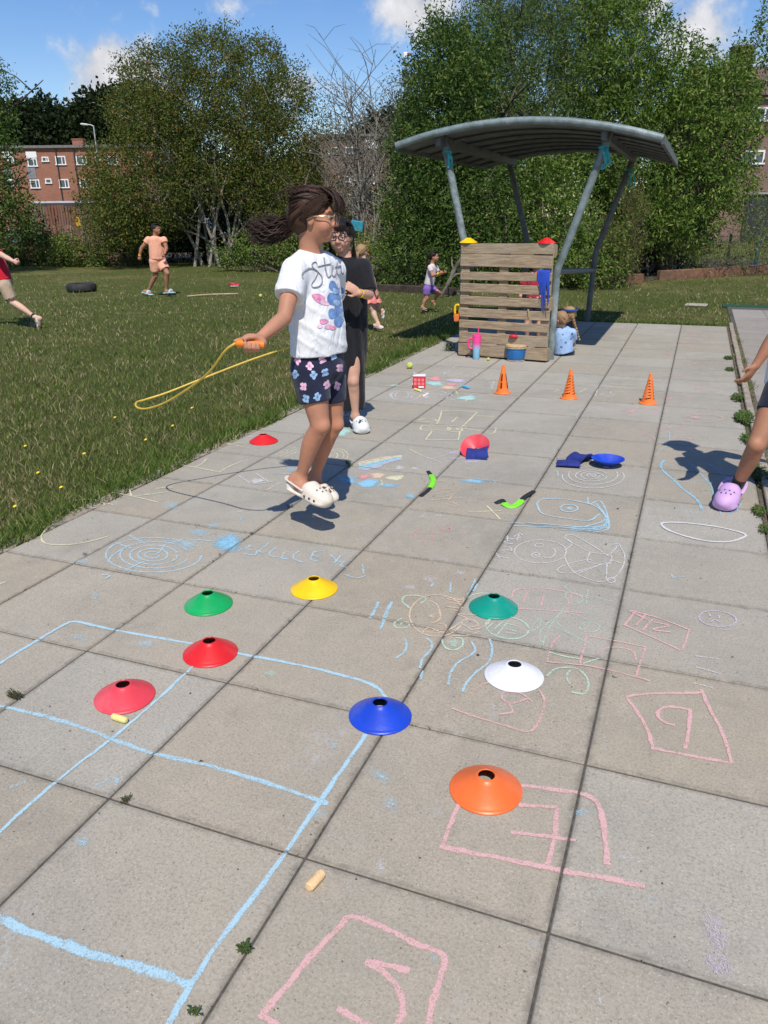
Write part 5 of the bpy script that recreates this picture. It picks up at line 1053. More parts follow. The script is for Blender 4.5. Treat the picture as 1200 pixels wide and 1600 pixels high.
def chalk_stick(label, p0, p1, col, r_=.0115):
    a = gp(*p0, r_); b = gp(*p1, r_); mb = MB(); c = (a + b) / 2; d_ = nrm(b - a); L = np.linalg.norm(b - a)
    P = [c + d_ * t for t in (-L / 2, -L / 2 + .002, -L / 4, 0, L / 4, L / 2 - .003, L / 2)]; mb.tube(P, [r_ * .8, r_ * .95, r_, r_, r_, r_ * .9, r_ * .55], 14); tag(mb.build('chalk_stick', M('stick_' + col, dict(yellow=(.78, .68, .26), orange=(.78, .52, .27), blue=(.12, .40, .62), white=(.72, .72, .70))[col], .9, .1, 40, .4, 150), None, True), label, 'chalk')
chalk_stick('pale yellow stick of chalk beside the pinkish red cone', (176, 1119), (198, 1126), 'yellow', .011); chalk_stick('pale orange stick of chalk by a slab joint in the foreground', (482, 1387), (504, 1363), 'orange', .0125)
chalk_stick('yellow stick of chalk against the chalk box', (648, 608), (658, 611), 'yellow', .012); chalk_stick('blue stick of chalk on the rubbed chalk patches', (723, 603), (733, 606), 'blue', .014); chalk_stick('short white stick of chalk in front of the chalk box', (662, 619), (669, 615), 'white', .01)
# chalk carton
g = gp(655, 606); root = empty('chalk_box', (g[0], g[1], 0), 'small red and white box of pavement chalk', 'box', rotz=.28); RED = M('carton_red', (.62, .025, .035), .5, .1, 20); WHT = M('carton_white', (.75, .75, .76), .5, .06, 20)
MB().box((0, 0, .058), (.115, .07, .11), bev=.004).build('carton', RED, root); MB().box((0, 0, .118), (.118, .073, .012), bev=.003).build('lid', WHT, root); MB().box((-.045, -.01, .135), (.02, .03, .025), bev=.005).build('handle', M('grey_plastic', (.4, .42, .45), .4), root)
mb = MB()
for i in range(3):
    for j in range(2): mb.box((-.035 + i * .035, -.0356, .045 + j * .035), (.024, .0025, .026))
mb.build('window', M('carton_pink', (.75, .20, .22), .5, .15, 30), root); MB().box((.02, -.0362, .015), (.05, .003, .016)).build('label', WHT, root); MB().box((-.06, .0, .04), (.006, .05, .02)).build('label', WHT, root)
# weeds
WEED = mat_leaf('weed_leaf', (.045, .085, .02), (.085, .13, .035), (.12, .12, .05), .15, .2); KWEED = mat_leaf('kerb_weed_leaf', (.05, .10, .02), (.12, .18, .045), (.22, .20, .08), .12, .25); DRYW = mat_leaf('weed_dry', (.07, .075, .03), (.12, .11, .05), None)
def weed(label, px, py, r_, h_, n, seed, mat=None, broad=.35, group='weeds in the paving joints', asp=(1, 1), lf=.55):
    g = gp(px, py); q = np.random.default_rng(seed); V = []; F = []
    for i in range(n):
        a = q.uniform(0, 2 * np.pi); L = r_ * lf * q.uniform(.5, 1.25); d_ = np.array([math.cos(a) * asp[0], math.sin(a) * asp[1], 0]); s_ = np.array([-d_[1], d_[0], 0]); s_ /= np.linalg.norm(s_); rise = h_ * q.uniform(.2, 1.1); b_ = q.uniform(0, 2 * np.pi); o = np.array([math.cos(b_) * asp[0], math.sin(b_) * asp[1], 0]) * r_ * (1 - lf) * math.sqrt(q.random())
        nb = len(V); w_ = L * broad * q.uniform(.6, 1.2)
        for t, ww in ((0, .12), (.3, .7), (.6, 1.), (.85, .55), (1., .02)):
            c = o + d_ * L * t + np.array([0, 0, rise * math.sin(t * 2.2) + .002]); V += [c - s_ * ww * w_ / 2 + np.array([0, 0, .12 * ww * w_]), c, c + s_ * ww * w_ / 2 + np.array([0, 0, .12 * ww * w_])]
        for t in range(4):
            b = nb + t * 3; F += [(b, b + 3, b + 4, b + 1), (b + 1, b + 4, b + 5, b + 2)]
    o = mesh_raw('weed', V, F, mat or WEED, None, False); o.location = (g[0], g[1], .001); tag(o, label, 'weed', group)
weed('leafy green rosette weed in the joint right of the pale blue chalk line', 382, 1487, .027, .015, 34, 1, None, .34, lf=.6); weed('small dark weed in the joint at the bottom edge of the picture', 305, 1586, .022, .014, 26, 2, None, .34, lf=.6); weed('dry moss-like tuft beside a joint crossing, left foreground', 198, 1253, .026, .014, 60, 3, DRYW, .16)
weed('wide flat mossy tuft in the joint at the left edge', 24, 1090, .045, .016, 90, 4, DRYW, .14, asp=(1, .6)); weed('dark sprig in the joint behind the jumping girl', 545, 727, .05, .02, 22, 5, WEED, .3); weed('tiny tuft where joints cross below the jumping girl', 453, 793, .03, .015, 24, 6, DRYW, .2)
weed('tiny tuft at a joint crossing near the blue chalk scribble', 394, 835, .02, .008, 24, 7, DRYW, .2); weed('speck of moss on the joint near the spiral chalk target', 344, 868, .016, .008, 20, 8, DRYW, .2); weed('speck of moss below the yellow cone', 453, 972, .014, .008, 16, 9, DRYW, .2); weed('speck of moss on the left joint by the spiral chalk target', 133, 867, .02, .008, 20, 19, DRYW, .2)
weed('bushy weed against the left corner of the pallet', 702, 548, .13, .10, 46, 10, WEED, .2)
for i, (px, py, r_, h_, n, lb) in enumerate(((1138, 560, .09, .06, 40, 'small weed at the kerb, farthest of the kerb weeds'), (1140, 578, .08, .06, 36, 'thin weed spilling from the kerb below the farthest one'), (1152, 623, .10, .09, 46, 'weed at the kerb level with the tall cones'), (1164, 655, .14, .12, 80, 'largest leafy clump along the kerb, near the bare leg'), (1170, 688, .10, .10, 50, 'weed just below the largest kerb clump'), (1186, 742, .12, .10, 60, 'kerb weed behind the shin of the girl at the right edge'), (1186, 800, .07, .06, 40, 'kerb weed beside the lilac clog'), (1193, 828, .05, .04, 30, 'lowest small weed along the kerb'), (1158, 600, .07, .05, 30, 'sparse weed under the hand at the right edge'), (1147, 540, .05, .05, 20, 'faint weed on the kerb near the far end'))):
    weed(lb, px, py, r_ * 1.05, h_ * .24, n * 5, 30 + i, KWEED, .40, 'weeds along the kerb', (.65, 1.7), .30)

# ------------------------------------------------------------------ shelter
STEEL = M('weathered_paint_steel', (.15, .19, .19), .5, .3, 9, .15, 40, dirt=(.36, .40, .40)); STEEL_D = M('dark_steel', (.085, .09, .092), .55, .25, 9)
SX, SY0, SY1 = (-3.13, -.46), 8.42, 12.32
root = empty('shelter', (-1.8, 10.4, 0), 'open grey steel shelter with curved roof on four splayed posts', 'shelter'); W0 = (-1.8, 10.4, 0)
def rz_(x): t = (x - SX[0]) / (SX[1] - SX[0]); return 2.185 + (2.15 - 2.185) * t + .80 * t * (1 - t) * (1 - .05 * t)
nx = 36; V = []; F = []
for lay in (0, -.012):
    for (y_) in (SY0, SY1):
        for i in range(nx + 1):
            x = SX[0] + (SX[1] - SX[0]) * i / nx; V.append((x, y_, rz_(x) + lay))
m_ = nx + 1
for i in range(nx):
    F += [(i, i + 1, m_ + i + 1, m_ + i), (2 * m_ + i, 3 * m_ + i, 3 * m_ + i + 1, 2 * m_ + i + 1), (i, 2 * m_ + i, 2 * m_ + i + 1, i + 1), (m_ + i, m_ + i + 1, 3 * m_ + i + 1, 3 * m_ + i)]
F += [(0, m_, 3 * m_, 2 * m_), (nx, 2 * m_ + nx, 3 * m_ + nx, m_ + nx)]
rf = mesh_raw('roof', np.array(V) - W0, F, M('roof_sheet', (.13, .14, .145), .6, .25, 4, .2, 30, dirt=(.2, .2, .2)), root)
for y_ in (SY0, SY1):
    P = [(x, y_, rz_(x) + .0) for x in np.linspace(SX[0], SX[1], 40)]; MB().tube(P, .037, 12).build('edge_tube', STEEL, rf, True, world=W0)
for x in SX: MB().box((x, (SY0 + SY1) / 2, rz_(x) - .01), (.035, SY1 - SY0, .085), bev=.006).build('eave_beam', STEEL_D, rf, world=W0)
mb = MB()
for j in range(6):
    y_ = SY0 + .55 + j * .56; mb.tube([(x, y_, rz_(x) - .036) for x in np.linspace(SX[0] + .03, SX[1] - .03, 30)], .02, 6)
mb.build('rib', STEEL_D, rf, True, world=W0)
BENT = {}
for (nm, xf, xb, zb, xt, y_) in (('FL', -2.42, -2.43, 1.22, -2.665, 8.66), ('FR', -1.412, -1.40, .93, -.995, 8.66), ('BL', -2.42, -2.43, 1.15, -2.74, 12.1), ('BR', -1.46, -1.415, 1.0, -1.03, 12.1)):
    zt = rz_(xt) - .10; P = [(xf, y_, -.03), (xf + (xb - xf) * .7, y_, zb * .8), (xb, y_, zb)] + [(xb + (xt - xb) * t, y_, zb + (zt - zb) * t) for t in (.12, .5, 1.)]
    BENT[nm] = (xb, y_, zb); MB().tube(spline(P, 4), .040, 14).build('post', STEEL if nm[0] == 'F' else STEEL_D, root, True, world=W0)  # back posts get the darker steel to paint in the shade under the roof
    MB().box((xt + .0, y_, zt + .03), (.075, .09, .11), rotm('Y', 18 if xt > -1.8 else -14), bev=.01).build('bracket', STEEL_D, root, world=W0)
for x in (-2.69, -1.01): MB().box((x, (SY0 + SY1) / 2, rz_(x) - .065), (.06, SY1 - SY0 - .1, .11), bev=.008).build('roof_beam', STEEL_D, root, world=W0)
MB().tube([BENT['FR'], (-1.44, 12.1, .73)], .036, 12).build('rail', STEEL_D, root, True, world=W0); MB().tube([(-2.43, 8.66, .95), (-2.43, 12.1, .95)], .036, 12).build('rail', STEEL_D, root, True, world=W0)
TEAL = M('teal_ribbon', (.05, .34, .36), .8, .25, 30)
def ribbon(label, p, n, L, seed):
    r_ = random.Random(seed); mb = MB(); mb.lathe([(.05, -.012), (.052, 0), (.05, .012)], 16, rmod=lambda a, z: 1.02)
    for i in range(n):
        x = .03 + r_.uniform(-.02, .04); y_ = -.05 + r_.uniform(-.01, .01); mb.tube(spline([(x * .6, y_, 0), (x, y_ - .02, -.05), (x + r_.uniform(-.03, .03), y_, -L * .6), (x + r_.uniform(-.04, .05), y_, -L * r_.uniform(.75, 1.1))], 5), .011, 6, flat=.25)
    o = mb.build('ribbon', TEAL, None, True); o.location = p; tag(o, label, 'ribbon', 'teal ribbons tied to the shelter')
xt = -.995; ribbon('teal ribbon knotted round the top of the front right shelter post', (xt - .03, 8.66, rz_(xt) - .17), 5, .22, 1); ribbon('teal ribbon knotted round the top of the front left shelter post', (-2.645, 8.66, rz_(-2.665) - .17), 4, .15, 2); ribbon('short teal ribbon on the shaded back right shelter post', (-1.06, 12.1, rz_(-1.03) - .22), 3, .24, 3)

# ------------------------------------------------------------------ pallet and what leans on it
A_ = gp(716, 556); B_ = gp(853, 567); pd = nrm(np.array([B_[0] - A_[0], B_[1] - A_[1], 0])); PW = float(np.linalg.norm((B_ - A_)[:2])); prz = math.atan2(pd[1], pd[0])
pal = empty('pallet', (A_[0], A_[1], 0), 'weathered wooden pallet standing on edge in front of the shelter', 'pallet', rotz=prz)
def mat_wood():
    k = NT('pallet_wood'); g = k.n('ShaderNodeNewGeometry'); co = k.co((1.2, 8, 14)); n = k.noise(4, 8, .7, co=co, dist=.4); n2 = k.noise(2.2, 5, .6)
    c = k.mix(k.rng(n, .3, .7), (.125, .088, .055), (.43, .325, .21)); c = k.mix(k.rng(n2, .45, .7, 0, .5), c, (.33, .28, .22)); c = k.mix(k.math('MULTIPLY', g.outputs['Random Per Island'], .5), c, (.46, .33, .19))
    c = k.mix(k.rng(k.noise(9, 6, .75), .6, .72, 0, .7), c, (.055, .042, .03)); k.col(c); k.rough(.88); k.bump(n, .5, .006); return k.m
PWOOD = mat_wood(); rr = random.Random(9); PH = 1.215
for i, (t0, t1) in enumerate(((0, .108), (.113, .243), (.29, .38), (.416, .512), (.549, .645), (.68, .778), (.81, .90), (.94, 1.058), (1.063, 1.2))):
    z1, z0 = PH - t0, PH - t1; MB().box((PW / 2 + rr.uniform(-.004, .004), .011, (z0 + z1) / 2), (PW + rr.uniform(-.01, .008), .022, z1 - z0 - .004), rotm('Y', rr.uniform(-.5, .5)) @ rotm('X', rr.uniform(-.6, .6)), bev=.004).build('front_board', PWOOD, pal)
for x in (.05, PW / 2 - .02, PW - .05): MB().box((x, .032, PH / 2 + .005), (.098, .018, PH - .02), bev=.003).build('bearer', PWOOD, pal)
for x in (.05, PW / 2 - .02, PW - .05):
    for z_ in (.075, PH / 2, PH - .075): MB().box((x, .082, z_), (.098, .08, .135), bev=.004).build('block', PWOOD, pal)
for z_ in (.07, PH / 2, PH - .07): MB().box((PW / 2, .134, z_), (PW, .022, .1), bev=.003).build('back_board', PWOOD, pal)
mb = MB()
for z_ in (PH - .05, PH - .18, .9, .74, .62, .48, .36, .2, .07):
    for x in (.03, .07, PW / 2 - .04, PW / 2, PW - .07, PW - .03): mb.lathe([(.004, 0), (.0001, .0015)], 6, (x + rr.uniform(-.006, .006), -.0005, z_ + rr.uniform(-.02, .02)), rotm('X', 90))
mb.build('nail_heads', M('rusty_nail', (.05, .03, .02), .7, .3, 40), pal)
def on_pal(x, y_, z_): c, s = math.cos(prz), math.sin(prz); return np.array([A_[0] + c * x - s * y_, A_[1] + s * x + c * y_, z_])
marker_cone('yellow marker cone perched on the top left corner of the pallet', 'yellow', on_pal(.055, .075, PH + .001), None, 'marker cones on top of the pallet'); marker_cone('red marker cone perched on the top right corner of the pallet', 'red', on_pal(PW - .1, .075, PH + .001), None, 'marker cones on top of the pallet')
# blue cloth
BLUE_C = M('blue_cloth', (.015, .06, .42), .85, .2, 14, .4, 120); mb = MB(); rr = random.Random(2)
for i in range(7):
    x = PW - .135 + i * .018; L = (.30, .36, .40, .44, .46, .34, .3)[i]; zt = PH - .265; mb.tube(spline([(x, .02, zt - .03), (x, -.008, zt), (x + rr.uniform(-.004, .004), -.02, zt - .06), (x + rr.uniform(-.006, .01) + .015, -.018, zt - L * .6), (x + .03 + rr.uniform(-.008, .008), -.014, zt - L)], 5), [.004] + [.014] * 12 + [.011, .008, .006, .005, .004, .003, .003, .003], 8, flat=.55)
cl = mb.build('cloth', BLUE_C, None, True); cl.location = on_pal(0, 0, 0); cl.rotation_euler = (0, 0, prz); tag(cl, 'strip of bright blue cloth hanging from a gap at the right of the pallet', 'cloth')
# yellow and orange toy hooked on the left edge
tm = MB(); tm.tube(spline([(-.045, 0, .02), (-.045, 0, .09), (-.03, 0, .115), (0, 0, .118), (.02, 0, .11)], 5), .013, 10); tm.tube(spline([(.02, 0, .11), (.012, 0, .06), (.01, 0, .02)], 4), .012, 10); ty = empty('toy_handle', on_pal(-.03, .05, .44), 'yellow and orange plastic toy handle hooked on the left side of the pallet', 'toy', rotz=prz)
tm.build('grip', plastic('yellow', PL['yellow']), ty, True); MB().box((-.02, 0, -.025), (.075, .04, .085), rotm('Y', -8), bev=.012).build('base', plastic('toy_orange', (.72, .17, .03)), ty)
# drum
c = gp(806, 563); dr = empty('drum', (c[0], c[1], 0), 'small blue drum with a tan skin and rope rim standing by the pallet', 'drum'); TAN = M('drum_skin', (.50, .36, .20), .7, .15, 20); ROPE = M('rope_tan', (.42, .32, .18), .9, .25, 60, .6, 160)
MB().lathe([(.088, 0), (.094, .004), (.104, .04), (.110, .09), (.112, .135), (.111, .14)], 40).build('shell', M('drum_blue', (.012, .13, .36), .4, .18, 12, .1, 30, dirt=(.05, .1, .2)), dr, True); MB().lathe([(.111, .14), (.113, .15), (.105, .172), (.09, .176), (.0005, .174)], 40).build('skin', TAN, dr, True)
mb = MB()
for z_, r_ in ((.142, .114), (.158, .113), (.006, .095)): mb.tube([(r_ * math.cos(a), r_ * math.sin(a), z_) for a in np.linspace(0, 2 * math.pi, 41)], .008 if z_ > .01 else .006, 8)
mb.build('rope_rim', ROPE, dr, True); a = on_pal(.80, -.012, .555); e = np.array([c[0] + .1, c[1] + .02, .165]); mb = MB()
for q in (0, .03): mb.tube(spline([e + [q, 0, 0], e + np.array([.02 + q, .04, .10]), (a + e) / 2 + np.array([.03 + q * .6, -.01, .03]), a + np.array([.0 + q * .2, -.004, 0])], 6), .006, 7)
mb.build('strap', ROPE, dr, True, world=(c[0], c[1], 0))
p = on_pal(.655, -.02, .262); MB().ball((0, 0, 0), .05, 10, (1, .55, .42)).build('tmp', M('beater_red', (.5, .012, .03), .55, .12, 20), None, True); bt = bpy.data.objects['tmp']; bt.name = 'beater'; bt.data.name = 'beater'; bt.location = p; tag(bt, 'red padded beater wedged in a gap of the pallet above the drum', 'beater'); MB().tube([(0, .02, 0), (0, .14, .02)], .009, 8).build('stick', ROPE, bt, True)
# bottle
c = gp(744, 561); bo = empty('water_bottle', (c[0], c[1], 0), 'pink to pale blue tumbler with a pink handle and straw in front of the pallet', 'bottle', rotz=.1)
def mat_grad():
    k = NT('bottle_paint'); sep = k.n('ShaderNodeSeparateXYZ'); k.L(k.co(), sep.inputs[0]); k.col(k.mix(k.rng(sep.outputs[2], .10, .19), (.27, .54, .74), (.78, .06, .27))); k.rough(.35); return k.m
PINK = M('bottle_pink', (.80, .05, .25), .4, .05, 10)
MB().lathe([(.034, 0), (.037, .004), (.038, .10), (.046, .125), (.0475, .235), (.046, .24), (.0005, .24)], 32).build('body', mat_grad(), bo, True); MB().lathe([(.048, .236), (.049, .26), (.046, .268), (.0005, .27)], 32).build('lid', PINK, bo, True)
MB().tube([(.012, 0, .268), (.016, 0, .345)], .006, 8).build('straw', PINK, bo, True); MB().tube(spline([(-.044, 0, .225), (-.075, 0, .222), (-.09, 0, .20), (-.088, 0, .14), (-.07, 0, .118), (-.04, 0, .115)], 5), .011, 10).build('handle', PINK, bo, True)

# ------------------------------------------------------------------ things out on the lawn
c = gp(128, 455, -.02); ty = MB().lathe([(.19, .02), (.2, .0), (.27, -.002), (.31, .012), (.326, .04), (.328, .085), (.326, .13), (.31, .158), (.27, .172), (.2, .17), (.19, .15), (.2, .14), (.25, .12), (.29, .085), (.25, .05), (.2, .03), (.19, .02)], 64, rmod=lambda a, z: 1 - (.006 if (.03 < z < .14 and int(a * 40 / math.pi) % 2) else 0)).build('tyre', M('old_tyre', (.022, .022, .022), .8, .3, 12, .4, 60, dirt=(.06, .055, .045)), None, True)
ty.location = (c[0], c[1], -.015); tag(ty, 'old black car tyre lying flat on the lawn', 'tyre')
a = gp(292, 463, -.01); b_ = gp(372, 459, -.01); st = MB().tube(spline([a - a, (b_ - a) * .4 + np.array([0, .05, .01]), b_ - a], 6), .016, 8).build('stick', M('pale_stick', (.42, .33, .2), .85, .2, 9), None, True); st.location = a; tag(st, 'long pale stick lying in the grass by the girl in peach', 'stick')
a = gp(690, 461, .02); b_ = atd(722, 404, 15.2); P = spline([a, a + (b_ - a) * .3 + np.array([.03, 0, .05]), a + (b_ - a) * .65 + np.array([-.02, 0, .02]), b_], 6); br = MB().tube(P, [.034 + .006 * math.sin(i * 1.3) + .010 * i / len(P) for i in range(len(P))], 10); q = P[7]; br.tube([q, q + np.array([.1, .05, .10]), q + np.array([.26, .1, .12])], [.026, .018, .010], 8); q = P[12]; br.tube([q, q + np.array([-.06, .05, .12]), q + np.array([-.08, .1, .26])], [.022, .014, .008], 8); br = br.build('log', M('driftwood', (.16, .135, .10), .95, .35, 8, .8, 30, dirt=(.06, .05, .04)), None, True); tag(br, 'crooked grey log leaning into the bushes beside the running girl', 'log')
c = gp(1088, 477, -.02); o = MB().box((0, 0, 0), (.36, .3, .03), rotm('Z', -6), bev=.01).build('stone_slab', MAT_SLAB); o.location = (c[0], c[1], -.012); tag(o, 'single grey slab set flush in the grass beyond the path', 'slab')
c = gp(1178, 481, -.02); o = MB().box((.45, .12, 0), (1.9, .34, .02), bev=.006).build('green_mat', M('green_turf_mat', (.012, .06, .03), .95, .3, 60, .6, 160)); o.location = (c[0], c[1] + .05, -.012); tag(o, 'dark green mat at the end of the side path', 'mat')

YEL = M('dandelion', (.80, .58, .02), .7, .1, 60)
for i, (px, py) in enumerate(((132, 712), (228, 690), (60, 742), (96, 765), (300, 640), (180, 655), (40, 700), (270, 668), (24, 795))):
    c = gp(px, py, .03); mb = MB(); mb.lathe([(.0002, .006), (.006, .005), (.012, .001), (.010, -.002), (.002, -.003)], 12); o = mb.build('flower_head', YEL, None, True); r0 = empty('dandelion', (c[0], c[1], -.03), 'tiny yellow dandelion in the grass near the path edge', 'flower', 'dandelions in the lawn'); o.parent = r0; o.location = (0, 0, .075); o.rotation_euler = (.3, -.2, 0)
    MB().tube([(0, 0, 0), (.004, 0, .04), (0, 0, .073)], .0016, 5).build('stalk', WEED, r0)
# ------------------------------------------------------------------ people
def mat_skin(name, c):
    k = NT('skin_' + name); n = k.noise(7, 5, .6); n2 = k.noise(2.6, 3); n3 = k.noise(38, 5, .7); cc = k.mix(k.rng(n, .35, .65), tuple(x * .88 for x in c), (min(1, c[0] * 1.08), c[1] * 1.0, c[2] * .97)); cc = k.mix(k.rng(n2, .5, .7, 0, .45), cc, (c[0] * 1.02, c[1] * .80, c[2] * .74)); cc = k.mix(k.rng(n3, .55, .75, 0, .22), cc, tuple(x * .66 for x in c)); k.col(cc); k.rough(.58); k.b.inputs['Specular IOR Level'].default_value = .28
    k.b.inputs['Subsurface Weight'].default_value = .12; k.b.inputs['Subsurface Radius'].default_value = (.012, .005, .003); k.b.inputs['Subsurface Scale'].default_value = .6
    k.bump(k.noise(150, 3), .12, .002); return k.m
def mat_cloth(name, c, var=.12, wr=.35, sc=9, spots=None, stripes=None):
    k = NT('cloth_' + name); n = k.noise(sc, 4); cc = k.mix(k.rng(n, .3, .7), tuple(x * (1 - var) for x in c), tuple(min(1, x * (1 + var)) for x in c))
    if spots:                                         # printed blotches: (scale, threshold, colour)
        for i, (s_, th, col) in enumerate(spots):
            v = k.n('ShaderNodeTexVoronoi'); v.inputs['Scale'].default_value = s_; m = k.n('ShaderNodeMapping'); m.inputs['Location'].default_value = (i * 3.7, i * 1.3, i * 2.1); k.L(k.co(), m.inputs['Vector']); k.L(m.outputs[0], v.inputs['Vector'])
            d_ = k.math('ADD', v.outputs['Distance'], k.math('MULTIPLY', k.math('SUBTRACT', k.noise(s_ * 4, 2), .5), .35)); cc = k.mix(k.math('LESS_THAN', d_, th), cc, col)
    k.col(cc); k.rough(.85); k.b.inputs['Specular IOR Level'].default_value = .2; k.b.inputs['Sheen Weight'].default_value = .15
    w1 = k.noise(13, 3, .5, co=k.co((1, 1, .55)), dist=1.2); w2 = k.noise(420, 2); k.bump(k.math('ADD', k.math('MULTIPLY', w1, 1.), k.math('MULTIPLY', w2, .06)), wr, .03); return k.m
def mat_hair(name, c1, c2):
    k = NT('hair_' + name); g = k.n('ShaderNodeNewGeometry'); k.col(k.mix(g.outputs['Random Per Island'], c1, c2)); k.rough(.55); k.b.inputs['Specular IOR Level'].default_value = .3; k.bump(k.noise(90, 4, .7, co=k.co((1, 1, .25))), .5, .01); return k.m
SK1 = mat_skin('tan', (.46, .225, .140)); SK2 = mat_skin('fair', (.56, .33, .235)); SK3 = mat_skin('light', (.62, .41, .31)); SK4 = mat_skin('brown', (.36, .18, .105))
HR1 = mat_hair('dark_brown', (.014, .008, .006), (.065, .030, .017)); HR2 = mat_hair('black', (.008, .006, .005), (.022, .014, .011)); HR3 = mat_hair('blond', (.20, .12, .055), (.36, .24, .12)); HR4 = mat_hair('sandy', (.22, .12, .06), (.34, .2, .11))
EYE_W = M('eye_white', (.52, .50, .48), .2, .03, 20); EYE_D = M('eye_iris', (.03, .015, .01), .15, .1, 40); LIP = M('lips', (.42, .19, .145), .45, .1, 40)

def P3(J, n): return np.array(J[n], float)
def lerp(a, b, t): return np.array(a) + (np.array(b) - np.array(a)) * t
def head_sdf(sd, c, f, s, up=(0, 0, 1), k=.012, mouth_open=0.):
    """skull, jaw, nose, lips, brow, cheeks, ears; c = skull centre; s = head scale (1 = 20 cm tall head)"""
    f, r, u = frame_from(f, up); X = [r, f, u]; c = np.array(c); g = lambda a, b, d: c + s * (r * a + f * b + u * d)
    sd.ell(g(0, -.008, .020), np.array([.072, .088, .082]) * s, X, k)
    sd.ell(g(0, .018, -.040), np.array([.056, .062, .062]) * s, X, .03 * s)
    sd.ell(g(0, .052, -.082), np.array([.026, .022, .020]) * s, X, .022 * s)                   # chin
    for q in (-1, 1):
        sd.ell(g(q * .036, .050, -.036), np.array([.024, .022, .026]) * s, X, .02 * s)        # cheeks
        sd.ell(g(q * .030, .082, .004), np.array([.017, .012, .011]) * s, X, .012 * s, sub=True)
        sd.ell(g(q * .0715, -.006, -.012), np.array([.008, .017, .026]) * s, X, .006 * s); sd.ell(g(q * .079, -.002, -.012), np.array([.004, .009, .015]) * s, X, .004 * s, sub=True)
        sd.cap(g(q * .048, .064, .023), g(q * .014, .080, .021), .006 * s, .006 * s, .012 * s)  # brow
        sd.ell(g(q * .012, .086, -.030), np.array([.009, .010, .008]) * s, X, .006 * s)
    sd.cap(g(0, .080, .014), g(0, .099, -.026), .006 * s, .0105 * s, .010 * s)                 # nose
    sd.ell(g(0, .077, -.052), np.array([.021, .011, .006]) * s, X, .005 * s); sd.ell(g(0, .075, -.064), np.array([.018, .011, .0065]) * s, X, .005 * s)
    if mouth_open: sd.ell(g(0, .087, -.058), np.array([.014, .010, mouth_open]) * s, X, .003 * s, sub=True)
    return f, r, u, g
def hand_sdf(sd, w, d, pn, thumb_side, s, curl=.5, k=.006, spread=1.):
    """palm + five fingers; w wrist, d direction, pn palm normal (fingers curl towards it), thumb_side unit vector"""
    d = nrm(d); pn = nrm(np.array(pn) - d * (np.array(pn) @ d)); t = nrm(np.cross(d, pn)); t = t if t @ np.array(thumb_side) > 0 else -t; w = np.array(w)
    X = [t, d, pn]; sd.ell(w + d * .040 * s, np.array([.034, .044, .015]) * s, X, .012)
    for i, (o, L) in enumerate(((.025, .062), (.009, .070), (-.008, .065), (-.024, .050))):
        b = w + d * .070 * s + t * o * s * 1.02; a0 = curl * (.9 + .1 * i); d1 = nrm(d * math.cos(a0) + pn * math.sin(a0) + t * (o * 4) * (1 - min(1, curl)) * spread * .6); a1 = min(a0 + curl * 1.15 + .12, 2.6); d2 = nrm(d * math.cos(a1) + pn * math.sin(a1)); a2 = min(a1 + curl * .8 + .08, 3.3); d3 = nrm(d * math.cos(a2) + pn * math.sin(a2))
        p1 = b + d1 * L * .46 * s; p2 = p1 + d2 * L * .32 * s; p3 = p2 + d3 * L * .24 * s; sd.cap(b - d * .012 * s, p1, .0088 * s, .0082 * s, k); sd.cap(p1, p2, .0082 * s, .0074 * s, .002); sd.cap(p2, p3, .0074 * s, .0062 * s, .002)
    b = w + d * .018 * s + t * .022 * s; p1 = b + (d * .5 + t * .75 + pn * .35 * (.3 + curl)) * .034 * s; p2 = p1 + nrm(d * .8 + t * .35 * (1 - curl) + pn * .7 * curl) * .028 * s; sd.cap(b, p1, .0125 * s, .0098 * s, .008); sd.cap(p1, p2, .0098 * s, .0075 * s, .002)

def limb(sd, pts, k=.018): sd.chain(pts, k)
def leg_sdf(sd, hip, kn, an, s, bend):
    """thigh, knee, calf behind, ankle: one tapering chain through many sections"""
    b = nrm(bend); hip, kn, an = map(np.array, (hip, kn, an)); q = []
    for t, r_, o in ((0, .074, 0), (.25, .071, .002), (.5, .064, .003), (.75, .054, .003), (.92, .0475, .004)): q.append((lerp(hip, kn, t) + b * o * s, r_ * s))
    q.append((kn + b * .006 * s, .0455 * s))
    for t, r_, o in ((.10, .0435, .001), (.22, .0445, -.006), (.34, .0445, -.009), (.5, .040, -.007), (.68, .0335, -.003), (.85, .0285, 0), (1, .028, 0)): q.append((lerp(kn, an, t) + b * o * s, r_ * s))
    sd.chain(q, .02 * s); sd.ell(kn + b * .031 * s, np.array([.024, .024, .030]) * s, None, .022 * s); sd.ell(kn + b * .022 * s + nrm(an - kn) * .052 * s, np.array([.016, .016, .02]) * s, None, .02 * s)
    for q_ in (-1, 1): sd.ell(an + nrm(np.cross(b, an - kn)) * .021 * s * q_, np.array([.013, .013, .015]) * s, None, .012 * s)
def arm_sdf(sd, sh, el, wr, s):
    sh, el, wr = map(np.array, (sh, el, wr)); sd.chain([(sh, .045 * s), (lerp(sh, el, .35), .0415 * s), (lerp(sh, el, .75), .036 * s), (el, .033 * s), (lerp(el, wr, .2), .0335 * s), (lerp(el, wr, .45), .031 * s), (lerp(el, wr, .8), .0235 * s), (wr, .0215 * s)], .02 * s)

def strands(mb, roots, paths, r0, n=6, flat=.5):
    for P in paths: mb.tube(P, [r0 * (.6 + .4 * math.sin(math.pi * min(1, .15 + i / (len(P) - 1)))) * (1 - .75 * (i / (len(P) - 1)) ** 2) for i in range(len(P))], n, True, flat)

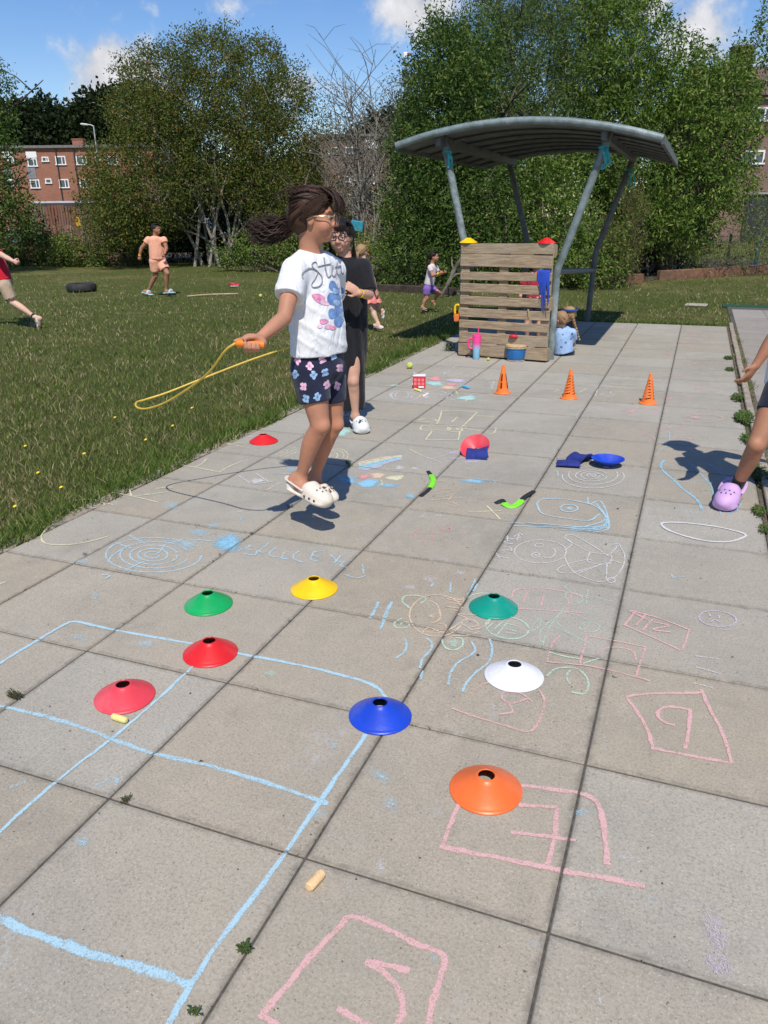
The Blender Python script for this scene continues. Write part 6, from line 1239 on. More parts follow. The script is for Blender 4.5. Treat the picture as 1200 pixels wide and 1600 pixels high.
CLOG_HOLE = M('clog_hole', (.02, .02, .022), .7)
def clog(heel, toe, up, s, mat, parent, base, bits=None, strap=True, seed=0, name='clog', h=.0045):
    """round-toed foam clog: sole, toe box with vents, heel strap; heel/toe are sole points"""
    heel, toe = np.array(heel, float), np.array(toe, float); f = nrm(toe - heel); u = nrm(np.array(up) - f * (np.array(up) @ f)); r = np.cross(f, u); L = np.linalg.norm(toe - heel); X = [r, f, u]; g = lambda a, b, c: heel + f * b * L + (r * a + u * c) * L
    sd = SDF(); sd.slab([(g(0, .12, .055), .155 * L, .055 * L), (g(-.0, .42, .05), .15 * L, .05 * L), (g(0, .74, .055), .205 * L, .055 * L), (g(0, .86, .06), .17 * L, .055 * L)], r, .03 * L)
    sd.ell(g(0, .70, .13), np.array([.19, .28, .16]) * L, X, .06 * L); sd.ell(g(0, .52, .17), np.array([.17, .17, .17]) * L, X, .06 * L); sd.ell(g(0, .12, .13), np.array([.145, .13, .09]) * L, X, .05 * L)
    sd.ell(g(0, .24, .30), np.array([.115, .26, .18]) * L, X, .02 * L, sub=True); sd.cut(g(0, 0, 0), -u)
    o = sd.build(name, h, mat, parent, base)
    mb = MB(); rr_ = random.Random(seed)
    def on_top(a, b):        # point on the toe box surface
        z = math.sqrt(max(0, 1 - (a / .19) ** 2 - ((b - .70) / .28) ** 2)) * .16 + .13; n_ = nrm(r * a / .19 ** 2 + f * (b - .7) / .28 ** 2 + u * (z - .13) / .16 ** 2); return g(a, b, z), n_
    for (a, b) in ((-.07, .62), (.0, .60), (.07, .62), (-.10, .72), (-.03, .72), (.04, .72), (.11, .72), (-.07, .81), (.0, .82), (.07, .81)):
        p, n_ = on_top(a, b); R_ = Vector((0, 0, 1)).rotation_difference(Vector(n_)).to_matrix(); mb.lathe([(.014 * L, .003), (.0003, .0045)], 10, p, R_)
    for q in (-1, 1):
        for b in (.55, .66, .77): p = g(q * .197, b, .105); R_ = Vector((0, 0, 1)).rotation_difference(Vector(r * q)).to_matrix(); mb.lathe([(.022 * L, .0015), (.0003, .003)], 10, p, R_)
    mb.build('vents', CLOG_HOLE, o, world=base)
    if bits:
        for i, c in enumerate(bits):
            a, b = rr_.uniform(-.11, .11), rr_.uniform(.56, .86); p, n_ = on_top(a, b); R_ = Vector((0, 0, 1)).rotation_difference(Vector(n_)).to_matrix(); m_ = MB()
            for q in range(5): m_.lathe([(.012 * L, .004), (.010 * L, .008), (.0003, .009)], 8, p + R_ @ Vector((math.cos(q * 1.257) * .017 * L, math.sin(q * 1.257) * .017 * L, 0)), R_)
            m_.build('charm', c, o, True, world=base)
    if strap:
        MB().tube(spline([g(-.17, .46, .17), g(-.172, .25, .20), g(-.135, .06, .215), g(0, -.03, .22), g(.135, .06, .215), g(.172, .25, .20), g(.17, .46, .17)], 5), .032 * L, 8, True, .4).build('heel_strap', mat, o, True, world=base)
        mb = MB()
        for q in (-1, 1): mb.ball(g(q * .175, .46, .17), .022 * L, 6)
        mb.build('rivet', mat, o, True, world=base)
    return o
def shoe(heel, toe, up, s, mat, sole, parent, base, name='shoe', h=.006):
    heel, toe = np.array(heel, float), np.array(toe, float); f = nrm(toe - heel); u = nrm(np.array(up) - f * (np.array(up) @ f)); r = np.cross(f, u); L = np.linalg.norm(toe - heel); X = [r, f, u]; g = lambda a, b, c: heel + f * b * L + (r * a + u * c) * L
    sd = SDF(); sd.ell(g(0, .70, .11), np.array([.165, .28, .12]) * L, X, .05 * L).ell(g(0, .3, .17), np.array([.14, .27, .18]) * L, X, .06 * L).ell(g(0, .16, .24), np.array([.12, .15, .14]) * L, X, .05 * L); sd.cut(g(0, 0, .05), -u); sd.cut(g(0, .16, .33), u); o = sd.build(name, h, mat, parent, base)
    s2 = SDF(); s2.slab([(g(0, .13, .04), .135 * L, .05 * L), (g(0, .45, .035), .125 * L, .045 * L), (g(0, .76, .04), .175 * L, .05 * L), (g(0, .86, .05), .14 * L, .045 * L)], r, .03 * L); s2.cut(g(0, 0, 0), -u); s2.build('sole', h, sole, o, base); return o
def wrap_wr(c, d, r_, mat, parent, base, wd=.016, name='wristband'):
    d = nrm(d); R_ = Vector((0, 0, 1)).rotation_difference(Vector(d)).to_matrix(); return MB().lathe([(r_, -wd / 2), (r_ + .003, -wd / 2), (r_ + .003, wd / 2), (r_, wd / 2), (r_, -wd / 2)], 24, c, R_).build(name, mat, parent, True, world=base)
def wrinkle(amp, seed=0, dirs=3, fr=26):
    r_ = np.random.default_rng(seed); A = [(r_.normal(0, 1, 3) * np.array([1, 1, 1.3]), r_.uniform(0, 6), fr * r_.uniform(.6, 1.5)) for _ in range(dirs * 2)]
    def f(P):
        o = 0
        for d_, ph, q in A: o = o + np.sin((P @ nrm(d_)) * q + ph + 1.6 * np.sin((P @ nrm(d_[[1, 2, 0]])) * q * .45))
        return amp * o / len(A) * 1.6
    return f
YB = M('wrist_yellow', (.80, .60, .02), .6, .08, 30)

def eyes(g, f, r, u, s, root, base, brow=None):
    MB().tube(spline([g(-.019, .081, -.0575), g(-.007, .0885, -.0555), g(0, .0885, -.0565), g(.007, .0885, -.0555), g(.019, .081, -.0575)], 4), .0042 * s, 6, True, .7).tube(spline([g(-.015, .082, -.064), g(0, .0885, -.066), g(.015, .082, -.064)], 4), .0045 * s, 6).build('lips', LIP, root, True, world=base)
    mb = MB()
    for q in (-1, 1): mb.tube(spline([g(q * .050, .072, .024), g(q * .032, .084, .030), g(q * .014, .0885, .026)], 4), .0032 * s, 5, True, .6)
    mb.build('eyebrows', brow or HR1, root, True, world=base)
    for q in (-1, 1): MB().ball(g(q * .030, .0675, .004), .0105 * s, 8).build('eye', EYE_W, root, True, world=base); e = MB().ball(g(q * .0305, .0735, .003), .0064 * s, 6).build('iris', EYE_D, root, True, world=base)
def glasses(g, f, r, u, s, root, base, mat, rim=.0022):
    mb = MB()
    for q in (-1, 1):
        c = g(q * .031, .096, .002); mb.tube([c + (r * math.cos(a) * .023 + u * math.sin(a) * .019) * s for a in np.linspace(0, 2 * math.pi, 25)], rim * s, 6, False); mb.tube(spline([g(q * .054, .094, .006), g(q * .074, .05, .006), g(q * .078, .0, .0), g(q * .077, -.02, -.012)], 4), rim * s, 6)
    mb.tube(spline([g(-.008, .096, .006), g(0, .1, .010), g(.008, .096, .006)], 3), rim * s, 6); mb.build('glasses', mat, root, True, world=base)

# ================= the girl jumping with a rope =================
Y0 = 3.30
F_HEAD = nrm(EX * .95 - EY * .16 + np.array([0, 0, -.05])); F_BODY = nrm(EX * .80 - EY * .60); R_BODY = nrm(np.cross(F_BODY, [0, 0, 1]))     # R_BODY = her own right
base = np.array([*gp(485, 812)[:2], 0]); g1 = empty('person', base, 'girl in white printed T-shirt and dark shorts jumping in mid-air with a skipping rope', 'person', 'children playing')
J = dict(head=at(493, 339, Y0), neck=at(484, 396, Y0), chest=at(489, 436, Y0), waist=at(497, 520, Y0), pel=at(497, 570, Y0),
         shR=at(461, 422, 3.17), elR=at(444, 497, 3.02), wrR=at(403, 531, 2.86), shL=at(520, 424, 3.46), elL=at(522, 492, 3.62), wrL=at(503, 530, 3.66),
         hiR=at(484, 578, 3.24), knR=at(499, 664, 3.22), anR=at(469, 746, 3.26), hiL=at(512, 578, 3.40), knL=at(521, 662, 3.40), anL=at(491, 745, 3.42))
sd = SDF(); f, r, u, g = head_sdf(sd, J['head'], F_HEAD, 1.0)
limb(sd, [(g(0, -.03, -.05), .048), (J['neck'] + np.array([0, 0, -.01]), .047)], .03)
sd.slab([(J['neck'] + np.array([0, 0, -.045]), .095, .05), (J['chest'], .105, .075), (J['waist'], .10, .08), (J['pel'], .115, .09)], R_BODY, .03)
arm_sdf(sd, J['shR'], J['elR'], J['wrR'], 1.0); arm_sdf(sd, J['shL'], J['elL'], J['wrL'], 1.0)
HC = at(390, 537.5, 2.80); HX = nrm(at(372, 536, 2.775) - at(408, 538.5, 2.83)); HU = nrm(np.array([0, 0, 1]) - HX * HX[2]); HF = np.cross(HX, HU); HF = HF if HF @ EY < 0 else -HF      # handle axis, up, towards the viewer
def hh(a, b, c): return HC + HX * a + HU * b + HF * c
sd.ell(hh(-.012, .012, -.024), (.046, .030, .015), [HX, HU, HF], .015); sd.chain([(J['wrR'], .022), (hh(-.052, .006, -.016), .021), (hh(-.03, .008, -.02), .022)], .015)
for i, (x, L) in enumerate(((.016, 1.04), (-.002, 1.06), (-.020, 1.0), (-.037, .86))):
    sd.chain([(hh(x, -.004, -.026), .0098), (hh(x + .001, -.022, -.015), .0095), (hh(x + .002, -.0265 * L, .004), .0092), (hh(x + .003, -.012, .0245 * L), .0086), (hh(x + .003, .006, .0225 * L), .0078)], .0025)
sd.chain([(hh(.018, .012, -.022), .0098), (hh(.040, .014, -.014), .0088), (hh(.060, .008, -.002), .0075)], .004)
sd.chain([(hh(-.045, .018, -.014), .0135), (hh(-.018, .030, .0), .0112), (hh(.012, .026, .012), .0092), (hh(.026, .021, .014), .0078)], .006)
hand_sdf(sd, J['wrL'], nrm(-EX * .9 - np.array([0, 0, .4])), EY, (0, 0, 1), .92, 1.1)
for q in 'RL': leg_sdf(sd, J['hi' + q], J['kn' + q], J['an' + q], 1.0, F_BODY)
feet = {'R': (at(449, 764, 3.25), at(517, 797, 3.17)), 'L': (at(477, 763, 3.42), at(527, 789, 3.36))}
for q in 'RL': h_, t_ = feet[q]; up_ = nrm(J['an' + q] - lerp(h_, t_, .2)); sd.cap(J['an' + q], lerp(h_, t_, .25) + up_ * .045, .03, .034, .02); sd.cap(lerp(h_, t_, .25) + up_ * .04, lerp(h_, t_, .75) + up_ * .035, .034, .03, .02); sd.chain([(J['an' + q], .029), (lerp(h_, t_, .11) + up_ * .065, .036), (lerp(h_, t_, .12) + up_ * .035, .037)], .02)
sd.build('body', .0048, SK1, g1, base)
eyes(g, f, r, u, 1.0, g1, base); glasses(g, f, r, u, 1.0, g1, base, M('glasses_gold', (.55, .42, .28), .25, .1, 30, metal=.7))
# T-shirt
sh = SDF(); nb = J['neck'] + np.array([0, 0, -.028]); sh.slab([(nb, .085, .062), (J['chest'] + np.array([0, 0, .045]), .136, .088), (J['chest'] + np.array([0, 0, -.04]), .142, .103), (J['waist'], .146, .116), (J['pel'] + np.array([0, 0, -.10]), .150, .124)], R_BODY, .03)
for q in 'RL':
    e = lerp(J['sh' + q], J['el' + q], .62); limb(sh, [(lerp(J['chest'] + np.array([0, 0, .05]), J['sh' + q], .55), .066), (J['sh' + q], .063), (e, .064)], .035)
hem = at(500, 551, Y0); sh.cut(hem, nrm(np.array([0, 0, -1]) + EX * .03)); e = lerp(J['shR'], J['elR'], .585)
class _S: pass
def sleeve_cut(sdf, sh_, el_, t):
    p = lerp(sh_, el_, t); d_ = nrm(np.array(el_) - np.array(sh_)); f0 = None
    sdf.ops.append((lambda P: np.maximum(-((P - p) @ d_), np.maximum(np.linalg.norm((P - p) - ((P - p) @ d_)[..., None] * d_, axis=-1) - .085, ((P - p) @ d_) - .15)), p - .12, p + .12, .004, True))
sleeve_cut(sh, J['shR'], J['elR'], .56); sleeve_cut(sh, J['shL'], J['elL'], .56)
sh.ell(J['neck'] + np.array([0, 0, .028]) + F_BODY * .022, (.058, .058, .038), None, .008, sub=True)
wr_ = wrinkle(.0042, 3, 3, 24)
def fold(P):                      # a few diagonal pulls from the raised hip across the belly
    q = (P - J['waist']); s_ = q @ nrm(EX * .55 + np.array([0, 0, .84])); return wr_(P) - .0045 * np.exp(-((s_ - .02) / .012) ** 2) - .004 * np.exp(-((s_ + .05) / .010) ** 2) - .004 * np.exp(-((s_ - .10) / .012) ** 2)
SHIRT = mat_cloth('white_tee', (.74, .745, .76), .03, .65, 5); shirt = sh.build('t_shirt', .0048, SHIRT, g1, base, fold)
# print on the shirt: silver script and a soft blue and pink splash, laid on the cloth
def bvh_of(o, base): return BVHTree.FromPolygons([Vector(v.co) + Vector(base) for v in o.data.vertices], [tuple(p.vertices) for p in o.data.polygons])
def on_surf(bv, px, py, off=.002):
    d_ = Vector(ray(px, py)).normalized(); h = bv.ray_cast(Vector(CAM), d_)
    return None if h[0] is None else (np.array(h[0] - d_ * off), np.array(h[1] if h[1].dot(d_) < 0 else -h[1]))
bv = bvh_of(shirt, base); SILV = M('silver_glitter', (.34, .34, .36), .35, .45, 300, .6, 600, metal=.4)
def script(strokes, r_, mat, parent, name):
    mb = MB()
    for st in strokes:
        P = [on_surf(bv, x, y_) for (x, y_) in [tuple(p) for p in spline(st, 5)]]; P = [p[0] for p in P if p]
        if len(P) > 2: mb.tube(P, r_, 6, True, .5)
    return mb.build(name, mat, parent, True, world=base) if mb.v else None
Z = lambda pts: [(360 + x / 4, 270 + y_ / 4) for (x, y_) in pts]
script([Z([(542, 570), (530, 556), (510, 570), (520, 600), (545, 620), (570, 650), (570, 690), (545, 712), (512, 712), (510, 690), (530, 660), (545, 620), (520, 598), (480, 600), (450, 630), (452, 660)]),
        Z([(585, 530), (590, 580), (600, 630), (612, 655), (630, 640)]), Z([(545, 585), (590, 575), (625, 568)]),
        Z([(640, 580), (632, 620), (640, 648), (655, 640), (662, 610)]), Z([(665, 560), (664, 610), (672, 640), (690, 625)]), Z([(652, 590), (690, 580)]), Z([(690, 590), (694, 625), (708, 632)])], .0042, SILV, shirt, 'lettering')
def patch(cx, cy, rx, ry, mat, name, tilt=0, seed=0, parent=None, bvx=None, off=.0015, base_=None):
    """printed blot: a thin leaf lying on the cloth"""
    r_ = random.Random(seed); ph = [r_.uniform(0, 6) for _ in range(3)]; V = []; F = []; NS = 20; ok = True; c = on_surf(bvx or bv, cx, cy, off)
    if c is None: return
    V.append(c[0])
    for q in (.4, .75, 1.):
        for k_ in range(NS):
            a = 2 * math.pi * k_ / NS; m_ = 1 + .10 * math.sin(2 * a + ph[0]) + .10 * math.sin(3 * a + ph[1]); x, y_ = rx * q * m_ * math.cos(a), ry * q * m_ * math.sin(a); t = math.radians(tilt); p = on_surf(bvx or bv, cx + x * math.cos(t) - y_ * math.sin(t), cy + x * math.sin(t) + y_ * math.cos(t), off)
            V.append(p[0] if p is not None and np.linalg.norm(p[0] - c[0]) < .2 else V[-1])
    for k_ in range(NS):
        k2 = (k_ + 1) % NS; F.append((0, 1 + k2, 1 + k_))
        for l in (0, 1): F.append((1 + l * NS + k_, 1 + l * NS + k2, 1 + (l + 1) * NS + k2, 1 + (l + 1) * NS + k_))
    return mesh_raw(name, np.array(V) - np.array(base_ if base_ is not None else base), F, mat, parent, True)
PB = mat_cloth('print_blue', (.13, .24, .48), .3, .2, 30); PBL = mat_cloth('print_pale_blue', (.30, .46, .66), .25, .2, 40); PP = mat_cloth('print_pink', (.66, .26, .42), .25, .2, 40); PPL = mat_cloth('print_pale_pink', (.72, .45, .58), .2, .2, 40)
for i, (x, y_, rx, ry, m_, t) in enumerate(((521, 448, 7, 9, PB, -25), (530, 460, 9, 12, PB, 20), (519, 468, 8, 10, PB, -15), (531, 481, 8, 11, PB, 30), (521, 490, 8, 9, PB, -20), (530, 502, 8, 9, PB, 15), (498, 466, 12, 6, PP, 28), (507, 473, 7, 4, PPL, 20), (541, 452, 4, 14, PPL, 8), (542, 478, 4, 15, PP, -4), (506, 502, 7, 4, PP, 10), (513, 510, 6, 4, PPL, -10), (500, 510, 4, 3, PPL, 0), (526, 473, 5, 5, PBL, 20), (536, 493, 4, 6, PBL, 0), (524, 455, 4, 5, PBL, -30), (520, 512, 5, 3.5, PP, 15))):
    patch(x, y_, rx, ry, m_, 'printed_blot', t, i, shirt, off=.0015 + .0002 * i)
# shorts
so_ = SDF(); so_.slab([(J['waist'] + np.array([0, 0, .02]), .128, .102), (J['pel'], .138, .112)], R_BODY, .03)
for q in 'RL': limb(so_, [(J['hi' + q], .092), (lerp(J['hi' + q], J['kn' + q], .30), .083), (lerp(J['hi' + q], J['kn' + q], .66), .074)], .02)
for q in 'RL': sleeve_cut(so_, J['hi' + q], J['kn' + q], .585)
shorts = so_.build('shorts', .005, mat_cloth('navy', (.018, .022, .05), .2, .35, 12), g1, base, wrinkle(.002, 5, 2, 24)); bvs = bvh_of(shorts, base)
for i, (x, y_, c) in enumerate(((465, 563, 0), (483, 552, 1), (504, 562, 0), (490, 586, 1), (474, 604, 0), (511, 601, 0), (496, 620, 1), (531, 575, 0), (461, 585, 1), (527, 603, 0), (508, 582, 1), (484, 572, 0), (478, 623, 1), (521, 556, 1))):
    for k_ in range(4):
        a = k_ * 1.57 + i; patch(x + 3.0 * math.cos(a), y_ + 4.2 * math.sin(a), 2.6, 3.4, (PPL, PBL)[c], 'printed_flower', i * 40, i, shorts, bvs, .0014)
    patch(x, y_, 1.8, 2., (PP, PB)[c], 'printed_flower', 0, i, shorts, bvs, .002)
CREAM = M('foam_cream', (.68, .60, .50), .6, .06, 20, .1, 90); CH_ = [M('charm_pink', (.72, .35, .40), .5), M('charm_teal', (.02, .12, .12), .5), M('charm_dark', (.03, .03, .05), .5), M('charm_gold', (.5, .35, .08), .4)]
for q in 'RL': h_, t_ = feet[q]; clog(h_, t_, nrm(J['an' + q] - lerp(h_, t_, .3)) * .5 + np.array([0, 0, .7]), 1., CREAM, g1, base, [CH_[0], CH_[1], CH_[2], CH_[2]] if q == 'R' else [CH_[1], CH_[2], CH_[3], CH_[1], CH_[2]], True, 3 if q == 'R' else 4)
# hair: cap, fringe, flying pony tail
hc = SDF(); X = [r, f, u]; hc.ell(g(0, -.022, .040), (.088, .098, .088), X, .01); hc.ell(g(0, -.05, .0), (.080, .078, .085), X, .03); hc.ell(g(0, -.08, -.015), (.035, .04, .035), X, .03)
hc.ell(g(0, .10, -.035), (.075, .085, .095), X, .01, sub=True); hc.cap(g(-.1, .012, -.03), g(.1, .012, -.03), .034, .034, .01, sub=True)
hair = hc.build('hair', .005, HR1, g1, base, wrinkle(.004, 8, 3, 55)); mb = MB(); rr = random.Random(12)
tail = [g(0, -.095, -.025), at(447, 360, Y0 + .02), at(428, 369, Y0 + .01), at(410, 366, Y0), at(397, 353, Y0)]
for i in range(300):                # pony tail streaming back
    o = np.array([rr.gauss(0, 1), rr.gauss(0, 1), rr.gauss(0, 1)]); P = [tail[0] + o * .008]; wv = rr.uniform(0, 6); am = rr.uniform(.008, .03); end = rr.uniform(.75, 1.12)
    for j in range(1, 5):
        t = j / 4; P.append(tail[0] + (tail[j] - tail[0]) * end + o * (.008 + .015 * t) + np.array([0, 0, 1]) * (am * math.sin(wv + t * 5.5) + .022 * math.sin(3.6 * t)))
    P = spline(P, 5); mb.tube(P, [.0056 * (1 - .75 * (k_ / (len(P) - 1)) ** 2) for k_ in range(len(P))], 5, True, .6)
tuft = [at(446, 352, Y0), at(434, 365, Y0), at(424, 378, Y0)]
for i in range(50):
    o = np.array([rr.gauss(0, 1), rr.gauss(0, 1), rr.gauss(0, 1)]) * .014; e = rr.uniform(.5, 1.2); P = spline([tail[0] + o * .4, tuft[0] + o * .8, lerp(tuft[0], tuft[2], e) + o * 1.2 + np.array([rr.uniform(-.03, .02), 0, 0])], 6); mb.tube(P, [.004 * (1 - .8 * k_ / (len(P) - 1)) for k_ in range(len(P))], 5, True, .6)
def over_head(a0, b0, c0, a1, b1, c1, lift, n_=7):
    A, B = np.array([a0, b0, c0]), np.array([a1, b1, c1]); o = []
    for i in range(n_):
        t = i / (n_ - 1); q = A + (B - A) * t; q = q * (1 + lift * math.sin(math.pi * t)); o.append(g(*q))
    return o
for i in range(420):                # strands combed over the skull, lifted by the jump
    a = rr.uniform(-.088, .088); P = over_head(a * .75, .062 + rr.uniform(-.05, .01), (.118 + rr.uniform(-.02, .006)) * (1 - (a / .13) ** 2), a * .8, -.105, .02 + rr.uniform(-.07, .05), .24 + rr.uniform(-.06, .10)); mb.tube(P, [.004] * 5 + [.003, .0016], 5, True, .6)
for i in range(150):                 # sides swept back above the ear
    q = rr.choice((-1, 1)); P = [g(q * .055, .058, .075 + rr.uniform(-.02, .02)), g(q * .083, .02, .05 + rr.uniform(-.03, .03)), g(q * .087, -.03, .02 + rr.uniform(-.03, .03)), g(q * .06, -.085, .0 + rr.uniform(-.03, .02)), g(q * .01, -.11, -.01)]; P = spline(P, 4); mb.tube(P, [.004] * (len(P) - 3) + [.003, .002, .001], 5, True, .5)
for i in range(60):                 # fringe falling over the forehead
    a = rr.uniform(-.062, .062); L = rr.uniform(.05, .115); P = [g(a * .7, .03, .125), g(a * 1.0, .085, .098 + rr.uniform(-.01, .01)), g(a * 1.12, .106 + rr.uniform(-.01, .012), .060), g(a * 1.15 + rr.uniform(-.01, .01), .106 + rr.uniform(-.012, .012), .105 - L)]; P = spline(P, 4); mb.tube(P, [.0034] * (len(P) - 4) + [.0028, .002, .0014, .0008], 5, True, .5)
for i in range(36):                 # loose fly-away hairs
    a = rr.uniform(-.08, .08); b = rr.uniform(-.10, .05); z_ = .112 * math.sqrt(max(.1, 1 - (a / .11) ** 2 - ((b + .02) / .14) ** 2)); P = [g(a, b, z_), g(a * 1.15, b - .035, z_ + .014 + rr.uniform(0, .014)), g(a * 1.2 + rr.uniform(-.02, .02), b - .085 + rr.uniform(-.03, .03), z_ - .005 + rr.uniform(-.03, .03))]; P = spline(P, 4); mb.tube(P, [.002] * (len(P) - 4) + [.0016, .0012, .0008, .0005], 4)
for q in ():
    for i in range(5): P = [g(q * .068, .04, .05), g(q * .079, .045, -.0), g(q * .077 + rr.uniform(-.006, .006), .04 + rr.uniform(-.01, .02), -.05 - rr.uniform(0, .04))]; mb.tube(spline(P, 4), .0015, 4)
mb.build('hair_strands', HR1, hair, True, world=base)
# skipping rope: handles and cord are one loose thing held in her hands
rp = empty('skipping_rope', (base[0], base[1], 0), 'yellow skipping rope with orange handles swung by the jumping girl', 'skipping rope'); W0 = (base[0], base[1], 0); OR_ = plastic('handle_orange', (.86, .22, .02)); hc_ = HC; hx = HX
MB().tube([hc_ - hx * .060, hc_ - hx * .056, hc_ - hx * .02, hc_ + hx * .02, hc_ + hx * .052, hc_ + hx * .058], [.010, .0165, .0155, .0155, .0165, .010], 14).build('handle', OR_, rp, True, world=W0)
hl = J['wrL'] + nrm(-EX * .9 - np.array([0, 0, .4])) * .06; MB().tube([hl + EX * .05, hl, hl - EX * .06], [.014, .0155, .0165], 12).build('handle', OR_, rp, True, world=W0)
P = [hc_ + hx * .056, at(352, 548, 2.76), at(328, 580, 2.82), at(300, 603, 2.92), at(262, 627, 3.03), at(232, 638, 3.10), at(215, 637, 3.14), at(213, 629, 3.18), at(228, 624, 3.24), at(262, 613, 3.32), at(320, 590, 3.45), at(390, 563, 3.58), at(450, 543, 3.66), hl - EX * .06]
MB().tube(spline(P, 7), .0048, 8).build('cord', M('rope_yellow', (.62, .42, .05), .5, .12, 40), rp, True, world=W0)

# ================= generic smaller figures =================
def figure(label, J, s, fb, fh, skin, top, bottom, hairm, h=.008, sleeve=.55, short=.6, hem=.0, hands=('relax', 'relax'), hair='short', head_s=None, base=None, loose=1., skirt=None, open_=0., legs='RL', hair_fn=None, arms='RL', rot_up=(0, 0, 1), shorts_w=1.):
    base = np.array(base, float); root = empty('person', base, label, 'person', 'children playing'); fb = nrm(fb); rb = nrm(np.cross(fb, [0, 0, 1])); hs_ = head_s or s
    sd = SDF(); f, r, u, g = head_sdf(sd, J['head'], fh, hs_, rot_up, mouth_open=open_); sp = nrm(J['neck'] - J['pel']); dn = -sp
    limb(sd, [(g(0, -.03, -.05), .046 * s), (J['neck'] + dn * .01, .046 * s)], .03 * s); ch = lerp(J['neck'], J['pel'], .3); wa = lerp(J['neck'], J['pel'], .7)
    sd.slab([(J['neck'] + dn * .045 * s, .09 * s, .05 * s), (ch, .105 * s, .073 * s), (wa, .10 * s, .078 * s), (J['pel'], .112 * s, .088 * s)], rb, .03 * s)
    for q in arms:
        arm_sdf(sd, J['sh' + q], J['el' + q], J['wr' + q], s); d_ = nrm(np.array(J['wr' + q]) - np.array(J['el' + q])); sg = 1 if q == 'R' else -1; md = hands[0 if q == 'R' else 1]; pn = -rb * sg if md != 'up' else fb
        hand_sdf(sd, J['wr' + q], J.get('hd' + q, d_), J.get('pn' + q, pn), fb if abs(fb @ d_) < .8 else np.array([0, 0, 1]), .92 * s, dict(relax=.35, fist=1.35, up=.25)[md])
    for q in legs:
        leg_sdf(sd, J['hi' + q], J['kn' + q], J['an' + q], s, fb); h_, t_ = J['ft' + q]; sd.cap(J['an' + q], lerp(h_, t_, .25) + np.array([0, 0, .035 * s]), .029 * s, .03 * s, .02); sd.cap(lerp(h_, t_, .25) + np.array([0, 0, .032 * s]), lerp(h_, t_, .78) + np.array([0, 0, .028 * s]), .031 * s, .026 * s, .02)
    sd.build('body', h, skin, root, base); eyes(g, f, r, u, hs_, root, base)
    t = SDF(); L = loose; hp = J['pel'] + sp * hem * s
    t.slab([(J['neck'] + dn * .03 * s, .082 * s, .06 * s), (lerp(J['neck'], J['pel'], .18), .128 * s * L, .084 * s * L), (lerp(J['neck'], J['pel'], .4), .132 * s * L, .098 * s * L), (wa, .134 * s * L, .108 * s * L), (J['pel'] + dn * .13 * s, .14 * s * L, .118 * s * L)], rb, .03 * s)
    for q in arms: limb(t, [(lerp(ch, J['sh' + q], .6), .06 * s), (J['sh' + q], .058 * s * L), (lerp(J['sh' + q], J['el' + q], sleeve + .05), .056 * s * L)], .03 * s)
    t.cut(hp, dn)
    for q in arms: sleeve_cut(t, J['sh' + q], J['el' + q], sleeve)
    t.ell(J['neck'] + sp * .03 * s, np.array([.055, .055, .035]) * s, None, .008, sub=True); tp = t.build('top', h, top, root, base, wrinkle(.003 * s, int(s * 100), 3, 24))
    if bottom is not None:
        b = SDF(); b.slab([(wa, .118 * s, .095 * s), (J['pel'], .13 * s, .106 * s)], rb, .03 * s)
        for q in legs: limb(b, [(J['hi' + q], .088 * s * shorts_w), (lerp(J['hi' + q], J['kn' + q], short * .5), .082 * s * shorts_w), (lerp(J['hi' + q], J['kn' + q], short + .06), .076 * s * shorts_w)], .02 * s)
        for q in legs: sleeve_cut(b, J['hi' + q], J['kn' + q], short)
        b.build('shorts', h, bottom, root, base, wrinkle(.002 * s, 4, 2, 24))
    if skirt: skirt(root, base, h)
    X = [r, f, u]; hc = SDF(); hc.ell(g(0, -.018, .034), np.array([.082, .095, .084]) * hs_, X, .01); hc.ell(g(0, -.045, .0), np.array([.076, .068, .075]) * hs_, X, .03 * hs_)
    hc.ell(g(0, .105, -.035), np.array([.072, .085, .092]) * hs_, X, .01, sub=True); hc.cap(g(-.1, .012, -.035), g(.1, .012, -.035), .032 * hs_, .032 * hs_, .01, sub=True)
    ho = hc.build('hair', h * .8, hairm, root, base, wrinkle(.004 * hs_, 7, 3, 60)); mb = MB(); rr = random.Random(int(abs(base[0]) * 100))
    for i in range(70):
        a = rr.uniform(-.07, .07) * 1.; A, B = np.array([a * .7, .07, .10]), np.array([a * 1.05, -.10, rr.uniform(-.04, .03)]); P = [g(*((A + (B - A) * q_ / 5) * (1 + (.24 + rr.uniform(-.02, .06)) * math.sin(math.pi * q_ / 5)))) for q_ in range(6)]; mb.tube(P, .004 * hs_, 4, True, .5)
    if hair_fn: hair_fn(mb, g, rr, hs_)
    mb.build('hair_strands', hairm, ho, True, world=base)
    return root, g, (f, r, u)

# girl in the long black dress
Y1 = 5.12; b1 = np.array([*gp(556, 672)[:2], 0]); fb = nrm(-EY * .93 + EX * .2); fh = nrm(-EY * .95 - EX * .22 + np.array([0, 0, -.10])); BLACK = mat_cloth('black_dress', (.012, .012, .015), .25, .4, 9); rb = nrm(np.cross(fb, [0, 0, 1]))
J = dict(head=at(533, 369, Y1), neck=at(541, 402, Y1 + .03), pel=at(541, 515, Y1 + .05), shR=at(518, 420, Y1), elR=at(511, 468, Y1 - .02), wrR=at(525, 462, Y1 - .18), shL=at(567, 418, Y1 + .06), elL=at(577, 461, Y1 + .0), wrL=at(561, 458, Y1 - .16), hdL=nrm(at(548, 449, Y1 - .2) - at(561, 458, Y1 - .16)), pnL=nrm(np.array([0, 0, .6]) - EX), hiR=at(533, 530, Y1 + .05), knR=at(531, 590, Y1 + .08), anR=at(527, 642, Y1 + .16), hiL=at(551, 530, Y1 + .06), knL=at(551, 595, Y1 + .0), anL=at(555, 650, Y1 + .03))
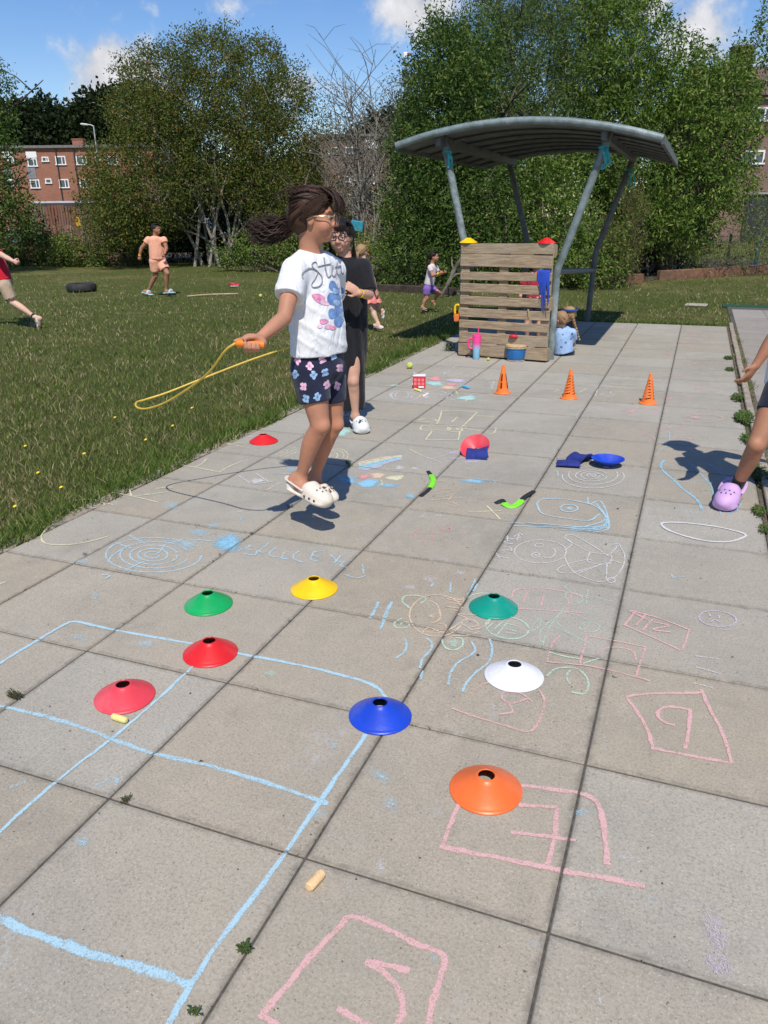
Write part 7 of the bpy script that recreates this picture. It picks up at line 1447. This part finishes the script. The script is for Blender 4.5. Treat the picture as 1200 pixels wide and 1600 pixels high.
J['ftR'] = (gp(527, 655), gp(522, 670)); J['ftL'] = (np.array([*gp(556, 664)[:2], .003]), np.array([*gp(566, 677)[:2], .003]))
def dress(root, base, h):
    d = SDF(); d.slab([(lerp(J['neck'], J['pel'], .35), .125, .098), (J['pel'] + np.array([0, 0, .03]), .160, .134), (at(542, 560, Y1 + .06), .142, .128), (at(543, 600, Y1 + .08), .132, .122), (at(545, 648, Y1 + .1), .128, .122)], rb, .03); d.cut(at(545, 637, Y1 + .1), np.array([0, 0, -1.]))
    p0, p1 = at(549, 606, Y1 - .05), at(555, 640, Y1 - .05); d.cap(p0, p1 + (p1 - p0) * .5, .018, .065, .01, sub=True); d.build('skirt', .007, BLACK, root, base, lambda P: .004 * np.sin((P @ rb) * 95 + 2 * np.sin(P[..., 2] * 6)))
def long_hair(mb, g, rr, s):
    for i in range(60):
        q = rr.choice((-1, 1)); P = spline([g(q * .05, .03, .10), g(q * .085, .03, .04), g(q * .088, .0, -.04), g(q * (.075 + rr.uniform(-.02, .02)), -.02 + rr.uniform(-.03, .03), -.12 - rr.uniform(0, .05))], 4); mb.tube(P, .0045 * s, 4, True, .5)
    for i in range(50): a = rr.uniform(-.06, .06); mb.tube(spline([g(a * .7, .04, .115), g(a, .086, .09), g(a * 1.15, .092, .06), g(a * 1.3 + rr.uniform(-.008, .008), .088, .036 + rr.uniform(0, .02))], 4), .004 * s, 4, True, .5)
root, g, (f, r, u) = figure('girl in long black dress and white clogs standing behind the jumping girl', J, 1.0, fb, fh, SK2, BLACK, None, HR2, .006, .86, .6, -.02, ('relax', 'up'), base=b1, loose=1.12, skirt=dress, hair_fn=long_hair, open_=.004)
glasses(g, f, r, u, 1.0, root, b1, M('glasses_black', (.015, .015, .018), .3), .0032); wrap_wr(lerp(J['wrL'], J['elL'], .12), J['wrL'] - J['elL'], .025, YB, root, b1)
WFOAM = M('foam_white', (.70, .70, .69), .6, .05, 20, .1, 90); clog(J['ftL'][0], J['ftL'][1] + (J['ftL'][1] - J['ftL'][0]) * .25, (0, 0, 1), 1., WFOAM, root, b1, [CH_[1], CH_[2], CH_[1]], True, 5); clog(*J['ftR'], (0, 0, 1), 1., WFOAM, root, b1, None, True, 6)

# girl at the right edge: bare leg, hanging hand, lilac clog
Y2 = 4.42; b2 = np.array([*gp(1215, 770)[:2], 0]); fb = nrm(-EX * .75 - EY * .66); J = dict(head=at(1262, 340, Y2 + .1), neck=at(1262, 412, Y2 + .08), pel=at(1240, 598, Y2 + .08), shR=at(1296, 440, Y2 + .2), elR=at(1306, 530, Y2 + .3), wrR=at(1318, 600, Y2 + .35), shL=at(1232, 436, Y2 - .06), elL=at(1212, 523, Y2 - .10), wrL=at(1181, 571, Y2 - .14), hdL=nrm(at(1163, 597, Y2 - .16) - at(1181, 571, Y2 - .14)), hiL=at(1222, 612, Y2 + .02), knL=at(1183, 694, Y2 - .12), anL=at(1149, 764, Y2 + .0), hiR=at(1258, 612, Y2 + .18), knR=at(1250, 696, Y2 + .12), anR=at(1275, 760, Y2 + .5))
J['ftL'] = (np.array([*gp(1148, 775)[:2], .03]), np.array([*gp(1129, 799)[:2], .004])); J['ftR'] = (gp(1275, 772) * [1, 1, 0] + [0, .3, .05], gp(1262, 790) * [1, 1, 0] + [0, .3, .02])
root, g, _f = figure('girl at the right edge with bare leg, navy shorts and lilac clog', J, 1.02, fb, fb, SK4, mat_cloth('white_top', (.72, .72, .74), .04, .3), mat_cloth('navy_shorts', (.012, .016, .04), .2, .4), HR1, .006, .5, .42, -.01, ('relax', 'relax'), base=b2, hair_fn=long_hair)
LIL = M('foam_lilac', (.55, .34, .60), .6, .06, 20, .1, 90); hL, tL = J['ftL']; clog(hL + (hL - tL) * .02, tL + (tL - hL) * .12, (0, 0, 1), 1., LIL, root, b2, None, True, 8); hR, tR = J['ftR']; clog(hR, tR, (0, 0, 1), 1., LIL, root, b2, None, True, 9)
SOCK = mat_cloth('black_sock', (.012, .012, .012), .2, .3)
for q in 'LR': a_, k_ = J['an' + q], J['kn' + q]; s3 = SDF(); limb(s3, [(lerp(a_, k_, .34), .036), (lerp(a_, k_, .12), .0345), (a_, .034), (lerp(a_, J['ft' + q][0], .6), .036)], .02); s3.cut(lerp(a_, k_, .25), nrm(k_ - a_)); s3.build('sock', .005, SOCK, root, b2)

# running girl, white top and purple shorts
Y3 = 12.7; b3 = np.array([*gp(668, 487)[:2], -.02]); fb = nrm(EX * .93 - EY * .3); s3_ = .74
J = dict(head=at(678, 401, Y3), neck=at(676, 412.5, Y3), pel=at(670, 447, Y3), shR=at(672, 418, Y3 - .12), elR=at(676, 431, Y3 - .16), wrR=at(687, 427, Y3 - .2), shL=at(681, 418, Y3 + .12), elL=at(686, 430, Y3 + .15), wrL=at(694, 426, Y3 + .1), hiR=at(667, 452, Y3 - .07), knR=at(666, 466, Y3 - .08), anR=at(660, 479, Y3 - .1), hiL=at(674, 451, Y3 + .07), knL=at(686, 458, Y3 + .06), anL=at(678, 470, Y3 + .1))
J['ftR'] = (at(656, 482.5, Y3 - .1), at(669, 486, Y3 - .1)); J['ftL'] = (at(674, 471, Y3 + .1), at(681, 480, Y3 + .1))
def pony(mb, g, rr, s):
    for i in range(50): P = spline([g(rr.uniform(-.03, .03), -.09, .02), g(rr.uniform(-.03, .03), -.14 + rr.uniform(-.01, .01), -.05), g(rr.uniform(-.04, .04), -.13 + rr.uniform(-.02, .02), -.15), g(rr.uniform(-.05, .05), -.13 + rr.uniform(-.03, .03), -.24 - rr.uniform(0, .06))], 4); mb.tube(P, .008 * s, 4, True, .6)
PINKW = mat_cloth('pale_pink_top', (.66, .56, .58), .1, .3); SOLE = M('shoe_sole', (.7, .7, .68), .7); BSH = M('shoe_black', (.02, .02, .024), .6, .2, 30)
root, g, _f = figure('small girl in pale top and purple shorts running before the dark bushes', J, s3_, fb, nrm(EX * .95 - EY * .3), SK1, PINKW, mat_cloth('purple_shorts', (.20, .11, .40), .12, .3), HR1, .008, .5, .62, .03, ('fist', 'fist'), base=b3, head_s=.80, hair_fn=pony, open_=.006)
wrap_wr(lerp(J['wrR'], J['elR'], .15), J['wrR'] - J['elR'], .024, YB, root, b3, .03)
for q in 'RL': shoe(*J['ft' + q], (0, 0, 1) if q == 'R' else EX * .6 + np.array([0, 0, .8]), 1, BSH, SOLE, root, b3)

# girl in pink seen from behind, walking away
Y4 = 10.4; b4 = np.array([*gp(584, 513)[:2], -.02]); fb = nrm(EX * .75 + EY * .65); s4 = .88
J = dict(head=at(566, 393, Y4), neck=at(569, 407, Y4), pel=at(576, 458, Y4), shR=at(571, 415, Y4 - .13), elR=at(583, 436, Y4 - .14), wrR=at(588, 455, Y4 - .1), shL=at(566, 414, Y4 + .14), elL=at(570, 438, Y4 + .2), wrL=at(580, 452, Y4 + .25), hiR=at(574, 466, Y4 - .07), knR=at(583, 486, Y4 - .05), anR=at(591, 506, Y4 - .08), hiL=at(581, 466, Y4 + .07), knL=at(590, 482, Y4 + .1), anL=at(594, 486, Y4 + .32))
J['ftR'] = (at(583, 512, Y4 - .08), at(600, 514, Y4 - .1)); J['ftL'] = (at(595, 498, Y4 + .3), at(599, 484, Y4 + .3))
PKP = mat_cloth('pink_print', (.60, .20, .24), .2, .3, 9, [(26, .38, (.70, .36, .30)), (34, .28, (.36, .05, .12))])
def skirt4(root, base, h):
    d = SDF(); rb_ = nrm(np.cross(fb, [0, 0, 1])); d.slab([(lerp(J['neck'], J['pel'], .6), .11 * s4, .09 * s4), (J['pel'], .14 * s4, .12 * s4), (J['pel'] + np.array([.02, 0, -.14]), .20 * s4, .18 * s4)], rb_, .02); d.cut(J['pel'] + np.array([.02, 0, -.13]), np.array([0, 0, -1.])); d.build('skirt', h, mat_cloth('pink_skirt', (.66, .20, .20), .3, .4, 10, [(22, .4, (.78, .36, .14))]), root, base, lambda P: .008 * np.sin(np.arctan2(P[..., 1] - J['pel'][1], P[..., 0] - J['pel'][0]) * 11))
root, g, _f = figure('blonde girl in pink patterned dress walking away behind the girl in black', J, s4, fb, nrm(EX * .6 + EY * .8), SK3, PKP, None, HR3, .008, .45, .6, 0, ('relax', 'relax'), base=b4, head_s=.86, hair_fn=pony, skirt=skirt4)
for q in 'RL': shoe(*J['ft' + q], (0, 0, 1) if q == 'R' else nrm(EX + np.array([0, 0, .3])), 1, M('shoe_white', (.7, .7, .7), .6, .08, 30), SOLE, root, b4)

# girl in peach striding on the lawn
Y5 = 14.05; b5 = np.array([*gp(246, 461)[:2], -.02]); fb = nrm(EX * .80 - EY * .6); PEACH = mat_cloth('peach', (.80, .38, .25), .08, .5)
J = dict(head=at(244, 358, Y5), neck=at(243, 370, Y5), pel=at(246, 403, Y5), shR=at(232, 375, Y5 - .06), elR=at(221, 388, Y5 - .12), wrR=at(218, 400, Y5 - .14), shL=at(256, 375, Y5 + .08), elL=at(260, 388, Y5 + .05), wrL=at(257, 397, Y5 - .06), hiR=at(242, 408, Y5 - .05), knR=at(243, 431, Y5 - .02), anR=at(232, 454, Y5 - .02), hiL=at(251, 408, Y5 + .05), knL=at(261, 427, Y5 - .02), anL=at(260, 453, Y5 + .02))
J['ftR'] = (at(222, 457, Y5 - .02), at(239, 462, Y5 - .1)); J['ftL'] = (at(255, 459, Y5 + .02), at(274, 458, Y5 - .04))
def bun(mb, g, rr, s): mb.ball(g(0, -.09, .04), .045 * s, 8)
root, g, _f = figure('girl in a peach top and shorts with pale blue sandals striding across the lawn', J, 1.12, fb, nrm(EX * .85 - EY * .5), SK4, PEACH, PEACH, HR2, .009, .34, .52, -.02, ('fist', 'fist'), base=b5, head_s=1.0, hair_fn=bun, shorts_w=1.2, loose=1.12)
wrap_wr(lerp(J['wrR'], J['elR'], .12), J['wrR'] - J['elR'], .028, M('wrist_orange', (.75, .40, .02), .6), root, b5, .03)
SBL = M('sandal_blue', (.38, .62, .68), .6, .08, 20)
for q in 'RL':
    h_, t_ = map(np.array, J['ft' + q]); f_ = nrm(t_ - h_); r_ = nrm(np.cross(f_, [0, 0, 1])); sd = SDF(); sd.slab([(h_ + f_ * .03 + [0, 0, .012], .042, .013), (lerp(h_, t_, .5) + [0, 0, .012], .04, .013), (t_ - f_ * .03 + [0, 0, .012], .05, .013)], r_, .01); o = sd.build('sandal', .006, SBL, root, b5); c = lerp(h_, t_, .66); MB().tube(spline([c - r_ * .045 + [0, 0, .015], c - r_ * .035 + [0, 0, .055], c + [0, 0, .068], c + r_ * .035 + [0, 0, .055], c + r_ * .045 + [0, 0, .015]], 4), .026, 8, True, .3).build('strap', SBL, o, True, world=b5)

# boy in red running out of the left edge
Y6 = 9.15; b6 = np.array([*gp(12, 513)[:2], -.02]); fb = nrm(-EX * .95 + EY * .2); s6 = 1.12
J = dict(head=at(-27, 361, Y6), neck=at(-16, 381, Y6), pel=at(5, 440, Y6), shR=at(-18, 392, Y6 + .14), elR=at(-40, 415, Y6 + .16), wrR=at(-60, 408, Y6 + .1), shL=at(-8, 393, Y6 - .14), elL=at(9, 402, Y6 - .2), wrL=at(21, 408, Y6 - .22), hiL=at(8, 448, Y6 - .08), knL=at(20, 472, Y6 - .06), anL=at(54, 495, Y6 - .02), hiR=at(-2, 448, Y6 + .08), knR=at(-22, 470, Y6 + .1), anR=at(-12, 496, Y6 + .12))
J['ftL'] = (at(63, 497, Y6 - .02), at(62, 516, Y6 + .0)); J['ftR'] = (at(-4, 504, Y6 + .12), at(-24, 505, Y6 + .1))
root, g, _f = figure('boy in red T-shirt and beige shorts running out of the left edge', J, s6, fb, nrm(-EX), SK3, mat_cloth('red_tee', (.55, .012, .03), .1, .35), mat_cloth('beige_shorts', (.40, .30, .21), .08, .4), HR4, .008, .5, .78, .01, ('fist', 'fist'), base=b6)
BW = mat_cloth('trainer_stripes', (.03, .03, .03), .1, .2)
for q in 'RL': o = shoe(*J['ft' + q], nrm(J['an' + q] - lerp(*J['ft' + q], .3)) if q == 'R' else nrm(-EX * 1. + np.array([0, 0, .25])), 1, M('trainer_white', (.62, .58, .5), .6, .1, 20), BSH, root, b6)
h_, t_ = map(np.array, J['ftL']); mb = MB()
for t in (.42, .52, .62): c = lerp(h_, t_, t); mb.box(c - EX * .075 - EY * .07, (.10, .012, .018), rotm('Y', 25))
mb.build('stripe', BSH, root, world=b6)
a_, k_ = J['anL'], J['knL']; s3 = SDF(); limb(s3, [(lerp(a_, k_, .14), .038), (a_, .037)], .02); s3.cut(lerp(a_, k_, .11), nrm(k_ - a_)); s3.build('sock', .007, SOCK, root, b6)

# children sitting under the shelter
Y7 = 8.98; b7 = np.array([*gp(880, 556)[:2], 0]); fb = nrm(-EX * .55 + EY * .83); s7 = .82
J = dict(head=at(875, 499, Y7 - .03), neck=at(879, 513, Y7), pel=at(881, 548, Y7 + .02), shR=at(894, 520, Y7 + .02), elR=at(896, 538, Y7 + .14), wrR=at(884, 545, Y7 + .28), shL=at(868, 519, Y7 + .04), elL=at(862, 537, Y7 + .1), wrL=at(862, 545, Y7 + .24), hiR=at(888, 551, Y7 + .06), knR=at(884, 540, Y7 + .36), anR=at(868, 553, Y7 + .42), hiL=at(874, 551, Y7 + .06), knL=at(858, 543, Y7 + .3), anL=at(872, 553, Y7 + .34))
J['ftR'] = (J['anR'] + [.02, 0, -.04], J['anR'] + [-.15, .06, -.04]); J['ftL'] = (J['anL'] + [0, 0, -.04], J['anL'] + [.14, .06, -.04])
BLP = mat_cloth('pale_blue_print', (.30, .44, .68), .08, .35, 9, [(15, .22, (.08, .12, .25))]); DKS = mat_cloth('dark_shorts', (.015, .02, .035), .2, .3)
root, g, _f = figure('child in pale blue printed T-shirt sitting beside the pallet, back turned', J, s7, fb, nrm(-EX * .8 + EY * .6), SK2, BLP, DKS, HR4, .007, .6, .7, -.02, ('relax', 'relax'), base=b7, loose=1.08)
for q in 'RL': shoe(*J['ft' + q], (0, 0, 1), 1, BSH, SOLE, root, b7)
Y8 = 9.5; b8 = np.array([*gp(884, 538)[:2], 0]); D_ = np.array([*gp(884, 538)[:2], 0]) - b7 + np.array([-.0, 0, 0]); J8 = {k_: (v + D_ if not isinstance(v, tuple) else tuple(np.array(x) + D_ for x in v)) for k_, v in J.items()}
J8['head'] = at(888, 491, Y8)
def braid(mb, g, rr, s):
    for i in range(9): mb.ball(at(895 + i * 1.3, 497 + i * 4.2, Y8 - .12), .022 * s * (1.15 - .06 * i), 6, (1, 1, 1.25))
root, g, _f = figure('child with a plait and blue hair band sitting just beyond the child in pale blue', J8, s7, fb, nrm(EY * .9 - EX * .4), SK2, mat_cloth('dark_tee', (.05, .05, .07), .2, .3), DKS, HR3, .008, .6, .7, -.02, ('relax', 'relax'), base=b8, hair_fn=braid)
MB().lathe([(.088, 0), (.094, .006), (.094, .02), (.086, .026), (.088, 0)], 24, g(0, -.03, .05)).build('hair_band', M('band_blue', (.02, .07, .28), .7), root, True, world=b8)
Y9 = 9.35; c9 = at(838, 424, Y9); b9 = np.array([c9[0], c9[1], 0]); z = lambda x, y_, zz: np.array([c9[0] + x, c9[1] + y_, zz]); s9 = .80
J = dict(head=z(0, 0, 1.0), neck=z(0, .02, .88), pel=z(0, .04, .52), shR=z(-.12, .02, .83), elR=z(-.17, .0, .66), wrR=z(-.14, -.14, .6), shL=z(.12, .02, .83), elL=z(.17, 0, .66), wrL=z(.14, -.14, .6), hiR=z(-.06, .04, .48), knR=z(-.07, .0, .27), anR=z(-.07, .04, .07), hiL=z(.06, .04, .48), knL=z(.07, 0, .27), anL=z(.07, .04, .07))
J['ftR'] = (z(-.07, .07, 0.), z(-.08, -.12, 0.)); J['ftL'] = (z(.07, .07, 0.), z(.08, -.12, 0.))
root, g, _f = figure('fair-haired child in dark red top standing behind the pallet boards', J, s9, nrm(np.array([.1, -1, 0])), nrm(np.array([0, -1, -.1])), SK2, mat_cloth('dark_red_top', (.40, .03, .06), .2, .3, 9, [(20, .25, (.6, .5, .5))]), DKS, HR3, .009, .6, .7, 0, ('relax', 'relax'), base=b9)
for q in 'RL': shoe(*J['ft' + q], (0, 0, 1), 1, BSH, SOLE, root, b9)
# red and white trainer dropped on the lawn
c = gp(359, 449, -.02); e = gp(374, 447, -.02); rt = empty('trainer', (c[0], c[1], -.02), 'red and white trainer dropped on the lawn beyond the jumping girl', 'shoe'); shoe((c[0], c[1], .0), (c[0] + .24, c[1] + .08, .0), (0, 0, 1), 1, M('trainer_red', (.50, .015, .03), .6, .1, 20), SOLE, rt, (c[0], c[1], -.02), 'upper')
